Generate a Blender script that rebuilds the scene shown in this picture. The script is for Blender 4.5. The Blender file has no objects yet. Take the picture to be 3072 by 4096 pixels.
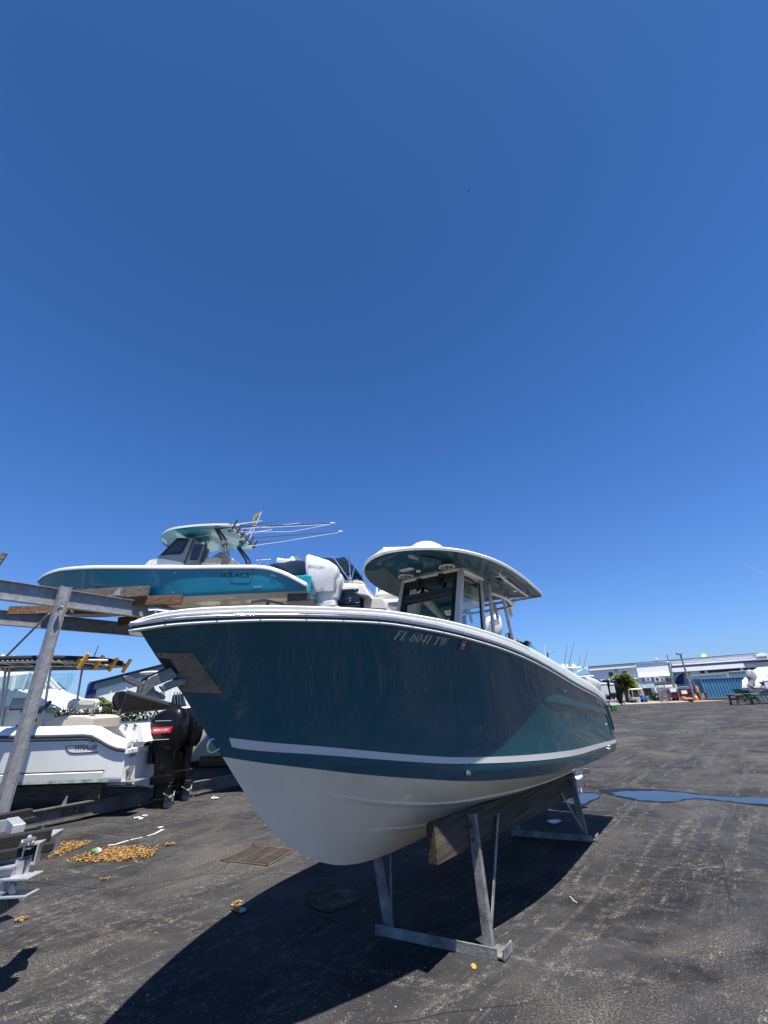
import bpy, math, random
import numpy as np
from mathutils import Vector, Matrix
random.seed(7)
R = math.radians
S = bpy.context.scene

# ------------------------------------------------------------------ camera
CAMH = 1.85; FPX = 1640.0; PITCH = R(24.75); ROLL = R(2.6)
cd = bpy.data.cameras.new("camera"); cam = bpy.data.objects.new("camera", cd); S.collection.objects.link(cam)
cd.sensor_fit = 'HORIZONTAL'; cd.sensor_width = 36.0; cd.lens = 36.0*FPX/3072.0
cd.clip_start = 0.05; cd.clip_end = 3000
cam.matrix_world = Matrix.Translation((0, 0, CAMH)) @ Matrix.Rotation(R(90)+PITCH, 4, 'X') @ Matrix.Rotation(-ROLL, 4, 'Z')
S.camera = cam
S.render.resolution_x = 768; S.render.resolution_y = 1024

# ------------------------------------------------------------------ sky and sun
SUN = Vector((0.175, -0.285, 1.0)).normalized()
W = bpy.data.worlds.new("World"); S.world = W; W.use_nodes = True
nt = W.node_tree; bg = nt.nodes["Background"]
sky = nt.nodes.new("ShaderNodeTexSky"); sky.sky_type = 'NISHITA'; sky.sun_disc = False
sky.sun_elevation = math.asin(SUN.z); sky.sun_rotation = math.atan2(SUN.x, SUN.y)
sky.altitude = 0; sky.air_density = 1.0; sky.dust_density = 0.35; sky.ozone_density = 3.0
# clear-air tint by height above the horizon, as the camera's white balance sees this sky
wtc = nt.nodes.new('ShaderNodeTexCoord'); wsp = nt.nodes.new('ShaderNodeSeparateXYZ'); nt.links.new(wtc.outputs['Generated'], wsp.inputs[0])
wr = nt.nodes.new('ShaderNodeValToRGB'); nt.links.new(wsp.outputs[2], wr.inputs[0])
els = [(0.0, (.28, .40, .70)), (0.08, (.31, .455, .73)), (0.17, (.32, .475, .735)), (0.30, (.30, .48, .76)), (0.5, (.25, .46, .73)), (0.84, (.18, .36, .57)), (1.0, (.165, .33, .51))]
while len(wr.color_ramp.elements) < len(els): wr.color_ramp.elements.new(0.5)
for e_, (p_, c_) in zip(wr.color_ramp.elements, els): e_.position = p_; e_.color = (*c_, 1)
wv = nt.nodes.new('ShaderNodeVectorMath'); wv.operation = 'SCALE'; wv.inputs['Scale'].default_value = 2.0; nt.links.new(wr.outputs[0], wv.inputs[0])
wm = nt.nodes.new('ShaderNodeVectorMath'); wm.operation = 'MULTIPLY'; nt.links.new(sky.outputs[0], wm.inputs[0]); nt.links.new(wv.outputs[0], wm.inputs[1])
nt.links.new(wm.outputs[0], bg.inputs[0]); bg.inputs[1].default_value = 0.053
sd = bpy.data.lights.new("sun", 'SUN'); sd.energy = 5.0; sd.angle = R(0.5); sd.color = (1.0, 0.94, 0.85)
so = bpy.data.objects.new("sun", sd); S.collection.objects.link(so)
so.rotation_euler = SUN.to_track_quat('Z', 'Y').to_euler()
S.view_settings.view_transform = 'Standard'; S.view_settings.look = 'None'
S.view_settings.exposure = 1.0; S.view_settings.gamma = 1.0

# ------------------------------------------------------------------ pixel -> world helpers (photo pixels 3072 x 4096)
def ray(x, y):
    a = (x-1536)/FPX; b = -(y-2048)/FPX
    c, s = math.cos(ROLL), math.sin(ROLL)
    a, b = a*c+b*s, -a*s+b*c
    return Vector((a, math.cos(PITCH)-b*math.sin(PITCH), math.sin(PITCH)+b*math.cos(PITCH)))
def P(x, y, Y):
    d = ray(x, y); return Vector((0, 0, CAMH)) + d*(Y/d.y)
def G(x, y, z=0.0):
    d = ray(x, y); return Vector((0, 0, CAMH)) + d*((z-CAMH)/d.z)

# ------------------------------------------------------------------ object helpers
def link(o): S.collection.objects.link(o); return o
def thing(name, label, cat, loc=(0, 0, 0), rz=0.0, group=None):
    o = link(bpy.data.objects.new(name, None)); o.location = loc; o.rotation_euler = (0, 0, rz)
    o.empty_display_size = 0.2
    o['label'] = label; o['category'] = cat
    if group: o['group'] = group
    return o
def tag(o, label=None, cat=None, group=None, kind=None):
    if label: o['label'] = label
    if cat: o['category'] = cat
    if group: o['group'] = group
    if kind: o['kind'] = kind
    return o
def copy_tree(o, parent=None):
    c = o.copy(); S.collection.objects.link(c)
    if parent: c.parent = parent
    for ch in list(o.children): copy_tree(ch, c)
    return c

class MB:
    def __init__(s): s.v = []; s.f = []
    def add(s, vs, fs):
        b = len(s.v); s.v += [tuple(v) for v in vs]; s.f += [tuple(b+i for i in f) for f in fs]; return s
    def box(s, c, d, rot=None):
        hx, hy, hz = d[0]/2, d[1]/2, d[2]/2
        vs = [Vector((x*hx, y*hy, z*hz)) for x in (-1, 1) for y in (-1, 1) for z in (-1, 1)]
        if rot is not None: vs = [rot @ v for v in vs]
        c = Vector(c)
        return s.add([v+c for v in vs], [(0, 1, 3, 2), (4, 6, 7, 5), (0, 4, 5, 1), (2, 3, 7, 6), (0, 2, 6, 4), (1, 5, 7, 3)])
    def bar(s, a, b, w, h, up=(0, 0, 1)):
        a, b = Vector(a), Vector(b); d = (b-a); L = d.length; d.normalize(); up = Vector(up)
        sd_ = d.cross(up)
        if sd_.length < 1e-4: sd_ = d.cross(Vector((1, 0, 0)))
        sd_.normalize(); u = sd_.cross(d).normalized()
        m = Matrix((d, sd_, u)).transposed()
        return s.box((a+b)/2, (L, w, h), m)
    def tube(s, pts, r, n=8, cap=True):
        pts = [Vector(p) for p in pts]; rings = []
        rr = r if isinstance(r, (list, tuple)) else [r]*len(pts)
        prev = None
        for i, p in enumerate(pts):
            if i == 0: d = pts[1]-p
            elif i == len(pts)-1: d = p-pts[i-1]
            else: d = (pts[i+1]-p).normalized()+(p-pts[i-1]).normalized()
            d.normalize()
            if prev is None:
                a = d.orthogonal().normalized()
            else:
                a = prev-d*prev.dot(d)
                if a.length < 1e-5: a = d.orthogonal()
                a.normalize()
            prev = a; b = d.cross(a)
            rings.append([p+(a*math.cos(2*math.pi*k/n)+b*math.sin(2*math.pi*k/n))*rr[i] for k in range(n)])
        return s.loft(rings, cap)
    def loft(s, rings, cap=True, closed=True):
        n = len(rings[0]); vs = [v for r in rings for v in r]; fs = []
        for i in range(len(rings)-1):
            for k in range(n if closed else n-1):
                k2 = (k+1) % n
                fs.append((i*n+k, i*n+k2, (i+1)*n+k2, (i+1)*n+k))
        if cap:
            fs.append(tuple(range(n))[::-1]); fs.append(tuple((len(rings)-1)*n+k for k in range(n)))
        return s.add(vs, fs)
    def grid(s, rows):
        n = len(rows[0]); vs = [v for r in rows for v in r]
        return s.add(vs, [(i*n+k, i*n+k+1, (i+1)*n+k+1, (i+1)*n+k) for i in range(len(rows)-1) for k in range(n-1)])
    def prism(s, poly, off):
        poly = [Vector(p) for p in poly]; off = Vector(off); n = len(poly)
        vs = poly+[p+off for p in poly]
        return s.add(vs, [tuple(range(n))[::-1], tuple(range(n, 2*n))]+[(k, (k+1) % n, n+(k+1) % n, n+k) for k in range(n)])
    def sphere(s, c, r, n=12, m=8, zmin=-1):
        c = Vector(c); r = Vector(r) if not isinstance(r, (int, float)) else Vector((r, r, r))
        rings = []
        for i in range(m+1):
            a = -math.pi/2+math.pi*i/m
            if math.sin(a) < zmin: a = math.asin(zmin)
            ca, sa = max(math.cos(a), 1e-3), math.sin(a)
            rings.append([c+Vector((r.x*ca*math.cos(2*math.pi*k/n), r.y*ca*math.sin(2*math.pi*k/n), r.z*sa)) for k in range(n)])
        return s.loft(rings)
    def build(s, name, m, parent=None, smooth=None, bevel=0.0, seg=2, clean=True):
        me = bpy.data.meshes.new(name); me.from_pydata(s.v, [], s.f)
        import bmesh
        bm = bmesh.new(); bm.from_mesh(me)
        if clean: bmesh.ops.remove_doubles(bm, verts=bm.verts, dist=1e-5)
        bmesh.ops.recalc_face_normals(bm, faces=bm.faces)
        bm.to_mesh(me); bm.free()
        me.materials.append(m)
        if smooth is not None:
            me.polygons.foreach_set('use_smooth', [True]*len(me.polygons)); me.set_sharp_from_angle(angle=R(smooth))
        o = link(bpy.data.objects.new(name, me))
        if parent: o.parent = parent
        if bevel > 0:
            b = o.modifiers.new('bevel', 'BEVEL'); b.width = bevel; b.segments = seg; b.limit_method = 'ANGLE'; b.angle_limit = R(40)
            if smooth is None:
                me.polygons.foreach_set('use_smooth', [True]*len(me.polygons)); b.harden_normals = True
        return o

def text2d(txt, size=1.0, shear=0.0, bold=0.0, spacing=1.0):
    c = bpy.data.curves.new('t', 'FONT'); c.body = txt; c.size = size; c.shear = shear; c.offset = bold; c.space_character = spacing
    o = bpy.data.objects.new('t', c); S.collection.objects.link(o)
    dg = bpy.context.evaluated_depsgraph_get(); me = bpy.data.meshes.new_from_object(o.evaluated_get(dg))
    vs = [(v.co.x, v.co.y) for v in me.vertices]; fs = [tuple(p.vertices) for p in me.polygons]
    bpy.data.objects.remove(o); bpy.data.curves.remove(c); bpy.data.meshes.remove(me)
    return vs, fs
def text_obj(txt, fn, width, m, parent, name='lettering', height=None, **k):
    vs, fs = text2d(txt, 1.0, **k)
    x0 = min(v[0] for v in vs); x1 = max(v[0] for v in vs); y0 = min(v[1] for v in vs); y1 = max(v[1] for v in vs)
    sx = width/(x1-x0); sy = sx if height is None else height/(y1-y0)
    mb = MB(); mb.add([fn((v[0]-x0)*sx, (v[1]-y0)*sy) for v in vs], fs)
    return mb.build(name, m, parent, clean=False)

def pchip(tab):
    x = np.array([t[0] for t in tab], float); y = np.array([t[1] for t in tab], float)
    h = np.diff(x); d = np.diff(y)/h; m = np.zeros(len(x)); m[0] = d[0]; m[-1] = d[-1]
    for i in range(1, len(x)-1):
        if d[i-1]*d[i] > 0:
            w1 = 2*h[i]+h[i-1]; w2 = h[i]+2*h[i-1]; m[i] = (w1+w2)/(w1/d[i-1]+w2/d[i])
    def f(u):
        u = min(max(u, x[0]), x[-1]); i = int(min(max(np.searchsorted(x, u)-1, 0), len(x)-2))
        t = (u-x[i])/h[i]
        return float((1+2*t)*(1-t)**2*y[i]+t*(1-t)**2*h[i]*m[i]+t*t*(3-2*t)*y[i+1]+t*t*(t-1)*h[i]*m[i+1])
    return f
def sstep(a, b, x):
    t = min(max((x-a)/(b-a), 0), 1); return t*t*(3-2*t)

# ------------------------------------------------------------------ materials
def mat(name, col, rough=0.5, metal=0.0, coat=0.0, var=0.0, vscale=3.0, bump=0.0, bscale=40.0, stretch=(1, 1, 1), col2=None, spec=0.5, emit=None, rvar=0.0):
    m = bpy.data.materials.new(name); m.use_nodes = True; n = m.node_tree; b = n.nodes["Principled BSDF"]
    b.inputs['Base Color'].default_value = (*col, 1); b.inputs['Roughness'].default_value = rough
    b.inputs['Metallic'].default_value = metal; b.inputs['Coat Weight'].default_value = coat; b.inputs['Coat Roughness'].default_value = 0.03
    b.inputs['Specular IOR Level'].default_value = spec
    tc = n.nodes.new('ShaderNodeTexCoord'); mp = n.nodes.new('ShaderNodeMapping'); mp.inputs['Scale'].default_value = stretch
    n.links.new(tc.outputs['Object'], mp.inputs['Vector'])
    if var or rvar:
        t = n.nodes.new('ShaderNodeTexNoise'); t.inputs['Scale'].default_value = vscale; t.inputs['Detail'].default_value = 6; t.inputs['Roughness'].default_value = 0.62
        n.links.new(mp.outputs[0], t.inputs['Vector'])
        r = n.nodes.new('ShaderNodeMapRange'); r.inputs[1].default_value = 0.3; r.inputs[2].default_value = 0.72
        n.links.new(t.outputs[0], r.inputs[0])
        if var:
            mx = n.nodes.new('ShaderNodeMix'); mx.data_type = 'RGBA'
            c2 = col2 if col2 else tuple(c*(1-var) for c in col)
            mx.inputs[6].default_value = (*c2, 1); mx.inputs[7].default_value = (*col, 1)
            n.links.new(r.outputs[0], mx.inputs[0]); n.links.new(mx.outputs[2], b.inputs['Base Color'])
        if rvar:
            r2 = n.nodes.new('ShaderNodeMapRange'); r2.inputs[1].default_value = 0.3; r2.inputs[2].default_value = 0.72
            r2.inputs[3].default_value = rough+rvar; r2.inputs[4].default_value = rough
            n.links.new(t.outputs[0], r2.inputs[0]); n.links.new(r2.outputs[0], b.inputs['Roughness'])
    if bump:
        t = n.nodes.new('ShaderNodeTexNoise'); t.inputs['Scale'].default_value = bscale; t.inputs['Detail'].default_value = 5
        n.links.new(mp.outputs[0], t.inputs['Vector'])
        bp = n.nodes.new('ShaderNodeBump'); bp.inputs['Strength'].default_value = bump; bp.inputs['Distance'].default_value = 0.02
        n.links.new(t.outputs[0], bp.inputs['Height']); n.links.new(bp.outputs[0], b.inputs['Normal'])
    if emit:
        b.inputs['Emission Color'].default_value = (*emit, 1); b.inputs['Emission Strength'].default_value = 1
    return m

def wood_mat(name, dark, light):
    m = bpy.data.materials.new(name); m.use_nodes = True; n = m.node_tree; b = n.nodes["Principled BSDF"]
    b.inputs['Roughness'].default_value = 0.85
    tc = n.nodes.new('ShaderNodeTexCoord'); mp = n.nodes.new('ShaderNodeMapping'); mp.inputs['Scale'].default_value = (0.22, 7, 7)
    n.links.new(tc.outputs['Object'], mp.inputs[0])
    t = n.nodes.new('ShaderNodeTexNoise'); t.inputs['Scale'].default_value = 1.6; t.inputs['Detail'].default_value = 3
    n.links.new(mp.outputs[0], t.inputs[0])
    m1 = n.nodes.new('ShaderNodeMath'); m1.operation = 'MULTIPLY'; m1.inputs[1].default_value = 30
    n.links.new(t.outputs[0], m1.inputs[0])
    sn = n.nodes.new('ShaderNodeMath'); sn.operation = 'SINE'; n.links.new(m1.outputs[0], sn.inputs[0])
    t2 = n.nodes.new('ShaderNodeTexNoise'); t2.inputs['Scale'].default_value = 8; t2.inputs['Detail'].default_value = 8
    n.links.new(mp.outputs[0], t2.inputs[0])
    a = n.nodes.new('ShaderNodeMath'); a.operation = 'MULTIPLY_ADD'; a.inputs[1].default_value = 0.09; n.links.new(sn.outputs[0], a.inputs[0]); n.links.new(t2.outputs[0], a.inputs[2])
    r = n.nodes.new('ShaderNodeValToRGB'); r.color_ramp.elements[0].position = 0.28; r.color_ramp.elements[1].position = 0.78
    r.color_ramp.elements[0].color = (*dark, 1); r.color_ramp.elements[1].color = (*light, 1)
    n.links.new(a.outputs[0], r.inputs[0]); n.links.new(r.outputs[0], b.inputs['Base Color'])
    bp = n.nodes.new('ShaderNodeBump'); bp.inputs['Strength'].default_value = 0.5; bp.inputs['Distance'].default_value = 0.006
    n.links.new(a.outputs[0], bp.inputs['Height']); n.links.new(bp.outputs[0], b.inputs['Normal'])
    return m

def gel_mat(name, col, dusty, streak=0.25):
    """glossy gelcoat with vertical run marks and a film of dust"""
    m = bpy.data.materials.new(name); m.use_nodes = True; n = m.node_tree; b = n.nodes["Principled BSDF"]
    b.inputs['Coat Weight'].default_value = 1.0; b.inputs['Coat Roughness'].default_value = 0.012; b.inputs['Coat IOR'].default_value = 1.5
    b.inputs['Specular IOR Level'].default_value = 0.08
    tc = n.nodes.new('ShaderNodeTexCoord')
    mp = n.nodes.new('ShaderNodeMapping'); mp.inputs['Scale'].default_value = (9, 9, 0.5); n.links.new(tc.outputs['Object'], mp.inputs[0])
    t = n.nodes.new('ShaderNodeTexNoise'); t.inputs['Scale'].default_value = 2.2; t.inputs['Detail'].default_value = 5; n.links.new(mp.outputs[0], t.inputs[0])
    r = n.nodes.new('ShaderNodeMapRange'); r.inputs[1].default_value = 0.52; r.inputs[2].default_value = 0.85; r.inputs[4].default_value = streak
    n.links.new(t.outputs[0], r.inputs[0])
    t2 = n.nodes.new('ShaderNodeTexNoise'); t2.inputs['Scale'].default_value = 1.3; t2.inputs['Detail'].default_value = 7; n.links.new(tc.outputs['Object'], t2.inputs[0])
    mu = n.nodes.new('ShaderNodeMath'); mu.operation = 'MULTIPLY'; n.links.new(r.outputs[0], mu.inputs[0]); n.links.new(t2.outputs[0], mu.inputs[1])
    mx = n.nodes.new('ShaderNodeMix'); mx.data_type = 'RGBA'; mx.inputs[6].default_value = (*col, 1); mx.inputs[7].default_value = (*dusty, 1)
    n.links.new(mu.outputs[0], mx.inputs[0]); n.links.new(mx.outputs[2], b.inputs['Base Color'])
    r3 = n.nodes.new('ShaderNodeMapRange'); r3.inputs[3].default_value = 0.25; r3.inputs[4].default_value = 0.6; n.links.new(t2.outputs[0], r3.inputs[0]); n.links.new(r3.outputs[0], b.inputs['Roughness'])
    # faint waviness of laminated glassfibre
    t4 = n.nodes.new('ShaderNodeTexNoise'); t4.inputs['Scale'].default_value = 2.0; t4.inputs['Detail'].default_value = 1; n.links.new(tc.outputs['Object'], t4.inputs[0])
    bp = n.nodes.new('ShaderNodeBump'); bp.inputs['Strength'].default_value = 0.12; bp.inputs['Distance'].default_value = 0.01
    n.links.new(t4.outputs[0], bp.inputs['Height']); n.links.new(bp.outputs[0], b.inputs['Coat Normal'])
    return m

def glass_mat(name, tint=(0.8, 0.9, 0.9), mixf=0.12, rough=0.02):
    m = bpy.data.materials.new(name); m.use_nodes = True; n = m.node_tree
    n.nodes.remove(n.nodes["Principled BSDF"]); out = n.nodes["Material Output"]
    tr = n.nodes.new('ShaderNodeBsdfTransparent'); tr.inputs[0].default_value = (*tint, 1)
    gl = n.nodes.new('ShaderNodeBsdfGlossy'); gl.inputs['Roughness'].default_value = rough
    lw = n.nodes.new('ShaderNodeLayerWeight'); lw.inputs[0].default_value = 0.35
    ad = n.nodes.new('ShaderNodeMath'); ad.operation = 'ADD'; ad.inputs[1].default_value = mixf; n.links.new(lw.outputs['Fresnel'], ad.inputs[0]); ad.use_clamp = True
    mx = n.nodes.new('ShaderNodeMixShader'); n.links.new(ad.outputs[0], mx.inputs[0]); n.links.new(tr.outputs[0], mx.inputs[1]); n.links.new(gl.outputs[0], mx.inputs[2])
    n.links.new(mx.outputs[0], out.inputs[0]); return m

M = {}
M['teal'] = gel_mat('dark teal gelcoat', (0.002, 0.074, 0.106), (0.06, 0.12, 0.14), 0.012)
M['tealtop'] = mat('dark teal hardtop gelcoat', (0.008, 0.052, 0.082), 0.3, spec=0.1, coat=0.9, var=0.15, vscale=2)
M['turq'] = mat('turquoise gelcoat', (0.006, 0.26, 0.38), 0.3, coat=0.5, var=0.15, vscale=1.5)
M['white'] = mat('white gelcoat', (0.78, 0.78, 0.75), 0.3, coat=0.5, var=0.10, vscale=2.5)
M['bottom'] = mat('beige bottom gelcoat', (0.82, 0.76, 0.63), 0.30, coat=0.35, var=0.18, vscale=1.6, rvar=0.2)
M['stripe'] = mat('pale grey stripe', (0.62, 0.62, 0.60), 0.35, coat=0.5, var=0.06)
M['offwhite'] = mat('off white moulding', (0.62, 0.60, 0.54), 0.4, coat=0.2, var=0.12, vscale=5)
M['greywhite'] = mat('powder coated pipe', (0.50, 0.50, 0.47), 0.4, coat=0.3, var=0.08, vscale=6)
M['chrome'] = mat('polished stainless', (0.72, 0.73, 0.74), 0.12, 1.0, rvar=0.15, vscale=6)
M['steelplate'] = mat('scratched stainless plate', (0.27, 0.265, 0.25), 0.34, 0.85, rvar=0.25, vscale=14, var=0.4, bump=0.2, bscale=60)
M['galv'] = mat('galvanised steel', (0.36, 0.37, 0.39), 0.55, 0.35, var=0.45, vscale=9, bump=0.15, bscale=50)
M['galvold'] = mat('weathered galvanised steel', (0.34, 0.34, 0.33), 0.65, 0.3, var=0.55, vscale=7, bump=0.2, bscale=50, col2=(0.1, 0.1, 0.095))
M['black'] = mat('black plastic', (0.012, 0.012, 0.013), 0.4, var=0.3)
M['blackgloss'] = mat('black cowl paint', (0.004, 0.004, 0.005), 0.3, coat=0.35, spec=0.2, var=0.3, vscale=4, rvar=0.15)
M['canvasblack'] = mat('black canvas', (0.014, 0.014, 0.016), 0.85, bump=0.3, bscale=90)
M['canvasnavy'] = mat('navy canvas', (0.012, 0.07, 0.17), 0.85, var=0.3, vscale=3, bump=0.3, bscale=30)
M['navy'] = mat('navy hull gelcoat', (0.012, 0.03, 0.10), 0.2, coat=0.7, var=0.2)
M['glass'] = glass_mat('clear glass')
M['darkglass'] = mat('tinted glass', (0.02, 0.03, 0.035), 0.08, coat=0.6)
M['orange'] = mat('orange plastic', (0.75, 0.33, 0.03), 0.45, var=0.2)
M['red'] = mat('red label', (0.6, 0.02, 0.04), 0.4)
M['purple'] = mat('purple sticker', (0.03, 0.015, 0.14), 0.4)
M['gold'] = mat('gold sticker', (0.65, 0.38, 0.03), 0.4)
M['letter'] = mat('grey vinyl lettering', (0.5, 0.5, 0.47), 0.4)
M['darkletter'] = mat('dark vinyl lettering', (0.02, 0.022, 0.025), 0.4)
M['midgrey'] = mat('mid grey moulding', (0.30, 0.31, 0.32), 0.45, var=0.15)
M['seat'] = mat('beige upholstery', (0.55, 0.50, 0.42), 0.6, var=0.15, vscale=8, bump=0.2, bscale=30)
M['dkgrey'] = mat('dark grey powder coat', (0.07, 0.072, 0.075), 0.45, var=0.2)
M['cream'] = mat('cream gelcoat', (0.62, 0.56, 0.34), 0.4, coat=0.4, var=0.15)
M['woodgrey'] = wood_mat('weathered timber', (0.05, 0.042, 0.034), (0.24, 0.20, 0.155))
M['woodbrown'] = wood_mat('brown timber', (0.06, 0.028, 0.014), (0.26, 0.14, 0.075))
M['wooddark'] = wood_mat('dark timber', (0.014, 0.011, 0.008), (0.095, 0.070, 0.047))  # darker brown timber for the stand planks and low bunks
M['rust'] = mat('rusty steel', (0.16, 0.06, 0.03), 0.8, var=0.5, vscale=10)
M['green'] = mat('green plastic', (0.01, 0.16, 0.07), 0.45, var=0.2)
M['wall'] = mat('white painted wall', (0.92, 0.92, 0.90), 0.7, var=0.05, vscale=0.6, bump=0.1, bscale=4)
M['paleblue_shade'] = mat('pale blue paint and recess shade', (0.42, 0.55, 0.62), 0.6, var=0.15, vscale=1)  # fascia paint; on the recess wall this tone stands for shade
M['navypaint'] = mat('navy painted band', (0.02, 0.03, 0.13), 0.6)
M['contblue'] = mat('blue container paint', (0.06, 0.21, 0.36), 0.5, var=0.25, vscale=1.2)
M['leaf'] = mat('palm leaf', (0.12, 0.18, 0.03), 0.5, var=0.5, vscale=3)
M['leafdark'] = mat('hedge leaf', (0.028, 0.055, 0.012), 0.7, spec=0.15, var=0.6, vscale=2)
M['bark'] = mat('palm bark', (0.16, 0.13, 0.10), 0.9, var=0.5, vscale=8)
M['tyre'] = mat('tyre rubber', (0.02, 0.02, 0.02), 0.8)
M['carred'] = mat('dark red car paint', (0.09, 0.008, 0.012), 0.25, coat=1)
M['yellow'] = mat('yellow flag cloth', (0.65, 0.62, 0.12), 0.7, var=0.2)
M['sail'] = mat('blue paint', (0.02, 0.12, 0.45), 0.35, coat=0.5)

# ------------------------------------------------------------------ ground
AZ = R(35.7); E3 = Vector((math.sin(AZ), math.cos(AZ), 0)); N3 = Vector((math.cos(AZ), -math.sin(AZ), 0))
def ground_mat():
    m = bpy.data.materials.new('worn asphalt'); m.use_nodes = True; n = m.node_tree; b = n.nodes["Principled BSDF"]
    N = n.nodes.new; Lk = n.links.new
    geo = N('ShaderNodeNewGeometry')
    def noise(scale, detail=6, rot=0, st=(1, 1, 1), rough=0.6, dist=0):
        mp = N('ShaderNodeMapping'); mp.vector_type = 'TEXTURE'; mp.inputs['Rotation'].default_value = (0, 0, rot); mp.inputs['Scale'].default_value = tuple(1/q for q in st)
        Lk(geo.outputs['Position'], mp.inputs[0])
        t = N('ShaderNodeTexNoise'); t.inputs['Scale'].default_value = scale; t.inputs['Detail'].default_value = detail; t.inputs['Roughness'].default_value = rough; t.inputs['Distortion'].default_value = dist
        Lk(mp.outputs[0], t.inputs[0]); return t.outputs[0]
    def rng(x, a, c, lo=0, hi=1):
        r = N('ShaderNodeMapRange'); r.inputs[1].default_value = a; r.inputs[2].default_value = c; r.inputs[3].default_value = lo; r.inputs[4].default_value = hi; Lk(x, r.inputs[0]); return r.outputs[0]
    def mth(op, x, y=None):
        k = N('ShaderNodeMath'); k.operation = op
        for i, v in enumerate((x, y)):
            if v is None: continue
            if isinstance(v, (int, float)): k.inputs[i].default_value = v
            else: Lk(v, k.inputs[i])
        return k.outputs[0]
    def mix(f, a, c):
        k = N('ShaderNodeMix'); k.data_type = 'RGBA'
        if isinstance(f, (int, float)): k.inputs[0].default_value = f
        else: Lk(f, k.inputs[0])
        for i, v in ((6, a), (7, c)):
            if isinstance(v, tuple): k.inputs[i].default_value = (*v, 1)
            else: Lk(v, k.inputs[i])
        return k.outputs[2]
    base = mix(rng(noise(0.45, 8, 0.5, (1, 2.2, 1), 0.7), 0.38, 0.66), (0.008, 0.0095, 0.013), (0.030, 0.032, 0.037))
    base = mix(rng(noise(70, 3), 0.35, 0.75), base, mix(0.22, base, (0.06, 0.058, 0.054)))
    # tan sand dragged along by tyres
    patch = rng(noise(0.33, 6, 0.9, (1, 1.6, 1), 0.65, 0.6), 0.47, 0.66)
    near = rng(noise(1.1, 10, 0.87, (0.35, 4.5, 1), 0.78, 0.5), 0.49, 0.60)
    near2 = rng(noise(0.8, 10, -0.45, (0.35, 4.5, 1), 0.78, 0.5), 0.51, 0.64)
    grit = rng(noise(60, 4, 0, (1, 1, 1), 0.85), 0.47, 0.58)
    gritb = rng(noise(9, 7, 0.3, (1, 1.4, 1), 0.8), 0.46, 0.58)
    lines = mth('MULTIPLY', mth('MAXIMUM', near, near2), mth('MULTIPLY', grit, gritb))
    sand = mth('MAXIMUM', mth('MULTIPLY', lines, 1.0), mth('MULTIPLY', mth('MULTIPLY', patch, grit), 0.5))
    base = mix(sand, base, (0.29, 0.26, 0.215))
    # brown dust in the distance
    dust = mth('MULTIPLY', rng(noise(0.07, 8, 0.2, (1, 3, 1), 0.7, 1.2), 0.42, 0.62), rng(noise(0.9, 8, 0.1, (1, 3, 1), 0.7), 0.35, 0.65))
    base = mix(mth('MULTIPLY', dust, 0.36), base, (0.09, 0.08, 0.07))
    # specks of limestone
    v = N('ShaderNodeTexVoronoi'); v.inputs['Scale'].default_value = 48; Lk(geo.outputs['Position'], v.inputs[0])
    sz = rng(noise(1.1, 5), 0.35, 0.7, 0.05, 0.26)
    sp = mth('LESS_THAN', v.outputs['Distance'], sz)
    base = mix(mth('MULTIPLY', sp, 0.40), base, (0.22, 0.20, 0.16))
    v2 = N('ShaderNodeTexVoronoi'); v2.inputs['Scale'].default_value = 3.1; Lk(geo.outputs['Position'], v2.inputs[0])
    sp2 = mth('LESS_THAN', v2.outputs['Distance'], 0.028)
    base = mix(mth('MULTIPLY', sp2, 0.45), base, (0.45, 0.42, 0.36))
    oil = mth('MULTIPLY', rng(noise(0.55, 5, 1.3, (1, 1, 1), 0.6, 0.8), 0.58, 0.66), rng(noise(3.0, 4), 0.3, 0.6))
    base = mix(mth('MULTIPLY', oil, 0.75), base, (0.005, 0.005, 0.006))
    # scrape arcs left by a swinging trailer
    sep = N('ShaderNodeSeparateXYZ'); Lk(geo.outputs['Position'], sep.inputs[0])
    def arc(cx, cy, r, w, amp, xmin=None):
        dx = mth('SUBTRACT', sep.outputs[0], cx); dy = mth('SUBTRACT', sep.outputs[1], cy)
        d = mth('SQRT', mth('ADD', mth('MULTIPLY', dx, dx), mth('MULTIPLY', dy, dy)))
        wob = mth('MULTIPLY', noise(1.5, 3), 0.05)
        q = mth('ABSOLUTE', mth('SUBTRACT', mth('ADD', d, wob), r))
        f = mth('MULTIPLY', mth('MULTIPLY', rng(q, 0.0, w, 1, 0), rng(sep.outputs[1], 5.6, 6.6, 1, 0)), rng(noise(11, 6, 0, (1, 1, 1), 0.8), 0.42, 0.6))
        if xmin is not None: f = mth('MULTIPLY', f, rng(sep.outputs[0], xmin, xmin+0.6))
        return mth('MULTIPLY', f, amp)
    f = arc(-3.06, 9.40, 6.42, 0.035, 0.26, -0.2)
    base = mix(f, base, (0.26, 0.245, 0.21))
    # dark cracks
    mpc = N('ShaderNodeMapping'); mpc.inputs['Scale'].default_value = (0.28, 0.42, 1); mpc.inputs['Rotation'].default_value = (0, 0, 0.7)
    nz = N('ShaderNodeTexNoise'); nz.inputs['Scale'].default_value = 2.5; nz.inputs['Detail'].default_value = 5; Lk(geo.outputs['Position'], nz.inputs[0])
    va = N('ShaderNodeMix'); va.data_type = 'VECTOR'; va.inputs[0].default_value = 0.12; Lk(geo.outputs['Position'], va.inputs[4]); Lk(nz.outputs['Color'], va.inputs[5])
    Lk(va.outputs[1], mpc.inputs[0])
    vc = N('ShaderNodeTexVoronoi'); vc.feature = 'DISTANCE_TO_EDGE'; vc.inputs['Scale'].default_value = 1.0; Lk(mpc.outputs[0], vc.inputs[0])
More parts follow.
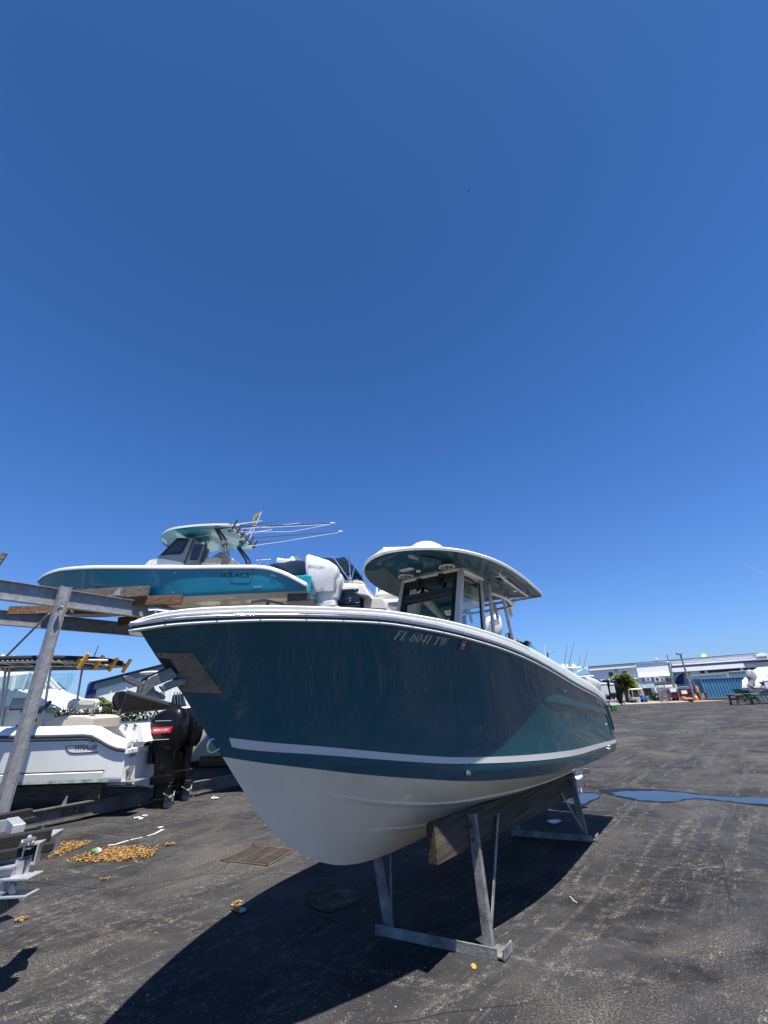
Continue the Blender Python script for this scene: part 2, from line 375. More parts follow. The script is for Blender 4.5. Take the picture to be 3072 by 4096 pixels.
    cr = mth('MULTIPLY', rng(vc.outputs[0], 0.0, 0.0045, 1, 0), rng(noise(0.4, 2), 0.44, 0.5))
    base = mix(mth('MULTIPLY', cr, 0.8), base, (0.008, 0.008, 0.009))
    Lk(base, b.inputs['Base Color'])
    Lk(rng(noise(0.8, 6), 0.3, 0.7, 0.62, 0.92), b.inputs['Roughness'])
    bp = N('ShaderNodeBump'); bp.inputs['Strength'].default_value = 0.55; bp.inputs['Distance'].default_value = 0.012
    h = mth('ADD', mth('MULTIPLY', noise(55, 5), 0.6), mth('MULTIPLY', noise(5, 5), 1.0))
    h = mth('SUBTRACT', h, mth('MULTIPLY', cr, 0.6))
    Lk(h, bp.inputs['Height']); Lk(bp.outputs[0], b.inputs['Normal'])
    b.inputs['Specular IOR Level'].default_value = 0.18
    return m
M['asphalt'] = ground_mat()
def sheet(name, pts, z, m, kind='structure', label=None, cat=None, parent=None):
    mb = MB(); mb.add([(p[0], p[1], z) for p in pts], [tuple(range(len(pts)))])
    o = mb.build(name, m, parent)
    if kind: o['kind'] = kind
    return tag(o, label, cat)
gm = MB(); xs = [-1500, -60, -14, 14, 60, 1500]; ys = [-1500, -40, 0, 14, 60, 1500]
gm.grid([[(x, y, 0) for x in xs] for y in ys]); g = gm.build('ground', M['asphalt']); g['kind'] = 'structure'
M['paving'] = mat('pale concrete apron', (0.36, 0.31, 0.25), 0.85, var=0.35, vscale=0.5)
# ------------------------------------------------------------------ puddles
def water_mat():
    m = bpy.data.materials.new('puddle water'); m.use_nodes = True; b = m.node_tree.nodes["Principled BSDF"]
    b.inputs['Base Color'].default_value = (0.02, 0.019, 0.016, 1); b.inputs['Roughness'].default_value = 0.02; b.inputs['Specular IOR Level'].default_value = 0.6
    return m
M['water'] = water_mat()
M['mud'] = mat('muddy water', (0.006, 0.005, 0.004), 0.22, spec=0.2, var=0.5, vscale=6, rvar=0.5)
def blob(pts, n=64, jit=0.03, seed=1):
    rnd = random.Random(seed); k = len(pts); out = []
    for i in range(n):
        t = i/n*k; a = int(t); f = t-a
        p0, p1, p2, p3 = [Vector(pts[(a+j) % k]) for j in (-1, 0, 1, 2)]
        q = 0.5*((2*p1)+(-p0+p2)*f+(2*p0-5*p1+4*p2-p3)*f*f+(-p0+3*p1-3*p2+p3)*f*f*f)
        out.append((q.x+rnd.uniform(-jit, jit), q.y+rnd.uniform(-jit, jit)))
    return out
def pix_poly(pp, z=0.0): return [tuple(G(x, y, z)[:2]) for x, y in pp]
M['damp'] = mat('damp asphalt', (0.010, 0.010, 0.010), 0.5, spec=0.15, var=0.3, vscale=3, bump=0.25, bscale=40)
def puddle(pp, label, seed, j=0.02, m='water'):
    q = blob(pix_poly(pp), seed=seed, jit=j); c = [sum(v[0] for v in q)/len(q), sum(v[1] for v in q)/len(q)]
    d = [(c[0]+(v[0]-c[0])*1.12, c[1]+(v[1]-c[1])*1.35) for v in blob(pix_poly(pp), seed=seed+50, jit=j*0.5)]
    sheet('damp_patch', d, 0.004, M['damp'])
    o = sheet('puddle', q, 0.008, M[m], 'structure')
    return o
puddle([(2450, 3172), (2560, 3165), (2700, 3170), (2850, 3184), (3072, 3195), (3200, 3200), (3180, 3225), (3000, 3215), (2850, 3200), (2760, 3196), (2690, 3208), (2600, 3205), (2520, 3194)], 'a', 1, 0.045)
puddle([(2300, 3183), (2340, 3175), (2390, 3178), (2396, 3190), (2360, 3204), (2330, 3218), (2290, 3212)], 'b', 2, 0.015)
puddle([(1240, 3580), (1290, 3555), (1380, 3560), (1432, 3575), (1436, 3600), (1400, 3622), (1330, 3650), (1270, 3645), (1235, 3615)], 'c', 3, 0.02, 'mud')
puddle([(2190, 3285), (2230, 3280), (2245, 3288), (2215, 3296)], 'd', 4, 0.01)
puddle([(925, 3640), (975, 3632), (985, 3645), (960, 3655)], 'e', 6, 0.005)

# ------------------------------------------------------------------ hull surfaces
class Hull:
    """local frame: x aft from the bow tip, y to starboard, z up from the ground"""
    def __init__(s, L, sz, sw, cz, cw, stem, uc, keel, endx, pexp, lip):
        s.L = L; s.sz = pchip(sz) if isinstance(sz, list) else sz; s.sw = sw; s.cz = pchip(cz); s.cw = cw
        s.stem = pchip(stem); s.uc = uc; s.keel = pchip(keel); s.endx = pchip(endx); s.pexp = pchip(pexp); s.lip = lip
        s.liph = 0.10
    def low(s, u):
        if u < s.uc: return 0.0, s.stem(u)
        k = sstep(s.uc, s.uc+1.6, u)
        return s.cw(u)+s.lip*k, s.cz(u)+s.liph*k
    def side(s, u, t):
        wl, zl = s.low(u); ws, zs = s.sw(u), s.sz(u)
        return wl+(ws-wl)*t**s.pexp(u), zl+(zs-zl)*t
    def ux(s, u, t):
        return u+(s.endx(t)-s.L)*sstep(s.L-1.3, s.L, u)
    def W(s, u, z):
        wl, zl = s.low(u); zs = s.sz(u); t = min(max((z-zl)/(zs-zl), 0), 1)
        return s.side(u, t)[0]
    def stations(s, n=70):
        out = [s.L*(i/n)**1.7 for i in range(n+1)]
        return out
    def build(s, root, m_side, m_bot, nt=16, names=('topsides', 'bottom'), strakes=True, nst=70, transom=True):
        st = s.stations(nst)
        mb = MB()
        for sg in (-1, 1):
            mb.grid([[(s.ux(u, j/nt), sg*s.side(u, j/nt)[0], s.side(u, j/nt)[1]) for j in range(nt+1)] for u in st])
        # chine lip belongs to the painted side
        su = [u for u in st if u >= s.uc]; su = [s.uc]+su
        for sg in (-1, 1):
            mb.grid([[(s.ux(u, 0), sg*s.cw(u), s.cz(u)), (s.ux(u, 0), sg*s.low(u)[0], s.low(u)[1])] for u in su])
        if transom:
            ring = [(s.endx(j/nt), -s.side(s.L, j/nt)[0], s.side(s.L, j/nt)[1]) for j in range(nt+1)]
            ring2 = [(x, -y, z) for x, y, z in ring]
            mb.grid([ring, ring2]) 
            mb.add([(s.endx(0), -s.low(s.L)[0], s.low(s.L)[1]), (s.endx(0), s.low(s.L)[0], s.low(s.L)[1]), (s.endx(0), s.cw(s.L), s.cz(s.L)), (s.endx(0), 0, s.keel(s.L)), (s.endx(0), -s.cw(s.L), s.cz(s.L))], [(0, 1, 2, 3, 4)])
        side = mb.build(names[0], m_side, root, smooth=28)
        mb = MB(); nb = 10
        def bsec(u, j):
            f = j/nb; wb, zb = s.cw(u), s.cz(u); zk = s.stem(u) if u < s.stem_end else s.keel(u)
            zk = min(zk, zb); cv = 0.10*(1-sstep(s.uc, s.uc+2.4, u))
            return f*wb, zk+(zb-zk)*(f**(1-2.2*cv))
        for sg in (-1, 1):
            mb.grid([[(s.ux(u, 0), sg*bsec(u, j)[0], bsec(u, j)[1]) for j in range(nb+1)] for u in su])
        if strakes:
            for f0, us in ((0.38, s.uc+1.1), (0.70, s.uc+0.55)):
                uu = [us+(s.L*0.985-us)*i/40 for i in range(41)]
                for sg in (-1, 1):
                    rows = []
                    for u in uu:
                        h = 0.013*sstep(us, us+0.6, u)
                        wb, zb = s.cw(u), s.cz(u); zk = s.stem(u) if u < s.stem_end else s.keel(u)
                        cv = 0.10*(1-sstep(s.uc, s.uc+2.4, u)); e = 1-2.2*cv
                        def q(f, dz=0): return (u, sg*f*wb, zk+(zb-zk)*(f**e)-dz)
                        rows.append([q(f0-0.09, -0.004), q(f0+0.005, h), q(f0+0.012, -0.004)])
                    mb.grid(rows)
        bot = mb.build(names[1], m_bot, root, smooth=30)
        return side, bot
    def strip(s, u0, u1, zf0, zf1, off=0.003, n=80, slant=0.0):
        """thin band lying on both sides of the topsides between two heights above the chine"""
        mb = MB()
        for sg in (-1, 1):
            rows = []
            for i in range(n+1):
                u = u0+(u1-u0)*i/n; row = []
                for k in range(4):
                    f = k/3; z = zf0(u)+(zf1(u)-zf0(u))*f; uu = u+(slant*(1-f) if i == 0 else 0)
                    zl, zs = s.low(uu)[1], s.sz(uu); t = min(max((z-zl)/(zs-zl), 0), 1)
                    row.append((s.ux(uu, t), sg*(s.side(uu, t)[0]+off), z))
                rows.append(row)
            mb.grid(rows)
        return mb
    def path(s, zf, n=60, off=0.0, uend=None):
        """polyline along the sheer, port stern -> bow -> starboard stern, with outward normals"""
        st = [u for u in s.stations(n)]
        pts = [(s.ux(u, 1), -s.sw(u), zf(u)) for u in reversed(st)]+[(s.ux(u, 1), s.sw(u), zf(u)) for u in st[1:]]
        nr = []
        for i in range(len(pts)):
            a = Vector(pts[max(i-1, 0)]); b = Vector(pts[min(i+1, len(pts)-1)]); d = b-a
            nn = Vector((d.y, -d.x, 0)).normalized()
            if nn.dot(Vector((-1, 0, 0)) if i == len(pts)//2 else Vector((0, pts[i][1], 0))+Vector((-0.3, 0, 0))) < 0: nn = -nn
            nr.append(nn)
        us = list(reversed(st))+st[1:]
        return pts, nr, us
    def sweep(s, zf, prof, n=60):
        pts, nr, us = s.path(zf, n); mb = MB(); rings = []
        for p, q, u in zip(pts, nr, us):
            pr = prof(u) if callable(prof) else prof; ring = []
            for o, dz in pr:
                x, y = p[0]+q.x*o, p[1]+q.y*o
                if p[1] < -1e-6 and y > -0.002: y = -0.002
                if p[1] > 1e-6 and y < 0.002: y = 0.002
                ring.append((x, y, p[2]+dz))
            rings.append(ring)
        mb.loft(rings, cap=True, closed=True); return mb

# ================================================================== the big dark teal boat
BOW = E3*(0.994*1.15625)+N3*(-2.379*1.15625); LB = 7.2335; HB = 1.2753
boat = thing('center_console_boat', 'large dark teal fishing boat with white bottom stripe, nearest, perched on timber and steel stands', 'boat', BOW, math.atan2(E3.y, E3.x))
def toloc(p): d = p-BOW; return Vector((d.dot(E3), -d.dot(N3), p.z))
def ws_(u):
    t = max(u, 0)/LB; return HB*(1-(1-t/0.55)**2.3) if t < 0.55 else HB*(1-0.06*((t-0.55)/0.45)**2)
def wc_(u):
    t = max(0, (u-0.72)/(LB-0.72)); return HB*0.87*(1-(1-t/0.6)**2.0) if t < 0.6 else HB*0.87
H = Hull(7.36, [(0, 2.305), (0.18, 2.342), (0.38, 2.363), (0.72, 2.385), (1.38, 2.398), (1.84, 2.37), (2.57, 2.29), (3.86, 2.105), (5.05, 1.925), (6.33, 1.77), (7.36, 1.645)],
         ws_, [(0.72, 1.56), (0.939, 1.505), (1.22, 1.445), (1.72, 1.342), (2.07, 1.281), (2.68, 1.187), (3.27, 1.13), (4.17, 1.062), (5.154, 1.002), (7.36, 0.945)], wc_,
         [(0, 2.36), (0.033, 2.32), (0.152, 2.183), (0.365, 1.961), (0.61, 1.674), (0.72, 1.56), (0.861, 1.397), (1.071, 1.165), (1.212, 1.035), (1.43, 0.886), (1.664, 0.772), (1.916, 0.69), (2.195, 0.643), (2.6, 0.615), (3.3, 0.60)],
         0.72, [(2.6, 0.615), (3.3, 0.60), (7.36, 0.50)], [(0, 7.36), (0.45, 7.34), (1.0, 7.10)], [(0, 1.25), (1.2, 1.4), (2.2, 1.6), (4.0, 1.5), (7.3, 1.4)], 0.045)
H.stem_end = 3.0
H.build(boat, M['teal'], M['bottom'], nt=20)
cap_h = pchip([(0, 0.055), (0.1, 0.085), (0.4, 0.10), (1.4, 0.105), (2.5, 0.125), (4, 0.15), (5.2, 0.17), (7.36, 0.15)])
H.sweep(H.sz, [(-0.005, -0.012), (0.018, -0.012), (0.023, -0.004), (0.020, 0.005), (-0.005, 0.006)], 70).build('rub_rail', M['white'], boat, smooth=50)
rubm = mat('brown rub groove shade', (0.06, 0.05, 0.045), 0.5)  # shade in the groove above the lip, put into a dark brown
o = H.sweep(H.sz, [(-0.01, 0.006), (0.008, 0.006), (0.010, 0.020), (-0.01, 0.022)], 70).build('rub_groove_shade', rubm, boat, smooth=50)
st_ = H.sweep(H.sz, [(-0.01, 0.020), (0.020, 0.020), (0.028, 0.024), (0.031, 0.031), (0.028, 0.038), (0.020, 0.043), (-0.01, 0.043)], 90).build('steel_strip', M['chrome'], boat, smooth=60)
mb = MB()
pts, nr, us = H.path(H.sz, 90)
acc = 0; last = None
for p, q in zip(pts, nr):
    if last is not None: acc += (Vector(p)-last).length
    last = Vector(p)
    if acc > 0.26: acc = 0; mb.sphere((p[0]+q.x*0.031, p[1]+q.y*0.031, p[2]+0.031), 0.006, 8, 6)
mb.build('screw', M['galv'], st_, smooth=60)
H.sweep(H.sz, lambda u: [(-0.01, 0.043), (0.012, 0.043), (0.022, 0.048), (0.024, cap_h(u)*0.60), (0.016, cap_h(u)*0.64), (0.020, cap_h(u)*0.86), (0.012, cap_h(u)*0.95), (-0.012, cap_h(u)), (-0.20, cap_h(u)+0.006), (-0.22, cap_h(u)-0.01), (-0.22, cap_h(u)-0.09), (-0.2, cap_h(u)-0.09), (-0.19, cap_h(u)-0.03), (-0.02, cap_h(u)-0.03)], 70).build('gunwale', M['white'], boat, smooth=40)
mb = MB()
def dk(u):
    z = min(H.sz(u)+0.02, 2.40) if u < 1.5 else 1.42
    return z, max(H.W(u, z)-0.06, 0.004)
mb.grid([[(u, k*dk(u)[1], dk(u)[0]) for k in (-1, -0.5, 0, 0.5, 1)] for u in [0.08, 0.3, 0.6, 0.9, 1.2, 1.49]]); mb.grid([[(u, k*(H.W(max(u, 1.5), 1.45)-0.08), z) for k in (-1, -0.5, 0, 0.5, 1)] for u, z in [(1.49, 2.40), (1.5, 1.44), (2, 1.42), (3, 1.42), (4, 1.42), (5, 1.42), (6, 1.42), (7.0, 1.42)]])
mb.build('deck', M['white'], boat, smooth=30)
# aft edge trim where the rub rail turns down the quarter
mb = MB()
for sg in (-1, 1):
    mb.tube([(7.085, sg*(H.side(7.36, 1)[0]+0.006), 1.66), (7.19, sg*(H.side(7.36, .78)[0]+0.01), 1.52), (7.31, sg*(H.side(7.36, .5)[0]+0.01), 1.31), (7.33, sg*(H.side(7.36, .42)[0]+0.008), 1.26)], [0.03, 0.024, 0.02, 0.012], 8)
mb.build('quarter_trim', M['midgrey'], boat, smooth=50)
# pale stripe
H.strip(0.728, 7.345, lambda u: H.cz(u)+pchip([(0.7, 0.055), (1.7, 0.108), (2.2, 0.116), (2.8, 0.137), (5.2, 0.143), (7.3, 0.124)])(u), lambda u: H.cz(u)+pchip([(0.7, 0.112), (1.7, 0.157), (2.2, 0.164), (2.8, 0.185), (5.2, 0.205), (7.3, 0.175)])(u), slant=0.03).build('waterline_stripe', M['stripe'], boat, smooth=40)
# knuckle moulded into the topside aft
kn = pchip([(3.6, 1.80), (4.3, 1.745), (5.3, 1.655), (6.9, 1.51)])
mb = MB()
for sg in (-1, 1):
    rows = []
    for i in range(41):
        u = 3.7+3.2*i/40; z = kn(u); h = 0.014*sstep(3.7, 4.3, u)
        rows.append([(u, sg*(H.W(u, z+0.10)-0.001), z+0.10), (u, sg*(H.W(u, z)+h), z+0.004), (u, sg*(H.W(u, z)+h*0.9), z-0.002), (u, sg*(H.W(u, z-0.006)-0.001), z-0.006)])
    mb.grid(rows)
    mb.tube([(6.9, sg*(H.W(6.9, 1.50)+0.002), 1.50), (7.02, sg*(H.W(7.05, 1.40)+0.002), 1.40), (7.12, sg*(H.W(7.2, 1.2)+0.0), 1.2)], 0.01, 6)
mb.build('moulded_knuckle', M['teal'], boat, smooth=60)

def onhull(u, z, off=0.004, sg=-1):
    t = (z-H.low(u)[1])/(H.sz(u)-H.low(u)[1])
    return Vector((H.ux(u, min(max(t, 0), 1)), sg*(H.W(u, z)+off), z))
def hit(x, y):
    """photo pixel -> (u, z) on the port topside"""
    d = ray(x, y); o = Vector((0, 0, CAMH)); best = None
    a, b = None, None
    for i in range(400):
        t = 1.5+i*0.03; q = toloc(o+d*t)
        if q.x < 0 or q.x > 7.6: continue
        f = -q.y-H.W(q.x, q.z)
        if f < 0: b = t; break
        a = t
    if b is None or a is None: return None
    for _ in range(30):
        m = (a+b)/2; q = toloc(o+d*m)
        if -q.y-H.W(q.x, q.z) < 0: b = m
        else: a = m
    q = toloc(o+d*b); return q.x, q.z
def stroke_font(txt):
    """slanted serif capitals and figures as quads: list of polygons in em units"""
    th, tn = 0.15, 0.06
    def seg(x0, y0, x1, y1, w0, w1=None):
        w1 = w0 if w1 is None else w1; return [(x0-w0/2, y0), (x0+w0/2, y0), (x1+w1/2, y1), (x1-w1/2, y1)]
    def hb(x0, x1, y, h=0.05): return [(x0, y-h/2), (x1, y-h/2), (x1, y+h/2), (x0, y+h/2)]
    def ring(cx, cy, rx, ry, wx, wy, a0=0, a1=360, n=28):
        o = []
        for i in range(n):
            p, q = R(a0+(a1-a0)*i/n), R(a0+(a1-a0)*(i+1)/n)
            o.append([(cx+rx*math.cos(p), cy+ry*math.sin(p)), (cx+rx*math.cos(q), cy+ry*math.sin(q)), (cx+(rx-wx)*math.cos(q), cy+(ry-wy)*math.sin(q)), (cx+(rx-wx)*math.cos(p), cy+(ry-wy)*math.sin(p))])
        return o
    GL = {
        'F': (0.62, [seg(.2, 0, .2, 1, th), hb(.05, .36, .025), hb(.05, .6, .975), seg(.57, .78, .57, .98, tn), hb(.2, .46, .52), seg(.45, .42, .45, .62, tn)]),
        'L': (0.64, [seg(.2, 0, .2, 1, th), hb(.05, .58, .025), hb(.06, .36, .975), seg(.56, 0, .56, .24, tn)]),
        'T': (0.70, [seg(.36, 0, .36, 1, th), hb(.2, .52, .025), hb(.06, .66, .975), seg(.08, .76, .08, .98, tn), seg(.64, .76, .64, .98, tn)]),
        'W': (0.98, [seg(.27, 0, .13, 1, .03, th), seg(.3, 0, .47, 1, .05, .05), seg(.62, 0, .48, 1, .03, th), seg(.65, 0, .84, 1, .05, .05), hb(.02, .26, .98), hb(.36, .6, .98), hb(.72, .94, .98)]),
        '1': (0.46, [seg(.24, 0, .24, 1, th), hb(.1, .38, .025), [(.05, .84), (.18, .96), (.24, 1), (.24, .9)]]),
        '4': (0.60, [seg(.42, 0, .42, 1, .14), hb(.03, .56, .3, .09), [(.03, .26), (.1, .33), (.42, 1), (.36, 1)]]),
        '0': (0.60, ring(.3, .5, .26, .51, .13, .05)),
        '6': (0.60, ring(.3, .32, .26, .33, .13, .05)+ring(.46, .34, .42, .68, .13, .05, 85, 180)),
        ' ': (0.34, [])}
    x = 0; polys = []
    for c in txt:
        w, ps = GL[c]
        for p in ps: polys.append([(x+px+py*0.26, py) for px, py in p])
        x += w+0.03
    return polys, x
a0 = hit(1568, 2556); a1 = hit(1780, 2586); aH = hit(1590, 2521)
polys, wid = stroke_font('FL 6041 TW')
mb = MB(); du, dz = a1[0]-a0[0], a1[1]-a0[1]; hh = 0.075
hgt = (aH[1]-a0[1])
sc = du/(wid+0.05)
for p in polys: mb.add([onhull(a0[0]+x*sc, a0[1]+dz*x*sc/du+y*hgt, 0.005) for x, y in p], [(0, 1, 2, 3)])
mb.build('registration_number', M['letter'], boat, clean=False)
def hull_poly(pp, off, m, name, thick=0.0, parent=None, nsub=1, sg=-1):
    q = [hit(*p) for p in pp]
    vs = [onhull(u, z, off, sg) for u, z in q]; mb = MB(); n = len(vs)
    cx = sum(v[0] for v in q)/n; cz = sum(v[1] for v in q)/n
    mb.add(vs+[onhull(cx, cz, off, sg)], [(i, (i+1) % n, n) for i in range(n)])
    return mb.build(name, m, parent or boat, clean=False)
stk = hull_poly([(1841, 2558), (1876, 2564), (1862, 2603), (1825, 2597)], 0.004, M['purple'], 'registration_sticker')
hull_poly([(1845, 2572), (1860, 2574), (1857, 2588), (1843, 2586)], 0.006, M['gold'], 'sticker_seal', parent=stk)
p0 = hit(1836, 2595); q0 = hit(1856, 2598)
text_obj('FLORIDA', lambda x, y: onhull(p0[0]+x, p0[1]+y-0.1*x, 0.0065), abs(q0[0]-p0[0]), M['white'], stk, 'sticker_text', height=0.014)
p1 = hit(1847, 2568); q1 = hit(1864, 2571)
text_obj('EXPIRES', lambda x, y: onhull(p1[0]+x, p1[1]+y-0.1*x, 0.0065), abs(q1[0]-p1[0]), M['white'], stk, 'sticker_text', height=0.012)
p2 = hit(2382, 2811); 
if p2: text_obj('COBIA', lambda x, y: onhull(p2[0]+x, p2[1]+y-0.12*x, 0.008), 0.52, M['white'], boat, 'name_letters', shear=0.2, bold=0.04, height=0.09)
# bow plate, anchor recess and anchor
pl = hull_poly([(618, 2611), (760, 2612), (768, 2616), (775, 2622), (884, 2768), (886, 2772), (880, 2775), (726, 2767), (723, 2762)], 0.008, M['steelplate'], 'bow_plate')
hull_poly([(618, 2611), (760, 2612), (768, 2616), (775, 2622), (884, 2768), (886, 2772), (880, 2775), (726, 2767), (723, 2762)], 0.008, M['steelplate'], 'bow_plate', sg=1)
hull_poly([(632, 2634), (676, 2636), (742, 2737), (720, 2748), (700, 2720)], 0.011, M['black'], 'anchor_recess_shade')  # flat black patch paints the shade inside the recess
mb = MB()
for px_, py_ in ((764, 2628), (873, 2760), (640, 2620)):
    u, z = hit(px_, py_); mb.sphere(onhull(u, z, 0.010), 0.006, 8, 6)
mb.build('plate_bolt', M['dkgrey'], pl, smooth=60)
# water run marks on the bow
def onhullpx(x, y, off=0.005): u, z = hit(x, y); return onhull(u, z, off)
# through-hull fittings
mb = MB()
for (px_, py_, r_) in ((1873, 3092, 0.022), (1862, 3062, 0.004)):
    u, z = hit(px_, py_); c = onhull(u, z, 0.0)
    mb.tube([c+Vector((0, 0.01, 0)), c+Vector((0, -0.016, 0))], [r_, r_*0.8], 14)
for (px_, py_) in ((2259, 2764), (2427, 2898), (2434, 2984), (2440, 2984), (2434, 2996), (2440, 2996)):
    u_ = 5.0 if px_ == 2259 else 7.12; h_ = hit(px_, py_)
    if h_: u_, z = h_; c = onhull(u_, z, 0.0); mb.tube([c+Vector((0, 0.01, 0)), c+Vector((0, -0.014, 0))], [0.017, 0.013], 12)
mb.build('through_hull_fitting', M['chrome'], boat, smooth=50)
# bow towing eye
ue = 0.66; ze = H.stem(ue); EYE = 0.72
mb = MB(); ring = []
for i in range(15):
    a = R(60+i*300/14-150); ring.append((ue-0.075+0.055*math.cos(a), 0.0, ze+0.01+0.065*math.sin(a)))
ring = [(ue+0.01, 0, ze+0.055), (ue-0.02, 0, ze+0.068)]+[(ue-0.035+0.045*math.cos(R(a)), 0, ze+0.015+0.055*math.sin(R(a))) for a in range(75, 290, 18)]+[(ue+0.0, 0, ze-0.035), (ue+0.04, 0, ze-0.015)]
ring = [(ue+(x-ue)*EYE, y, ze+(z-ze)*EYE) for x, y, z in ring]; mb.tube(ring, 0.0065, 8); mb.build('towing_eye', M['chrome'], boat, smooth=60)
# anchor: traced on the centreline plane, given its real depth across
def cpl(x, y, w=0.0):
    d = ray(x, y); o = Vector((0, 0, CAMH)); t = ((BOW-o).dot(N3)-w)/d.dot(N3); return toloc(o+d*t)
def slab(pp, w0, w1, mb):
    a = [cpl(x, y, 0) for x, y in pp]
    mb.prism([(v.x, w0, v.z) for v in a], (0, w1-w0, 0)); return mb
anch = MB()
slab([(575, 2722), (582, 2712), (668, 2672), (690, 2700), (694, 2712), (600, 2748), (558, 2790), (548, 2790)], -0.045, -0.035, anch)
slab([(575, 2722), (582, 2712), (668, 2672), (690, 2700), (694, 2712), (600, 2748), (558, 2790), (548, 2790)], 0.035, 0.045, anch)
slab([(622, 2748), (675, 2722), (725, 2716), (736, 2736), (680, 2752), (640, 2770)], -0.05, -0.03, anch)
anch.build('bow_roller', M['steelplate'], boat, bevel=0.003)
an = MB()
slab([(490, 2708), (500, 2703), (520, 2706), (660, 2784), (655, 2800), (560, 2752), (498, 2724)], -0.012, 0.012, an)
slab([(555, 2745), (575, 2722), (615, 2760), (640, 2800), (600, 2806), (548, 2782)], -0.02, 0.02, an)
sh = an.build('anchor', M['steelplate'], boat, bevel=0.003)
fl = MB(); c = lambda x, y, w: (lambda v: (v.x, v.y, v.z))(cpl(x, y, w))
# two plough blades meeting in a sharp toe
toe = c(727, 2828, 0); heelp = c(508, 2766, -0.17); heels = c(452, 2788, 0.20); mid = c(560, 2802, 0.0); keelb = c(482, 2848, 0.0)
fl.add([toe, heelp, mid], [(0, 1, 2)]); fl.add([toe, heels, mid], [(0, 1, 2)])
fl.add([toe, heelp, keelb], [(0, 1, 2)]); fl.add([toe, heels, keelb], [(0, 1, 2)])
o = fl.build('anchor_fluke', M['steelplate'], sh, clean=False)
m_ = o.modifiers.new('thick', 'SOLIDIFY'); m_.thickness = 0.010
fl = MB(); cc = cpl(474, 2812, 0.12); ctr = Vector((cc.x, -0.0, cc.z))
arc_ = [(462, 2768), (448, 2790), (447, 2812), (458, 2836), (476, 2848), (500, 2838), (512, 2815), (530, 2790), (505, 2770), (484, 2764)]
A_ = [cpl(x, y, 0.05) for x, y in arc_]
fl.prism([tuple(v) for v in A_], (0.01, -0.012, 0)); fl.build('anchor_fluke', M['black'], sh, bevel=0.002)
mb = MB()
for px_, py_ in ((588, 2718), (609, 2757), (586, 2760), (650, 2776), (672, 2736)):
    v = cpl(px_, py_, 0.05); mb.tube([(v.x, v.y-0.008, v.z), (v.x, v.y+0.02, v.z)], 0.012, 10)
mb.build('anchor_bolt', M['chrome'], sh, smooth=50)
# pop-up cleat at the bow
mb = MB(); v = cpl(655, 2441, 0.12)
for dx in (-0.05, 0.05): mb.tube([(v.x+dx, v.y, v.z-0.05), (v.x+dx, v.y, v.z-0.005)], 0.008, 8)
mb.tube([(v.x-0.10, v.y, v.z-0.008), (v.x-0.05, v.y, v.z+0.002), (v.x+0.05, v.y, v.z+0.002), (v.x+0.10, v.y, v.z-0.008)], 0.010, 8)
mb.build('cleat', M['chrome'], boat, smooth=60)
mb = MB(); v = cpl(1080, 2412, -0.25)
mb.tube([(v.x-0.16, v.y, v.z-0.02), (v.x-0.05, v.y, v.z+0.012), (v.x+0.1, v.y, v.z+0.01), (v.x+0.22, v.y, v.z-0.015)], 0.012, 8)
mb.tube([(v.x-0.02, v.y, v.z-0.05), (v.x-0.02, v.y, v.z+0.005)], 0.012, 8)
mb.build('anchor_rope', M['black'], boat, smooth=60)

# ------------------------------------------------------------------ console
ZT = 3.385
def xf(z): return 3.74-(ZT-z)*0.37
con = MB()
con.box((3.95, 0, 1.95), (1.15, 0.92, 1.0))
cons = con.build('console', M['offwhite'], boat, bevel=0.05, seg=3)
post = MB()
for sg in (-1, 1):
    y = sg*0.455
    post.bar((xf(2.38), y, 2.38), (xf(ZT), y, ZT), 0.075, 0.085, up=(1, 0, 0))
    post.bar((4.17, y, 2.40), (4.33, y, ZT-0.01), 0.055, 0.06, up=(1, 0, 0))
    post.bar((xf(2.45), y, 2.50), (4.16, y, 2.45), 0.05, 0.13)
post.bar((xf(2.42), -0.42, 2.42), (xf(2.42), 0.42, 2.42), 0.09, 0.1)
post.build('windshield_post', M['greywhite'], cons, bevel=0.012)
fr = MB()
def fp(y, z, o=-0.03): return (xf(z)+o, y, z)
for a, b, w in (((-0.40, 2.46), (-0.40, ZT-0.02), 0.06), ((0.40, 2.46), (0.40, ZT-0.02), 0.06)): fr.bar(fp(*a), fp(*b), w, 0.03, up=(1, 0, 0))
for z, h in ((ZT-0.06, 0.09), (3.14, 0.05), (3.085, 0.045), (2.48, 0.06)): fr.bar(fp(-0.42, z), fp(0.42, z), 0.03, h)
fr.build('windshield_frame', M['black'], cons, bevel=0.005)
gl = MB(); gl.add([fp(-0.38, 2.5, 0.0), fp(0.38, 2.5, 0.0), fp(0.38, 3.35, 0.0), fp(-0.38, 3.35, 0.0)], [(0, 1, 2, 3)])
gl.build('windshield_glass', M['glass'], cons)
for sg in (-1, 1):
    gl = MB(); y = sg*0.452
    q = [(xf(2.56)+0.06, y, 2.56), (4.14, y, 2.52), (4.29, y, 3.3), (xf(3.32)+0.06, y, 3.32)]
    gl.add(q, [(0, 1, 2, 3)]); gl.build('side_glass', M['glass'], cons)
    fr = MB(); q2 = [Vector((v[0], v[1]+sg*0.004, v[2])) for v in q]
    for i in range(4): fr.bar(q2[i], q2[(i+1) % 4], 0.014, 0.022)
    fr.build('side_glass_seal', M['black'], cons)
vt = MB()
for y in (-0.19, 0.16):
    vt.bar(fp(y, 3.37, -0.06), fp(y, 3.20, -0.06), 0.045, 0.03, up=(1, 0, 0)); vt.box(fp(y, 3.36, -0.06), (0.05, 0.07, 0.05))
for y in (-0.33, -0.02, 0.3): vt.bar(fp(y, 3.14, 0.02), fp(y, 3.22, 0.03), 0.04, 0.03, up=(1, 0, 0))
vt.build('vent_hinge', M['black'], cons, bevel=0.006)
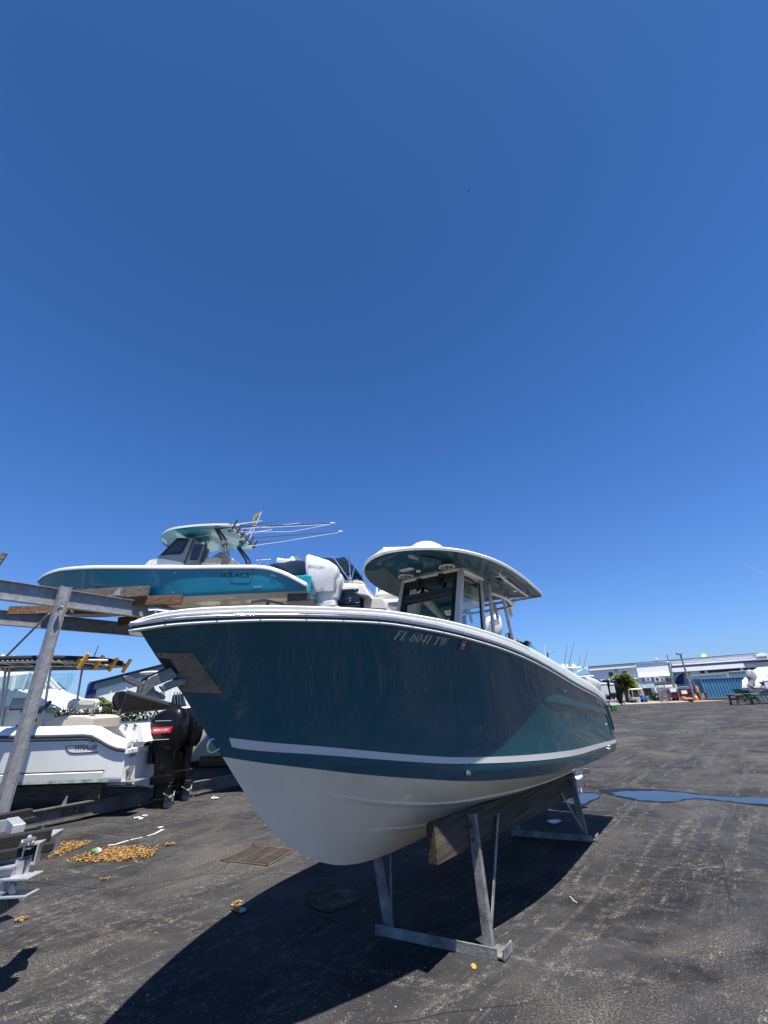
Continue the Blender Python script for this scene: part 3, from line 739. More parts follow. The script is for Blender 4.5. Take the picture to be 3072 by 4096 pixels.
wl = MB(); wl.sphere((3.30, -0.50, 2.55), (0.075, 0.075, 0.09), 16, 10); wl.tube([(3.30, -0.50, 2.30), (3.30, -0.50, 2.56)], 0.075, 16)
wl.build('bolster', M['white'], cons, smooth=60)
# leaning post and helm seat
sm = MB(); sm.box((4.95, 0, 2.0), (0.5, 1.0, 0.75)); sm.box((5.05, 0, 2.35), (0.1, 0.95, 0.2))
sm.build('leaning_post', M['seat'], boat, bevel=0.05, seg=3)
# ------------------------------------------------------------------ hardtop
def wt(u):
    t = (u-2.58)/1.65
    w = 0.955*(1-(1-min(max(t, 0), 1))**2.3)**0.55
    if u > 4.4: w *= 1-0.10*((u-4.4)/1.35)**1.5
    if u > 5.55: w *= math.sqrt(max(0.0, 1-((u-5.55)/0.24)**2*0.18))
    return w
US = [2.56+0.6*(i/14)**2 for i in range(15)]+[3.16+(5.55-3.16)*i/24 for i in range(1, 25)]+[5.58, 5.62, 5.66, 5.69]
ZC = pchip([(2.5, 3.425), (3.0, 3.415), (3.5, 3.385), (4.2, 3.345), (5.0, 3.305), (5.7, 3.275)])
def ht(u, f, top):
    w = wt(u)*f-0.05
    edge = 1-abs(f)**2.0
    nose = sstep(2.56, 3.3, u)
    zc = ZC(u)
    if top: return (u, w, zc+0.042+0.13*edge*(0.35+0.65*nose))
    return (u, w, zc+0.075*edge*nose)
fs = [-1, -0.97, -0.9, -0.8, -0.6, -0.4, -0.2, 0, 0.2, 0.4, 0.6, 0.8, 0.9, 0.97, 1]
mb = MB(); mb.grid([[ht(u, f, False) for f in fs] for u in US]); hard = mb.build('hardtop', M['tealtop'], boat, smooth=40)
mb = MB(); mb.grid([[ht(u, f, True) for f in fs] for u in US]); mb.build('hardtop_skin', M['white'], hard, smooth=40)
mb = MB(); loop_b = [ht(u, -1, False) for u in US[::-1]]+[ht(u, 1, False) for u in US]; 
rows = []
for i, p in enumerate(loop_b):
    a = Vector(loop_b[i-1]); b = Vector(loop_b[(i+1) % len(loop_b)]); d = (b-a); nn = Vector((d.y, -d.x, 0)).normalized()
    if nn.dot(Vector((p[0]-4.2, p[1], 0))) < 0: nn = -nn
    q = Vector(p)
    rows.append([q, q+nn*0.012+Vector((0, 0, 0.005)), q+nn*0.018+Vector((0, 0, 0.02)), q+nn*0.012+Vector((0, 0, 0.038)), q+Vector((0, 0, 0.043))])
rows.append(rows[0]); mb.grid(rows); mb.build('hardtop_rim', M['white'], hard, smooth=60)
# raised panels moulded under the roof
mb = MB()
cen = [(2.95, 0.10), (3.3, 0.36), (3.55, 0.42)]
lo = 3.405
def slabpan(poly, drop, shrink=0.85, z0=3.44):
    cx = sum(p[0] for p in poly)/len(poly); cy = sum(p[1] for p in poly)/len(poly)
    top = [(p[0], p[1], z0) for p in poly]; bot = [(cx+(p[0]-cx)*shrink, cy+(p[1]-cy)*shrink, z0-drop) for p in poly]
    n = len(poly); return top+bot, [tuple(range(n, 2*n))]+[(k, (k+1) % n, n+(k+1) % n, n+k) for k in range(n)]
mb.add(*slabpan([(2.80, -0.22), (2.80, 0.22), (3.62, 0.50), (5.2, 0.55), (5.2, -0.55), (3.62, -0.50)], 0.045, 0.93, 3.452))
mb.add(*slabpan([(2.95, -0.13), (2.95, 0.13), (3.28, 0.17), (3.28, -0.17)], 0.045, 0.7, 3.41))
for sg in (-1, 1): mb.add(*slabpan([(4.45, sg*0.62), (4.5, sg*0.80), (5.35, sg*0.76), (5.35, sg*0.60)], 0.03, 0.88, 3.35))
mb.build('ceiling_panel', M['tealtop'], hard, smooth=20)
mb = MB(); ring = []
for i in range(40):
    a = 2*math.pi*i/40; c, s_ = math.cos(a), math.sin(a); ex = 0.28
    ring.append((4.06+0.40*math.copysign(abs(c)**ex, c), 0.51*math.copysign(abs(s_)**ex, s_)))
mb.loft([[(x, y, 3.42) for x, y in ring], [(x, y, 3.385) for x, y in ring], [(4.06+(x-4.06)*0.97, y*0.97, 3.375) for x, y in ring]])
mb.build('console_flange', M['offwhite'], hard, smooth=40)
mb = MB(); mb.box((4.55, 0, 3.22), (0.5, 0.62, 0.26)); mb.build('electronics_box', M['offwhite'], hard, bevel=0.05, seg=3)
for sg in (-1, 1):
    mb = MB(); c0 = Vector((3.47, sg*0.32+(-0.07), 3.400)); 
    def disc(r0, r1, z, n=28, a0=0, a1=360):
        vs = []; fs_ = []
        for i in range(n+1):
            a = R(a0+(a1-a0)*i/n); vs += [(c0.x+r0*math.cos(a), c0.y+r0*math.sin(a), c0.z-z), (c0.x+r1*math.cos(a), c0.y+r1*math.sin(a), c0.z-z)]
        for i in range(n): fs_.append((2*i, 2*i+1, 2*i+3, 2*i+2))
        return vs, fs_
    mb.tube([c0, c0-Vector((0, 0, 0.012))], 0.105, 28); sp = mb.build('speaker', M['offwhite'], hard, smooth=40)
    mb = MB()
    for k in range(6): mb.add(*disc(0.034, 0.086, 0.0135, 6, k*60+8, k*60+52))
    mb.add(*disc(0.0, 0.026, 0.0135, 14)); mb.build('speaker_cone', M['black'], sp, clean=False)
mb = MB(); mb.tube([(3.40, 0.0, 3.41), (3.40, 0.0, 3.392)], 0.03, 20); mb.build('ceiling_light', M['white'], hard, smooth=40)
mb = MB()
for sg in (-1, 1): mb.tube([(5.15, sg*0.66, 3.36), (5.15, sg*0.66, 3.312)], 0.032, 16)
mb.build('ceiling_light', M['white'], hard, smooth=40)
mb = MB(); mb.box((3.12, -0.0, 3.362), (0.09, 0.17, 0.012)); spl = mb.build('spreader_light', M['offwhite'], hard, bevel=0.02)
mb = MB(); mb.box((3.12, -0.0, 3.355), (0.05, 0.12, 0.004)); mb.build('light_lens', M['midgrey'], spl)
mb = MB()
for sg in (-1, 1): mb.tube([(4.2, sg*0.80, 3.38), (4.25, sg*0.82, 3.32), (4.45, sg*0.83, 3.29), (5.3, sg*0.78, 3.25), (5.42, sg*0.765, 3.27), (5.44, sg*0.76, 3.32)], 0.016, 10)
mb.build('grab_rail', M['offwhite'], hard, smooth=60)
mb = MB(); r_ = []
for (zz, f) in ((0, 1), (0.03, 1.0), (0.06, 0.97), (0.10, 0.80), (0.125, 0.5), (0.13, 0.05)): r_.append([(3.60+0.31*f*math.cos(2*math.pi*k/32), -0.02+0.31*f*math.sin(2*math.pi*k/32), 3.50+zz*2.6) for k in range(32)])
mb.loft(r_); mb.build('radar_dome', M['white'], hard, smooth=40)
mb = MB(); mb.tube([(4.0, -0.62, 3.5), (4.0, -0.62, 3.56)], 0.015, 8); mb.box((4.0, -0.62, 3.57), (0.03, 0.03, 0.02)); mb.build('antenna_mount', M['chrome'], hard)
# hardtop legs, launcher ring and rod holders
for sg in (-1, 1):
    mb = MB(); mb.tube([(4.40, sg*0.47, 1.5), (4.47, sg*0.475, 2.5), (4.60, sg*0.48, 3.36)], 0.026, 10); mb.build('hardtop_leg', M['greywhite'], boat, smooth=60)
    mb = MB(); mb.tube([(5.25, sg*0.47, 1.5), (5.2, sg*0.475, 2.6), (5.05, sg*0.48, 3.33)], 0.024, 10); mb.build('hardtop_leg', M['greywhite'], boat, smooth=60)
rz_ = 3.20
mb = MB(); mb.tube([(4.58, -0.50, rz_+0.02), (5.0, -0.54, rz_+0.01), (5.45, -0.50, rz_-0.01), (5.58, -0.42, rz_-0.02), (5.63, -0.25, rz_-0.02), (5.64, 0.25, rz_-0.02), (5.58, 0.42, rz_-0.02), (5.45, 0.50, rz_-0.01), (5.0, 0.54, rz_+0.01), (4.58, 0.50, rz_+0.02)], 0.024, 12)
for y in (-0.42, 0.42): mb.tube([(5.45, y, rz_), (5.42, y, 3.42)], 0.018, 8)
ringo = mb.build('launcher_ring', M['offwhite'], boat, smooth=60)
for y in (-0.36, -0.12, 0.12, 0.36):
    mb = MB(); mb.tube([(5.58, y, rz_+0.10), (5.62, y, rz_-0.02), (5.66, y, rz_-0.16), (5.665, y, rz_-0.175)], [0.026, 0.026, 0.025, 0.012], 12); mb.build('rod_holder', M['greywhite'], ringo, smooth=50)

# ------------------------------------------------------------------ outboard motors (local: x aft, z up, origin at the clamp)
def sq_ring(cx, cy, z, lx, ly, ex=0.45, n=28, tilt=0.0):
    o = []
    for i in range(n):
        a = 2*math.pi*i/n; c, s_ = math.cos(a), math.sin(a); dx = lx*math.copysign(abs(c)**ex, c)
        o.append((cx+dx, cy+ly*math.copysign(abs(s_)**ex, s_), z+tilt*dx))
    return o
def outboard(parent, loc, style, mcowl, mleg, sc=1.0, tilt=0.0, text=None, mtext=None, mprop=None):
    mb = MB()   # midsection
    mb.loft([sq_ring(0.29, 0, -0.62, 0.20, 0.085, 0.7), sq_ring(0.29, 0, -0.35, 0.21, 0.11, 0.7), sq_ring(0.28, 0, -0.1, 0.24, 0.15, 0.6), sq_ring(0.26, 0, 0.12, 0.27, 0.17, 0.6)])
    mb.box((0.02, 0, -0.1), (0.10, 0.26, 0.42)); mb.box((0.10, 0, -0.12), (0.14, 0.16, 0.34))
    o = mb.build('outboard_motor', mleg, parent, smooth=35)
    o.location = loc; o.scale = (sc, sc, sc); o.rotation_euler = (0, -tilt, 0)
    mb = MB()
    if style == 'round':
        Z = [(-0.02, .34, .25, .17, -.25), (0.06, .33, .33, .20, -.2), (0.16, .32, .38, .22, -.12), (0.3, .31, .41, .235, 0), (0.46, .31, .415, .24, 0.02), (0.60, .32, .38, .225, .05), (0.70, .34, .31, .19, .08), (0.755, .35, .20, .14, .08), (0.77, .35, .06, .05, .05)]
    elif style == 'sharp':
        Z = [(-0.30, .30, .26, .19, -.1), (0.0, .32, .36, .23, 0), (0.12, .32, .44, .25, 0), (0.34, .32, .46, .26, -.12), (0.50, .31, .44, .26, -.36), (0.62, .29, .38, .24, -.5), (0.70, .27, .30, .19, -.55), (0.715, .27, .10, .08, -.55)]
    else:
        Z = [(0.05, .26, .26, .18, 0), (0.12, .27, .30, .2, 0), (0.35, .28, .33, .22, .0), (0.55, .29, .32, .21, .08), (0.66, .30, .28, .19, .14), (0.73, .31, .20, .14, .16), (0.745, .31, .07, .05, .16)]
    mb.loft([sq_ring(c, 0, z, lx, ly, 0.55 if style != 'sharp' else 0.26, 36, t) for z, c, lx, ly, t in Z])
    cw = mb.build('cowling', mcowl, o, smooth=40 if style != 'sharp' else 25)
    mb = MB()   # lower unit: plates, gearcase, skeg
    mb.loft([sq_ring(0.28, 0, -0.54, 0.22, 0.10, 0.7), sq_ring(0.29, 0, -0.57, 0.27, 0.14, 0.6), sq_ring(0.29, 0, -0.70, 0.26, 0.13, 0.6), sq_ring(0.27, 0, -0.72, 0.16, 0.06, 0.7)])
    mb.loft([sq_ring(0.30, 0, -0.795, 0.27, 0.10, 0.6), sq_ring(0.30, 0, -0.785, 0.27, 0.10, 0.6)])
    mb.loft([sq_ring(0.27, 0, -0.70, 0.17, 0.045, 0.9), sq_ring(0.25, 0, -0.9, 0.14, 0.03, 0.9), sq_ring(0.24, 0, -1.02, 0.15, 0.045, 0.9)])
    mb.tube([(0.0, 0, -1.0), (0.05, 0, -1.0), (0.14, 0, -1.0), (0.30, 0, -1.0), (0.40, 0, -1.0)], [0.008, 0.042, 0.06, 0.06, 0.052], 18)
    mb.prism([(0.12, -0.006, -1.03), (0.33, -0.006, -1.03), (0.30, -0.006, -1.24), (0.24, -0.006, -1.25)], (0, 0.012, 0))
    mb.build('lower_unit', mleg, o, smooth=40)
    mb = MB(); mb.tube([(0.40, 0, -1.0), (0.55, 0, -1.0)], [0.052, 0.06], 16)
    for k in range(3):
        a0_ = 2*math.pi*k/3+0.5; rows = []
        for i in range(8):
            r_ = 0.05+0.135*i/7; hw = 0.42*math.sin(math.pi*(i+1.6)/9.6)
            rows.append([(0.47+0.10*(j-1.5)/1.5*(1-0.4*i/7), r_*math.cos(a0_+hw*(j-1.5)/1.5), -1.0+r_*math.sin(a0_+hw*(j-1.5)/1.5)) for j in range(4)])
        mb.grid(rows)
    p = mb.build('propeller', mprop or M['chrome'], o, smooth=50)
    m_ = p.modifiers.new('thick', 'SOLIDIFY'); m_.thickness = 0.006
    if text:
        txt, z0, x0, wd, ht_, slope, yy = text
        text_obj(txt, lambda x, y: (x0+x, -yy-0.004, z0+y+slope*x), wd, mtext, cw, 'brand_lettering', height=ht_, shear=0.15, bold=0.01)
    return o
for y in (-0.36, 0.36): outboard(boat, (7.42, y, 1.42), 'std', M['white'], M['white'], 0.92, 0.0)

# ================================================================== stand under the big boat
PB = lambda u, p, z: (u, -p, z)
stand = thing('boat_stand', 'steel and timber stand with two long planks carrying the dark teal boat', 'boat stand', BOW, math.atan2(E3.y, E3.x))
def zw(u): return 0.955-0.052*(u-2.25)
for p_ in (0.60, -0.60):
    mb = MB(); u0, u1, hh, th = 2.28, 6.45, 0.27, 0.085
    pr = [(-th/2, 0), (th/2, 0), (th/2, hh*0.86), (th*0.28, hh), (-th*0.28, hh), (-th/2, hh*0.86)]
    mb.loft([[(u, -p_+a, zw(u)-hh+b) for a, b in pr] for u in [u0+(u1-u0)*i/12 for i in range(13)]])
    mb.build('timber_bunk', M['wooddark'], stand, bevel=0.006)
for ur, ul in ((2.84, 2.66), (6.10, 5.88)):
    bd = (Vector(PB(ur, 0.80, 0))-Vector(PB(ul, -0.26, 0))); bn = bd.normalized(); bs_ = Vector((bn.y, -bn.x, 0))
    if bs_.x > 0: bs_ = -bs_
    a = Vector(PB(ul, -0.26, 0)); b = Vector(PB(ur, 0.80, 0))
    mb = MB(); mb.bar(a+bs_*0.05+Vector((0, 0, .035)), b+bs_*0.05+Vector((0, 0, .035)), 0.012, 0.07); mb.bar(a+Vector((0, 0, .006)), b+Vector((0, 0, .006)), 0.10, 0.012); mb.build('base_bar', M['galvold'], stand, bevel=0.002)
    for (uf, pf, ptop, ut) in ((ur, 0.71, 0.665, ur+0.03), (ul+0.03, -0.17, -0.56, ul+0.25)):
        mb = MB(); a = Vector(PB(uf, pf, 0.012)); b = Vector(PB(ut, ptop, zw(ut)-0.02))
        d = (b-a).normalized(); up = Vector((1, 0, 0)); sd_ = d.cross(up).normalized()
        mb.bar(a, b, 0.075, 0.010, up=up)
        for k in (-1, 1): mb.bar(a+sd_*0.0375*k+up*0.02, b+sd_*0.0375*k+up*0.02, 0.008, 0.044, up=up)
        lg = mb.build('leg', M['galvold'], stand, bevel=0.002)
        mb = MB()
        for k in (0.80, 0.90): q = a.lerp(b, k); mb.tube([q-up*0.006, q-up*0.022], 0.013, 6)
        mb.build('bolt', M['rust'], lg)
        mb = MB(); mb.bar(PB(uf+0.05, pf, 0.05), PB(uf+0.62 if uf < 4 else uf-0.55, ptop, zw(uf)-0.13), 0.04, 0.008, up=(0, 1, 0)); mb.build('brace', M['galvold'], stand, bevel=0.002)
    q = Vector(PB(ur, 0.80, 0)); mb = MB(); mb.box(q+Vector((0.03, 0.0, 0.02)), (0.17, 0.13, 0.012)); mb.box(q+Vector((0.03, -0.06, 0.04)), (0.17, 0.012, 0.065)); mb.build('foot_plate', M['galvold'], stand, bevel=0.002)

# ================================================================== galvanised rack on the left
def isec(mb, a, b, h, w, t=0.016):
    """I-section beam from a to b, top flange at the given points"""
    a, b = Vector(a), Vector(b); z = Vector((0, 0, 1))
    mb.bar(a-z*t/2, b-z*t/2, w, t); mb.bar(a-z*(h-t/2), b-z*(h-t/2), w, t); mb.bar(a-z*h/2, b-z*h/2, t, h-2*t); return mb
RZ = 4.50
rack = thing('boat_rack', 'tall galvanised steel rack whose top beams carry the turquoise boat', 'boat rack', (-7.3, 9.15, 0))
off = Vector((-7.3, 9.15, 0))
def beam_at(px, py, z=RZ):
    d = ray(px, py); return Vector((0, 0, CAMH))+d*((z-CAMH)/d.z)
A0 = beam_at(0, 2320); A1 = beam_at(500, 2397); dA = (A1-A0).normalized()
B0 = beam_at(0, 2440); B1 = beam_at(500, 2491); dB = (B1-B0).normalized()
mb = MB(); isec(mb, A0-dA*4-off, A1+dA*2.2-off, 0.40, 0.16); mb.build('beam', M['galv'], rack)
mb = MB(); isec(mb, B0-dB*5-off, B1+dB*2.5-off, 0.38, 0.16); mb.build('beam', M['galv'], rack)
A_post = Vector((-7.42, 9.12, 0)); A_post = A0+dA*((A_post-A0).dot(dA)); 
top = P(258, 2365, A_post.y-0.12); foot = P(20, 3290, A_post.y-0.12); foot.z = 0
PX = Vector((top.x, top.y, 0))
mb = MB(); sdv = Vector((0.82, -0.57, 0)).normalized(); fw = Vector((0.57, 0.82, 0))
a_, b_ = Vector((PX.x, PX.y, 0))-off, Vector((PX.x, PX.y, RZ+0.02))-off
mb.bar(a_, b_, 0.012, 0.21, up=fw)
for k in (-1, 1): mb.bar(a_+fw*0.10*k, b_+fw*0.10*k, 0.15, 0.014, up=fw)
pst = mb.build('post', M['galv'], rack)
mb = MB(); mb.box((PX+Vector((0.03, 0.02, RZ-0.42)))-off, (0.02, 0.02, 0.02)); 
for k in range(3):
    q = P(246, 2390+k*22, PX.y-0.08)-off; mb.tube([q+Vector((0, 0.02, 0)), q-Vector((0, 0.03, 0))], 0.014, 6)
q = P(240, 2430, PX.y-0.1)-off; mb.tube([q+Vector((0, 0.05, 0)), q-Vector((0, 0.03, 0))], [0.05, 0.03], 7)
mb.build('bolt', M['galvold'], pst)
# second row posts and a diagonal rod
PB2 = B0+dB*((Vector((-9.1, 12.3, 0))-B0).dot(dB))
mb = MB(); mb.bar(P(195, 2455, 9.6)-off, P(-150, 2800, 12.0)-off, 0.035, 0.035); mb.build('tie_rod', M['galvold'], rack)
def wpx(px0, py0, px1, py1, Y0, Y1, h, th, nm='timber_bunk', m='woodgrey', ext=0.0):
    a = P(px0, py0, Y0); b = P(px1, py1, Y1); d = (b-a).normalized(); a = a-d*ext
    mb = MB(); mb.bar(a-off-Vector((0, 0, h/2)), b-off-Vector((0, 0, h/2)), th, h); return mb.build(nm, M[m], rack, bevel=0.008)
wpx(285, 2361, 597, 2345, 10.85, 10.45, 0.27, 0.11)
wpx(430, 2392, 730, 2380, 10.65, 10.45, 0.24, 0.10, m='woodbrown')
wpx(42, 2426, 470, 2420, 10.7, 11.4, 0.22, 0.12, m='woodbrown', ext=0.0)
wpx(478, 2470, 640, 2450, 12.3, 12.3, 0.24, 0.12, m='woodbrown')
mb = MB(); q = P(463, 2385, 10.35)-off
mb.prism([q+Vector((-0.09, 0, 0)), q+Vector((0.10, 0, 0)), q+Vector((0.10, 0, 0.22)), q+Vector((0.02, 0, 0.22))], (0, -0.01, 0)); mb.box(q+Vector((0.08, -0.05, 0)), (0.42, 0.12, 0.014)); mb.build('bracket', M['galv'], rack)
for q in (P(172, 2450, 10.8)-off, P(565, 2470, 12)-off):
    mb = MB(); mb.box(q, (0.25, 0.12, 0.03)); mb.build('bracket', M['galv'], rack)
mb = MB(); q = P(4, 2248, 8.4)-off; mb.bar(q+Vector((0.02, 0, 0.2)), q+Vector((-0.12, 0, -0.25)), 0.12, 0.03, up=(0, 1, 0)); mb.build('upright_stub', M['woodgrey'], rack)

# lower rack the white boat sits on
M['beamdark'] = mat('shade-darkened galvanised beam', (0.17, 0.17, 0.17), 0.7, 0.3, var=0.6, vscale=5, col2=(0.06, 0.055, 0.05), bump=0.2)  # the hull's shadow over this beam is put into its dark colour
low = thing('boat_rack', 'low galvanised steel beams with timber bunks under the white boat with black outboards', 'boat rack', (-6, 10, 0)); off2 = Vector((-6, 10, 0))
c0 = G(89, 3316, 0.05); c1 = G(868, 3157, 0.05); dC = (c1-c0).normalized()
mb = MB(); isec(mb, c0-dC*2+Vector((0, 0, .25))-off2, c1+dC*3+Vector((0, 0, .25))-off2, 0.25, 0.13); bm_ = mb.build('beam', M['beamdark'], low)
for s_ in (0.3, 3.2, 6.5):
    mb = MB(); q = c0+dC*s_-off2; mb.box((q.x, q.y, 0.025), (0.1, 0.1, 0.05)); mb.build('foot_block', M['galvold'], low)
nd = Vector((dC.y, -dC.x, 0))
def beamtxt(txt, s_, wd, h):
    base = c0+dC*s_+nd*0.010+Vector((0, 0, 0.07))-off2
    text_obj(txt, lambda x, y: base+dC*x+Vector((0, 0, y)), wd, M['darkletter'], bm_, 'painted_number', height=h, bold=0.03)
beamtxt('126', 0.55, 0.42, 0.13); beamtxt('126-B', 3.35, 0.45, 0.08)
# ================================================================== generic helpers for the other boats
def gen_hull(L, hb, zk, sheer, chine_st, chine_bow, stemu=0.17, uc=0.09, endx=None, pexp=None, wcr=0.86, lip=0.02, bow_full=2.2):
    """sheer = [(u, z)], keel level at zk; returns a Hull"""
    zb = sheer[0][1]; zs = pchip(sheer)
    def ws(u):
        t = max(u, 0)/L
        return hb*(1-(1-t/0.5)**bow_full) if t < 0.5 else hb*(1-0.05*((t-0.5)/0.5)**2)
    def wc(u):
        t = max(0, (u-uc*L)/(L*(1-uc)))
        return hb*wcr*(1-(1-t/0.62)**2.0) if t < 0.62 else hb*wcr
    zuc = chine_bow
    stem = [(0, zb), (uc*L*0.5, zb+(zuc-zb)*0.52), (uc*L, zuc), (stemu*L, zk+(zuc-zk)*0.35), (stemu*L*1.5, zk+(zuc-zk)*0.08), (stemu*L*2.2, zk)]
    h = Hull(L, sheer, ws, [(uc*L, zuc), (0.25*L, zuc+(chine_st-zuc)*0.5), (0.45*L, zuc+(chine_st-zuc)*0.82), (L, chine_st)], wc, stem, uc*L, [(0, zk), (L, zk)],
             endx or [(0, L), (1, L)], pexp or [(0, 1.25), (0.3*L, 1.1), (L, 0.85)], lip)
    h.stem_end = stemu*L*2.2; h.liph = 0.06
    return h

# ================================================================== turquoise boat on the rack
ss = P(1180, 2310, 10.5)
solB = Vector((-10.65, 12.05, 0)); solang = R(90-92.5)
sol = thing('center_console_boat', 'turquoise fishing boat with grey console and outriggers, high on the steel rack', 'boat', solB, solang)
SL = 8.62; SHB = 1.36
SH = gen_hull(SL, SHB, 4.40, [(0, 5.58), (0.5, 5.62), (1.2, 5.60), (2.0, 5.53), (3.5, 5.39), (5.3, 5.27), (6.6, 5.21), (7.3, 5.17), (7.55, 5.13), (8.0, 4.97), (8.62, 4.62)], 4.52, 4.92, stemu=0.12, uc=0.075, bow_full=2.5, wcr=0.9)
SH.build(sol, M['turq'], M['bottom'], nt=14, nst=60)
sc_ = lambda u: 0.09+0.02*sstep(0, 3, u)
SH.sweep(SH.sz, [(-0.005, -0.02), (0.02, -0.02), (0.026, 0.0), (0.02, 0.02), (-0.005, 0.02)], 60).build('rub_rail', M['midgrey'], sol, smooth=50)
SH.sweep(SH.sz, lambda u: [(-0.005, 0.02), (0.02, 0.02), (0.022, 0.06), (0.0, 0.095), (-0.04, 0.112), (-0.24, 0.115), (-0.26, 0.09), (-0.26, 0.05), (-0.2, 0.05), (-0.02, 0.07)], 60).build('gunwale', M['white'], sol, smooth=45)
mb = MB(); mb.grid([[(u, k*max(SH.W(u, SH.sz(u)-0.02)-0.05, 0.004), SH.sz(u)-0.02) for k in (-1, 0, 1)] for u in [0.1, 0.5, 1, 2, 3.0]]); mb.grid([[(u, k*(SH.W(max(u, 3.2), 4.95)-0.08), z) for k in (-1, 0, 1)] for u, z in [(3.0, 5.4), (3.05, 4.95), (4, 4.95), (5, 4.95), (6, 4.95), (7.5, 4.95)]]); mb.build('deck', M['white'], sol, smooth=30)
def SP(x, y, w=0.0):
    """pixel -> local point on the plane at half-breadth w to port of the turquoise boat's centreline"""
    ex = Vector((math.cos(solang), math.sin(solang), 0)); ny = Vector((-ex.y, ex.x, 0))
    d = ray(x, y); o = Vector((0, 0, CAMH)); t = ((solB-o).dot(ny)-w)/d.dot(ny); q = o+d*t-solB
    return Vector((q.dot(ex), q.dot(ny), q.z))
# transom bracket block & boot below the engine
mb = MB(); mb.box((8.25, 0, 4.85), (0.7, 1.5, 0.5)); mb.build('engine_bracket', M['turq'], sol, bevel=0.05)
# console
mb = MB()
def spoly(pp, w0, w1, mb): 
    a = [SP(x, y, w1) for x, y in pp]; mb.prism([(v.x, -w1, v.z) for v in a], (0, w1-w0, 0)); return mb
WC = 0.55
spoly([(600, 2258), (630, 2225), (640, 2222), (707, 2150), (775, 2150), (740, 2258)], -WC, WC, mb)
cs = mb.build('console', M['midgrey'], sol, bevel=0.02)
tr = MB(); spoly([(601, 2258), (628, 2234), (640, 2232), (690, 2240), (730, 2248), (735, 2258)], -WC-0.03, WC+0.03, tr); spoly([(575, 2262), (598, 2240), (622, 2236), (612, 2262)], -0.4, 0.4, tr); tr.build('console_skirt', M['white'], cs, bevel=0.02)
wn = MB(); spoly([(637, 2223), (708, 2152), (757, 2156), (729, 2213)], WC, WC+0.012, wn); wn.build('side_window', M['black'], cs)
wn = MB(); spoly([(661, 2214), (709, 2160), (749, 2163), (723, 2206)], WC, WC+0.018, wn); wn.build('window_pane', M['darkglass'], cs)
wn = MB(); spoly([(775, 2180), (812, 2180), (790, 2240), (758, 2240)], WC, WC+0.01, wn); wn.build('window_pane', M['darkglass'], cs)
for a_ in ((688, 2221),):
    b0 = SP(*a_, WC); text_obj('32CS', lambda x, y: (b0.x+x, -WC-0.014, b0.z+y-0.02), 0.27, M['black'], cs, 'model_lettering', height=0.04, shear=0.1)
# aft console frame, covered seats
mb = MB(); 
for w_ in (-WC, WC):
    for p_, q_ in (((778, 2152), (738, 2256)), ((778, 2180), (826, 2182)), ((826, 2182), (800, 2255)), ((832, 2195), (812, 2250))):
        a, b = SP(*p_, w_), SP(*q_, w_); mb.bar((a.x, -w_, a.z), (b.x, -w_, b.z), 0.06, 0.05)
mb.build('console_frame', M['dkgrey'], sol, bevel=0.01)
mb = MB(); random.seed(3)
pp = [(800, 2256), (812, 2235), (840, 2228), (872, 2224), (882, 2232), (880, 2256)]
spoly(pp, -0.55, 0.55, mb); sc0 = mb.build('seat_cover', M['seat'], sol, bevel=0.04, seg=3)
mb = MB(); spoly([(840, 2232), (880, 2205), (935, 2236), (930, 2254), (885, 2250)], -0.45, 0.45, mb); mb.build('seat_cover', M['midgrey'], sol, bevel=0.04, seg=3)
# T-top
mb = MB()
def stt(px_, py_, w_): v = SP(px_, py_, w_); return v
zf = 6.50
u_f, u_b = 3.82, 6.25
def tw(u): t = (u-u_f)/(u_b-u_f); return 1.02*(1-(1-min(t*2.6, 1))**2.2)**0.6
uu = [u_f+(u_b-u_f)*(i/24)**1.3 for i in range(25)]
def tz(u, f, d): 
    t = (u-u_f)/(u_b-u_f); return zf+0.12*math.sin(t*math.pi*0.8)+0.05*(1-f*f)+d+0.03*t
ff = [-1, -.9, -.6, -.3, 0, .3, .6, .9, 1]
mb.grid([[(u, f*tw(u), tz(u, f, 0)) for f in ff] for u in uu]); tt = mb.build('hardtop', M['turq'], sol, smooth=40)
mb = MB(); mb.grid([[(u, f*(tw(u)+0.012), tz(u, f, 0.065+0.02*(1-f*f))) for f in ff] for u in uu])
for sg in (-1, 1): mb.grid([[(u, sg*(tw(u)+0.012), tz(u, 1, 0.065)), (u, sg*(tw(u)+0.014), tz(u, 1, 0.0))] for u in uu])
mb.add([(u_b, -tw(u_b), tz(u_b, 1, 0)), (u_b, tw(u_b), tz(u_b, 1, 0)), (u_b, tw(u_b), tz(u_b, 1, .065)), (u_b, -tw(u_b), tz(u_b, 1, .065))], [(0, 1, 2, 3)])
mb.build('hardtop_skin', M['white'], tt, smooth=40)
for sg in (-1, 1):
    mb = MB()
    for uo in (0, 0.14):
        mb.tube([(6.12+uo, sg*0.95, 5.2), (6.18+uo, sg*0.95, 5.75), (6.05+uo*0.8, sg*0.92, 6.2), (5.75+uo*0.5, sg*0.85, tz(6.0, 0.8, 0))], 0.034, 8)
    for zz, uu_ in ((5.5, 6.15), (5.8, 6.17), (6.05, 6.1)): mb.bar((uu_, sg*0.95, zz), (uu_+0.14, sg*0.95, zz+0.03), 0.05, 0.05)
    mb.build('hardtop_leg', M['dkgrey'], sol, smooth=60)
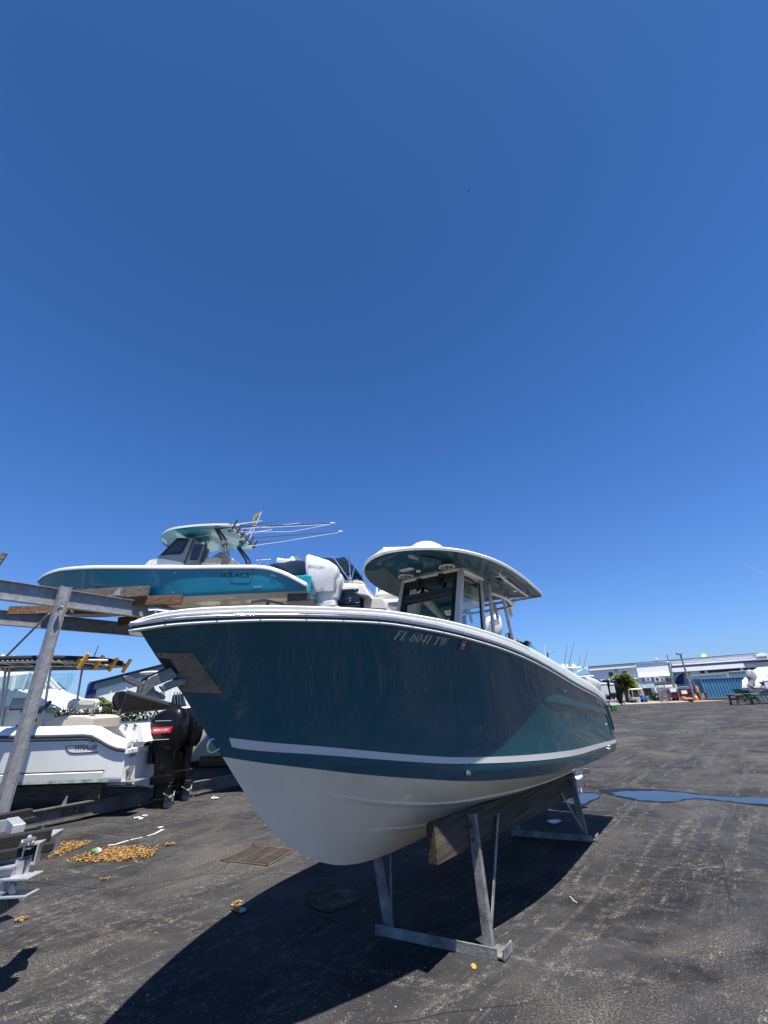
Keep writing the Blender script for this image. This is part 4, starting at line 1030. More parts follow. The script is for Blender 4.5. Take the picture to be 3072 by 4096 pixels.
# speakers, rod holders
for (x_, y_) in ((922, 2142), (963, 2174)):
    c = SP(x_, y_, 0.55 if y_ < 2150 else -0.35); mb = MB(); ttt = min(max(c.x, u_f), u_b-0.1); zz = tz(ttt, 0.4, -0.005)
    mb.tube([(ttt, -0.55 if y_ < 2150 else 0.45, zz+0.02), (ttt+0.01, -0.55 if y_ < 2150 else 0.45, zz-0.015)], 0.10, 20); mb.build('speaker', M['black'], tt, smooth=40)
for k in range(6):
    y_ = -0.85+1.7*k/5; mb = MB(); mb.tube([(u_b+0.02, y_, tz(u_b, .5, -0.08)), (u_b+0.14, y_, tz(u_b, .5, 0.20))], 0.03, 10); mb.build('rod_holder', M['dkgrey'], tt, smooth=50)
mb = MB(); mb.tube([(u_b+0.05, -0.9, tz(u_b, 1, 0.03)), (u_b+0.05, 0.9, tz(u_b, 1, 0.03))], 0.025, 8); mb.build('holder_bar', M['dkgrey'], tt, smooth=60)
# outriggers: long dark poles folded aft, with lines
def pole(pa, pb, wa, wb, r, m, nm, par=sol, tip=True):
    a, b = SP(*pa, wa), SP(*pb, wb); mb = MB(); mb.tube([a, a.lerp(b, .5), b], [r, r*0.8, r*0.55], 8); o = mb.build(nm, m, par, smooth=60)
    if tip: t = MB(); d = (b-a).normalized(); t.tube([b-d*0.02, b+d*0.12], [0.03, 0.008], 8); t.build('pole_tip', M['white'], o, smooth=60)
    return o
pole((735, 2116), (1325, 2093), 1.0, 1.1, 0.022, M['dkgrey'], 'outrigger')
pole((1005, 2152), (1358, 2126), -0.9, -1.1, 0.022, M['dkgrey'], 'outrigger')
pole((860, 2118), (1118, 2085), 0.8, 0.8, 0.018, M['dkgrey'], 'fishing_pole', tip=False)
pole((1000, 2171), (1186, 2158), -0.8, -0.8, 0.018, M['dkgrey'], 'fishing_pole', tip=False)
pole((800, 2118), (1048, 2083), 0.3, 0.3, 0.018, M['white'], 'antenna', tip=False)
pole((985, 2136), (1088, 2118), 0.0, 0.0, 0.018, M['white'], 'antenna', tip=False)
for pts_ in ([(930, 2100), (1060, 2110), (1320, 2098)], [(880, 2128), (1165, 2127), (1320, 2098)], [(990, 2186), (1150, 2163), (1355, 2130)], [(780, 2150), (930, 2120), (1200, 2092)]):
    mb = MB(); mb.tube([SP(*p, 0.5) for p in pts_], 0.006, 5, cap=False); mb.build('rigging_line', M['white'], sol)
mb = MB(); a, b = SP(1000, 2152, 0.2), SP(1047, 2047, 0.2); mb.tube([a, b], 0.014, 8); mb.tube([SP(990, 2140, 0.2), SP(1016, 2100, 0.2)], 0.014, 8); fp_ = mb.build('flag_staff', M['white'], sol, smooth=60)
mb = MB(); random.seed(5)
L0 = [SP(x, y, 0.2) for x, y in ((1045, 2047), (1030, 2053), (1018, 2064), (1012, 2078), (1006, 2093))]; L1 = [SP(x, y, 0.12) for x, y in ((1046, 2049), (1038, 2060), (1028, 2072), (1022, 2086), (1018, 2095))]
mb.grid([[a, a.lerp(b, .5)+Vector((0, 0.05*(-1)**i, 0)), b] for i, (a, b) in enumerate(zip(L0, L1))]); o = mb.build('flag', M['yellow'], fp_, smooth=60); m_ = o.modifiers.new('thick', 'SOLIDIFY'); m_.thickness = 0.004
# lettering and hull fittings on the port side
def sol_on(u, z, off=0.0035): return Vector((u, -(SH.W(u, z)+off), z))
def solhit(x, y):
    w = 1.25
    for _ in range(12):
        q = SP(x, y, w); w = SH.W(q.x, q.z)
    return q.x, q.z
a = solhit(880, 2309); b = solhit(1000, 2309)
text_obj('SOLACE', lambda x, y: sol_on(a[0]+x, a[1]+y+(b[1]-a[1])*x/(b[0]-a[0])), b[0]-a[0], M['darkletter'], sol, 'name_lettering', height=0.115, bold=0.012)
a = solhit(918, 2290); b = solhit(928, 2289); mb = MB(); mb.add([sol_on(a[0], a[1]), sol_on(b[0], a[1]), sol_on(b[0], a[1]+0.015), sol_on(a[0], a[1]+0.015)], [(0, 1, 2, 3)]); mb.build('name_macron', M['darkletter'], sol)
mb = MB()
for x_, y_ in ((1019, 2349), (1031, 2349), (1043, 2348), (1088, 2303), (1098, 2305), (702, 2292), (693, 2370)):
    u, z = solhit(x_, y_); c = sol_on(u, z, 0); mb.tube([c+Vector((0, 0.01, 0)), c-Vector((0, 0.02, 0))], 0.028 if 1000 < x_ < 1050 else 0.02, 12)
mb.build('through_hull_fitting', M['chrome'], sol, smooth=50)
q_ = [solhit(x, y) for x, y in ((920, 2276), (920, 2320), (926, 2331), (995, 2333), (1008, 2320), (1010, 2276))]
mb = MB(); mb.tube([sol_on(u, z, 0.001) for u, z in q_], 0.006, 6); mb.build('side_door_seam', M['darkletter'], sol)
u, z = solhit(263, 2297); mb = MB(); mb.add([sol_on(u, z), sol_on(u+0.09, z), sol_on(u+0.09, z+0.13), sol_on(u, z+0.13)], [(0, 1, 2, 3)]); mb.build('warning_tag', M['red'], sol)
mb = MB(); v = SP(1155, 2388, 1.1); mb.box((v.x+0.25, -1.02, v.z), (0.60, 0.10, 0.18)); mb.build('trim_tab', M['dkgrey'], sol, bevel=0.01)
mb = MB(); v = SP(1067, 2252, 1.0); mb.tube([(v.x-0.2, -1.25, v.z+0.03), (v.x+0.2, -1.25, v.z+0.03)], 0.02, 8); mb.tube([(v.x-0.1, -1.25, v.z-0.06), (v.x-0.1, -1.25, v.z+0.03)], 0.015, 8); mb.tube([(v.x+0.1, -1.25, v.z-0.06), (v.x+0.1, -1.25, v.z+0.03)], 0.015, 8); mb.build('cleat', M['chrome'], sol, smooth=60)
v = SP(1300, 2380, 0.35)
for y_ in (-0.40, 0.40):
    outboard(sol, (8.60, y_, 4.90), 'sharp', M['white'], M['white'], 1.0, R(8), ('MERCURY', 0.44, -0.04, 0.46, 0.08, -0.30, 0.262) if y_ < 0 else None, M['midgrey'], M['chrome'])
mb = MB(); random.seed(11)
for k in range(7):
    y_ = -0.42+random.uniform(-0.05, 0.05); mb.tube([(8.35, y_, 5.1), (8.47+random.uniform(-.05, .05), y_-0.02, 4.95), (8.50, y_+random.uniform(-.04, .04), 4.75), (8.62, y_, 4.6)], 0.02, 6)
mb.build('engine_cable', M['black'], sol, smooth=60)

# ================================================================== white boat with black outboards, on the low rack
wA = R(90-94); wL = 7.0; wE = Vector((math.cos(wA), math.sin(wA), 0)); wN = Vector((-wE.y, wE.x, 0))
wB = Vector((-5.42, 10.72, 0))-wE*wL
wh = thing('center_console_boat', 'white fishing boat with black canvas top and twin black outboards, low at left', 'boat', wB, wA)
WHL = gen_hull(wL, 1.2, 0.32, [(0, 1.80), (1, 1.70), (3, 1.55), (4.2, 1.49), (5.6, 1.455), (6.02, 1.45), (6.2, 1.43), (6.5, 1.30), (6.75, 1.19), (7.0, 1.15)], 0.60, 1.0, wcr=0.93, bow_full=2.4)
WHL.build(wh, M['white'], M['white'], nt=14, nst=60)
def WP(x, y, w=1.2):
    d = ray(x, y); o = Vector((0, 0, CAMH)); t = ((wB-o).dot(wN)-w)/d.dot(wN); q = o+d*t-wB
    return Vector((q.dot(wE), q.dot(wN), q.z))
WHL.sweep(WHL.sz, [(-0.01, -0.03), (0.03, -0.035), (0.05, -0.02), (0.055, 0.01), (0.04, 0.035), (-0.01, 0.035)], 60).build('rub_rail', M['dkgrey'], wh, smooth=50)
WHL.sweep(WHL.sz, [(-0.01, 0.036), (0.045, 0.036), (0.04, 0.075), (0.01, 0.12), (-0.03, 0.17), (-0.16, 0.19), (-0.20, 0.16), (-0.20, -0.2), (-0.17, -0.2), (-0.14, 0.1), (-0.02, 0.05)], 60).build('gunwale', M['white'], wh, smooth=45)
mb = MB(); mb.grid([[(u, k*1.02, 0.98) for k in (-1, 0, 1)] for u in (2.5, 4, 6, 6.9)]); mb.build('deck', M['white'], wh)
WHL.strip(1.0, 6.28, lambda u: WHL.sz(u)-0.085, lambda u: WHL.sz(u)-0.060, 0.004).build('pin_stripe', M['darkletter'], wh)
WHL.strip(1.6, 6.62, lambda u: 0.80, lambda u: 0.822, 0.006).build('pin_stripe', M['darkletter'], wh)
mb = MB()
for sg in (-1,):   # step moulded along the topside
    mb.grid([[(u, -(WHL.W(u, .80)+0.0), .80), (u, -(WHL.W(u, .79)+0.018), .785), (u, -(WHL.W(u, .66)+0.004), .62)] for u in [2+4.6*i/20 for i in range(21)]])
mb.build('moulded_step', M['white'], wh, smooth=40)
def won(u, z, off=0.003): return Vector((u, -(WHL.W(u, z)+off), z))
def whit(x, y):
    w = 1.15
    for _ in range(10): q = WP(x, y, w); w = WHL.W(q.x, q.z)
    return q.x, q.z
a = whit(299, 3001); b = whit(386, 3000)
wl_ = b[0]-a[0]
text_obj('WHALER', lambda x, y: won(a[0]+x, a[1]+y), wl_, M['darkletter'], wh, 'name_lettering', height=0.085, shear=0.3, bold=0.02)
text_obj('BOSTON', lambda x, y: won(a[0]+wl_*0.58+x, a[1]+0.105+y), wl_*0.36, M['midgrey'], wh, 'name_lettering', height=0.03, shear=0.3)
mb = MB(); mb.tube([won(*whit(x, y), 0.002) for x, y in ((263, 2985), (268, 2999), (280, 3010), (300, 3013), (392, 3008))], 0.010, 6); mb.tube([won(*whit(x, y), 0.002) for x, y in ((270, 2984), (345, 2980))], 0.005, 6); mb.build('name_underline', M['darkletter'], wh)
# algae stain
alg = mat('green algae stain', (0.03, 0.17, 0.10), 0.7, var=0.8, vscale=5, col2=(0.55, 0.55, 0.48))
WHL.strip(2.0, 6.75, lambda u: 0.615, lambda u: 0.67, 0.016).build('algae_stain', alg, wh)
# aft quarter, transom items
tx = wL
text_obj('J23', lambda x, y: (tx+0.006, -1.02+x, 1.0+y), 0.20, M['darkletter'], wh, 'stock_number', height=0.09, bold=0.03)
text_obj('NORTH', lambda x, y: (tx+0.006, -1.12+x, 1.01+y), 0.085, M['darkletter'], wh, 'stock_number', height=0.03) if False else None
mb = MB(); mb.tube([(tx+0.02, -0.95, 0.62), (tx+0.06, -0.93, 0.86)], 0.035, 10); mb.tube([(tx+0.0, -0.98, 0.80), (tx+0.04, -0.98, 0.80)], 0.06, 14); mb.build('trim_ram', M['galvold'], wh, smooth=50)
mb = MB(); mb.box((tx+0.15, -0.95, 0.60), (0.32, 0.35, 0.012)); mb.build('trim_tab', M['galvold'], wh)
mb = MB(); mb.box((tx-0.05, -0.25, 1.13), (0.20, 1.85, 0.10)); mb.box((tx-0.35, 0, 1.05), (0.5, 1.9, 0.1)); mb.build('transom_shelf', M['white'], wh, bevel=0.02)
mb = MB(); 
q = [WP(470, 2915, 0.9), WP(480, 2900, 0.9), WP(560, 2893, 0.9), WP(576, 2970, 0.9), WP(520, 2975, 0.9)]
mb.prism([(v.x, -0.88, v.z) for v in q], (0, 0.6, 0)); mb.build('fish_box', M['white'], wh, bevel=0.015)
mb = MB(); 
for x_ in (506, 541):
    v = WP(x_, 2899, 0.89); mb.tube([(v.x-0.03, -0.893, v.z+0.01), (v.x+0.03, -0.893, v.z-0.02)], 0.015, 8)
mb.build('rod_hole', M['black'], wh)
mb = MB(); v = WP(541, 2970, 1.1); mb.tube([(v.x-0.12, -1.05, v.z+0.0), (v.x+0.12, -1.05, v.z)], 0.012, 8); mb.tube([(v.x, -1.05, v.z-0.05), (v.x, -1.05, v.z+0.05)], 0.012, 8); mb.build('cleat', M['galv'], wh)
# console, seats
cx = WP(110, 2850, 0.3).x
mb = MB(); mb.box((cx-0.35, 0.0, 1.45), (0.9, 0.85, 1.0)); mb.prism([(cx+0.1, -0.42, 1.75), (cx-0.7, -0.42, 1.75), (cx-0.7, -0.42, 2.1), (cx-0.15, -0.42, 2.1)], (0, 0.84, 0)); cw = mb.build('console', M['offwhite'], wh, bevel=0.03)
mb = MB(); a = WP(53, 2793, 0.44); b = WP(105, 2838, 0.44); mb.box(((a.x+b.x)/2, -0.44, (a.z+b.z)/2), (b.x-a.x, 0.04, a.z-b.z)); sc1 = mb.build('chart_plotter', M['black'], cw)
mb = MB(); mb.box(((a.x+b.x)/2, -0.465, (a.z+b.z)/2), ((b.x-a.x)*0.85, 0.012, (a.z-b.z)*0.8)); mb.build('screen', M['midgrey'], sc1)
mb = MB()
for x_, y_ in ((141, 2881), (70, 2905)):
    v = WP(x_, y_, 0.43); mb.tube([(v.x, -0.44, v.z), (v.x, -0.42, v.z)], 0.035, 12)
v = WP(150, 2850, 0.5); mb.tube([(v.x, -0.45, v.z), (v.x+0.18, -0.5, v.z+0.12), (v.x+0.25, -0.5, v.z+0.22)], 0.04, 8); mb.build('throttle', M['black'], cw, smooth=50)
sx0, sx1 = WP(185, 2905, 0.3).x, WP(370, 2905, 0.3).x
mb = MB(); 
def wpoly(pp, w0, w1, mb):
    a = [WP(x, y, w1) for x, y in pp]; mb.prism([(v.x, -w1, v.z) for v in a], (0, w1-w0, 0)); return mb
wpoly([(165, 2912), (183, 2885), (210, 2868), (255, 2862), (340, 2862), (375, 2870), (362, 2912)], -0.5, 0.5, mb); st2 = mb.build('helm_seat', M['seat'], wh, bevel=0.04, seg=3)
mb = MB(); wpoly([(262, 2832), (272, 2805), (292, 2794), (380, 2796), (388, 2805), (378, 2834), (290, 2838)], 0.30, 0.42, mb); mb.build('seat_back', M['offwhite'], st2, bevel=0.03, seg=3)
mb = MB()
for (p_, q_) in (((290, 2815), (266, 2880)), ((377, 2812), (360, 2880)), ((192, 2898), (370, 2874)), ((220, 2893), (219, 2912)), ((165, 2912), (180, 2898))):
    a, b = WP(*p_, 0.46), WP(*q_, 0.46); mb.tube([a, b], 0.016, 8)
a, b = WP(370, 2878, 0.46), WP(362, 2903, 0.46); 
mb.build('seat_frame', M['galv'], st2, smooth=60)
# T-top
tm = MB(); w_ = 0.95
TU0, TU1 = WP(-40, 2650, 0).x-0.6, 5.2
def ttz(u): t = (u-TU0)/(TU1-TU0); return 3.10-0.10*t**2.2
uu = [TU0+(TU1-TU0)*i/16 for i in range(17)]
def tww(u): t = (u-TU0)/(TU1-TU0); return w_*(1-max(0, (t-0.82)/0.18)**2*0.28)
tm.grid([[(u, f*tww(u), ttz(u)+0.03*(1-f*f)) for f in (-1, -.5, 0, .5, 1)] for u in uu])
to = tm.build('canvas_top', M['canvasblack'], wh, smooth=50); m_ = to.modifiers.new('thick', 'SOLIDIFY'); m_.thickness = 0.11; m_.offset = 1
mb = MB()
for sg in (-1, 1):
    mb.tube([(u, sg*(tww(u)-0.03), ttz(u)-0.03) for u in uu], 0.024, 8)
    mb.tube([(u, sg*(tww(u)*0.62), ttz(u)-0.10) for u in uu[2:-1]], 0.020, 8)
    for i in range(2, 16, 2): u = uu[i]; mb.tube([(u, sg*(tww(u)-0.03), ttz(u)-0.03), (u+0.08, sg*tww(u)*0.62, ttz(u)-0.10)], 0.014, 6)
    for (tp, bt) in (((205, 2700), (187, 2860)), ((25, 2700), (10, 2905)), ((45, 2690), (25, 2860))):
        a = WP(*tp, 0.42); b = WP(*bt, 0.5); mb.tube([(a.x, sg*0.5, ttz(a.x)-0.08), (b.x, sg*0.45, 1.0)], 0.024, 8)
for i in range(0, 17, 3): u = uu[i]; mb.tube([(u, -tww(u)+0.03, ttz(u)-0.03), (u, -0.3, ttz(u)+0.0), (u, 0.3, ttz(u)+0.0), (u, tww(u)-0.03, ttz(u)-0.03)], 0.018, 6)
mb.tube([(uu[-1], -tww(uu[-1]), ttz(uu[-1])-0.03), (uu[-1], tww(uu[-1]), ttz(uu[-1])-0.03)], 0.022, 8)
mb.build('top_frame', M['greywhite'], to, smooth=60)
mb = MB(); 
for i in range(30):
    u = TU0+(TU1-TU0)*(i+.5)/30
    for sg in (-1, 1): mb.box((u, sg*(tww(u)+0.005), ttz(u)-0.0), (0.045, 0.012, 0.014))
mb.build('lacing', M['white'], to)
for i, (x_, y_) in enumerate(((462, 2660), (424, 2652), (375, 2650), (315, 2648))):
    y0_ = [.80, .28, -.25, -.75][i]; uo = TU1+0.04; zo = ttz(TU1)+0.0
    mb = MB(); mb.tube([(uo+0.08, y0_, zo+0.16), (uo-0.08, y0_, zo-0.16)], 0.045, 10); mb.tube([(uo-0.12, y0_, zo+0.02), (uo, y0_, zo)], [0.06, 0.05], 8); mb.build('rod_holder', M['orange'], to, smooth=50)
mb = MB(); mb.tube([WP(50, 2638, 0.7), WP(430, 2641, 0.7)], 0.022, 8); mb.build('outrigger', M['white'], to, smooth=60)
mb = MB(); mb.tube([WP(373, 2634, 0.2), WP(394, 2582, 0.2)], [0.014, 0.008], 8); mb.sphere(WP(372, 2636, 0.2), 0.05, 10, 6); mb.build('antenna', M['dkgrey'], to, smooth=60)
mb = MB(); mb.tube([WP(46, 2645, 0.4), WP(48, 2628, 0.4), WP(60, 2620, 0.4)], [0.03, 0.03, 0.01], 8); mb.sphere(WP(8, 2633, 0.4), (0.05, 0.05, 0.1), 10, 6); mb.build('navigation_light', M['white'], to, smooth=60)
wg = MB(); ug0, ug1 = WP(-60, 2700, 0.5).x, WP(195, 2690, 0.5).x
for y_ in (-0.48, 0.48): wg.add([(ug0, y_, 2.15), (ug1-0.3, y_, 2.15), (ug1-0.1, y_, 2.85), (ug0, y_, 2.9)], [(0, 1, 2, 3)])
wg.build('spray_curtain', M['glass'], wh)
# twin black outboards
for k, y_ in enumerate((-0.36, 0.36)):
    ob = outboard(wh, (wL+0.10, y_, 1.12), 'round', M['blackgloss'], M['blackgloss'], 0.98, R(4), None, None, M['galvold'])
    cw_ = [c for c in ob.children if c.name.startswith('cowling')][0]
    if k == 0:
        y1 = -0.2425
        mb = MB(); mb.prism([(0.02, y1, 0.30), (0.50, y1, 0.27), (0.55, y1, 0.39), (0.08, y1, 0.42)], (0, -0.004, 0)); lb = mb.build('brand_plate', M['red'], cw_)
        text_obj('MERCURY', lambda x, y: (0.11+x, y1-0.006, 0.335+y-0.07*x), 0.36, M['white'], cw_, 'brand_lettering', height=0.05, bold=0.03)
        mb = MB(); 
        for z_, x0_, x1_ in ((0.54, 0.12, 0.50), (0.17, 0.0, 0.48)): mb.prism([(x0_, y1+0.004, z_), (x1_, y1+0.004, z_-0.03), (x1_, y1+0.004, z_-0.022), (x0_, y1+0.004, z_+0.008)], (0, -0.006, 0))
        mb.build('pin_stripe', M['white'], cw_)
mb = MB(); random.seed(2)
for k in range(5): mb.tube([(wL-0.05, -0.5+0.05*k, 1.18), (wL+0.06, -0.42, 1.30+0.02*k), (wL+0.16, -0.40, 1.25)], 0.018, 6)
mb.build('engine_cable', M['black'], wh, smooth=60)
# timber bunk beneath it
mb = MB(); a = WP(-60, 3160, 1.0); b = WP(412, 3158, 1.0)
a = wB+wE*a.x-wN*1.0; b = wB+wE*b.x-wN*1.0
mb.bar(Vector((a.x, a.y, 0.44))-off2, Vector((b.x, b.y, 0.44))-off2, 0.12, 0.26); mb.build('timber_bunk', M['wooddark'], low, bevel=0.008)
mb = MB(); a = wB+wE*1.0+wN*0.8; b = wB+wE*5.9+wN*0.8; mb.bar(Vector((a.x, a.y, 0.44))-off2, Vector((b.x, b.y, 0.44))-off2, 0.12, 0.26); mb.build('timber_bunk', M['wooddark'], low, bevel=0.008)
mb = MB(); q = P(262, 3215, 9.55)-off2; mb.prism([q+Vector((-.06, -.07, -.08)), q+Vector((.06, -.07, -.08)), q+Vector((.05, -.07, .14)), q+Vector((.03, -.07, .14))], (0, 0.012, 0)); mb.build('bracket', M['galvold'], low)

# ================================================================== more boats stored behind the row
def simple_boat(label, stern, ang, L, hb, zk, zg_st, zg_bow, mside, mbot, chine=0.35, nst=36, cap=True):
    """stern = world point under the transom; ang = direction of local +x (aft)"""
    ex = Vector((math.cos(ang), math.sin(ang), 0)); t = thing('motor_boat', label, 'boat', Vector((stern[0], stern[1], 0))-ex*L, ang)
    h = gen_hull(L, hb, zk, [(0, zg_bow), (L*0.3, zg_st+(zg_bow-zg_st)*0.55), (L*0.7, zg_st+(zg_bow-zg_st)*0.1), (L, zg_st)], zk+chine, zk+chine+0.45*(zg_bow-zk-chine), wcr=0.9)
    h.build(t, mside, mbot, nt=8, nst=nst, strakes=False)
    if cap:
        h.sweep(h.sz, [(-0.01, -0.02), (0.03, -0.02), (0.03, 0.05), (-0.02, 0.09), (-0.2, 0.10), (-0.22, 0.0), (-0.02, 0.03)], 30).build('gunwale', M['white'], t, smooth=45)
    mb = MB(); mb.grid([[(u, k*max(h.W(u, h.sz(u)-0.3)-0.08, 0.01), h.sz(u)-(0.05 if u < L*0.45 else 0.5)) for k in (-1, 0, 1)] for u in [L*i/12 for i in range(1, 13)]]); mb.build('deck', M['white'], t, smooth=30)
    return t, h, ex
def plane_pt(t, x, y, w):
    """pixel -> local point of thing t on the vertical plane w to port"""
    a = t.rotation_euler[2]; ex = Vector((math.cos(a), math.sin(a), 0)); ny = Vector((-ex.y, ex.x, 0)); o = Vector((0, 0, CAMH)); d = ray(x, y)
    k = ((t.location-o).dot(ny)-w)/d.dot(ny); q = o+d*k-t.location; return Vector((q.dot(ex), q.dot(ny), q.z))

# navy boat with folding canvas, behind the turquoise boat's engines
AN = R(-8)
s_ = P(1456, 2420, 12.4)
nav, nh, nex = simple_boat('navy hulled boat with blue folding sun canopy, just behind the big white outboards', (s_.x, s_.y+1.2), AN, 7.4, 1.22, 4.25, 5.05, 5.5, M['navy'], M['navy'])
def NP(x, y, w=0.0): return plane_pt(nav, x, y, w)
mb = MB()
a = [NP(x, y, 1.15) for x, y in ((1340, 2366), (1480, 2386), (1470, 2362), (1452, 2336), (1340, 2330))]
mb.prism([(v.x, -1.15, v.z) for v in a], (0, 2.2, 0)); mb.build('cockpit_moulding', M['white'], nav, bevel=0.05)
mb = MB(); a = [NP(x, y, 0.9) for x, y in ((1385, 2340), (1388, 2320), (1448, 2322), (1462, 2340), (1464, 2350))]
mb.prism([(v.x, -0.9, v.z) for v in a], (0, 1.8, 0)); mb.build('sun_lounge', mat('tan vinyl', (0.50, 0.38, 0.30), 0.6, var=0.2), nav, bevel=0.05, seg=3)
mb = MB(); v = NP(1362, 2355, 1.16); mb.box((v.x+0.05, -1.16, v.z), (0.5, 0.02, 0.12)); mb.build('side_vent', M['midgrey'], nav)
mb = MB()
for x_, y_ in ((1402, 2393), (1402, 2404), (1422, 2358)): v = NP(x_, y_, 1.2); mb.tube([(v.x, -1.26, v.z), (v.x, -1.1, v.z)], 0.028, 10)
mb.build('through_hull_fitting', M['chrome'], nav, smooth=50)
mb = MB(); v = NP(1480, 2410, 1.0); 
pl_ = [NP(x, y, 0.7) for x, y in ((1454, 2390), (1528, 2392), (1541, 2408), (1543, 2436), (1454, 2432))]
mb.prism([(q.x, -0.7, q.z) for q in pl_], (0, 1.4, 0)); mb.build('swim_platform', M['offwhite'], nav, bevel=0.02)
bt = MB(); N_ = 12
lx, rx = NP(1120, 2235, 0).x, NP(1432, 2240, 0).x; zt_ = NP(1280, 2222, 0.9).z
def bz(f, k): return zt_-0.10*abs(f)**3-(0.05 if 0 < k < 1 else 0)+0.03*math.cos(k*math.pi*6)-(0.42*max(0, (k-0.93)/0.07)+0.28*max(0, (0.05-k)/0.05))
bt.grid([[(lx+(rx-lx)*k/24, f*1.0, bz(f, k/24)) for f in (-1.02, -1, -.7, -.35, 0, .35, .7, 1, 1.02)] for k in range(25)])
bt.grid([[(lx+(rx-lx)*k/24, sg*1.02, bz(1, k/24)-dz) for dz in (0, 0.2)] for k in range(25) for sg in (1,)])
bo = bt.build('canopy', M['canvasnavy'], nav, smooth=50); m_ = bo.modifiers.new('thick', 'SOLIDIFY'); m_.thickness = 0.02
mb = MB()
for sg in (-1, 1):
    b0_ = NP(1405, 2330, 1.0)
    for tx_ in (NP(1395, 2222, 1).x, NP(1330, 2225, 1).x, NP(1430, 2240, 1).x): mb.tube([(b0_.x, sg*1.05, 5.3), (tx_, sg*1.0, zt_-0.1)], 0.018, 6)
mb.build('canopy_frame', M['chrome'], bo, smooth=60)
# rack of rod holders on the boat beyond (white, seen between)
mb = MB(); v0 = NP(1160, 2240, -0.6)
rh = thing('motor_boat', 'white boat with slanting rod holders and white search light, partly hidden beyond the turquoise stern', 'boat', P(1180, 2300, 15.5)*1.0, R(-6)); rh.location.z = 0
def RP(x, y, w=0.0): return plane_pt(rh, x, y, w)
mb = MB(); a, b = RP(1165, 2232), RP(1200, 2290); mb.tube([a, b], 0.10, 12); mb.build('arch', M['white'], rh, smooth=50)
mb = MB(); a, b = RP(1110, 2240), RP(1165, 2246); mb.tube([a, a.lerp(b, .5), b], [0.09, 0.07, 0.12], 12); mb.build('search_light', M['white'], rh, smooth=50)
for k in range(4):
    mb = MB(); a, b = RP(1185+k*9, 2226+k*6), RP(1180+k*9, 2255+k*7); mb.tube([a, b], 0.045, 10); mb.build('rod_holder', M['midgrey'], rh, smooth=50)
mb = MB(); a, b = RP(1195, 2260), RP(1200, 2330); mb.tube([a, b], 0.035, 8); a, b = RP(1160, 2255), RP(1160, 2320); mb.tube([a, b], 0.03, 8); mb.build('arch_leg', M['dkgrey'], rh, smooth=50)
mb = MB(); pp = [RP(x, y, 0.8) for x, y in ((1110, 2320), (1130, 2292), (1240, 2285), (1330, 2300), (1330, 2420), (1100, 2420))]; mb.prism([(q.x, -0.8, q.z) for q in pp], (0, 1.8, 0)); mb.build('hull', M['white'], rh, bevel=0.06, seg=3)
# white boat with lettering on its quarter
s_ = P(1640, 2440, 14.0)
gw, gh, gex = simple_boat('white boat with dark lettering on its stern quarter, seen left of the big boat\'s windshield', (s_.x, s_.y+1.2), R(-4), 6.8, 1.22, 4.05, 4.93, 5.35, M['white'], M['white'])
def GP(x, y, w=1.22): return plane_pt(gw, x, y, w)
a, b = GP(1543, 2427), GP(1601, 2427)
text_obj('DY-WHITE', lambda x, y: (a.x+x, -(gh.W(min(a.x+x, 6.8), a.z+y)+0.012), a.z+y), b.x-a.x, M['darkletter'], gw, 'name_lettering', height=0.06, bold=0.03)
mb = MB(); v0, v1 = GP(1553, 2415), GP(1592, 2418); mb.box(((v0.x+v1.x)/2, -1.2, v0.z), (v1.x-v0.x, 0.05, 0.05)); mb.build('side_vent', M['dkgrey'], gw)
outboard(gw, (6.85, -0.3, 4.95), 'std', M['white'], M['white'], 0.9); outboard(gw, (6.85, 0.4, 4.95), 'std', M['white'], M['white'], 0.9)
mb = MB(); v = P(1560, 2385, 13.9)-gw.location; mb.sphere((6.2, -0.4, 5.32), (0.55, 0.4, 0.28), 20, 10); mb.build('covered_gear', M['white'], gw, smooth=50)
mb = MB(); mb.tube([GP(1505, 2390, 0), GP(1508, 2345, 0)], [0.05, 0.035], 8); mb.build('antenna', M['white'], gw, smooth=50)
# white boat with twin white outboards, seen past the console
s_ = P(1983, 2512, 16.2); TZ = s_.z-0.32
tw_, th_, tex = simple_boat('white boat with twin white outboards, seen just behind the console of the dark teal boat', (s_.x-0.45, s_.y+0.3), R(-4), 6.6, 1.2, TZ-0.85, TZ-0.12, TZ+0.3, M['white'], M['white'])
for y_, dz_ in ((-0.55, 0.0), (0.15, 0.0)):
    o_ = outboard(tw_, (6.65, y_, TZ), 'std', M['white'], M['white'], 1.0)
    cw_ = [c for c in o_.children if c.name.startswith('cowling')][0]
    mb = MB()
    for k in range(3): mb.tube([(0.0+0.06*k, -0.222, 0.22+0.12*k), (0.25, -0.226, 0.36+0.09*k), (0.5, -0.218, 0.45+0.07*k)], 0.010, 5)
    mb.build('cowl_stripe', M['midgrey'], cw_, smooth=60)
# white boat with a blue outboard, seen through the windshield
s_ = P(1800, 2480, 17.5)
yb, yh, yex = simple_boat('white boat seen through the windshield of the dark teal boat, with a dark blue outboard', (s_.x, s_.y+1), R(-4), 6.2, 1.2, 3.9, 4.75, 5.1, M['white'], M['white'])
o_ = outboard(yb, (6.45, -0.3, 4.95), 'std', M['navy'], M['navy'], 1.1, 0.0, ('YAMAHA', 0.34, 0.06, 0.34, 0.05, 0.0, 0.222), M['white'])
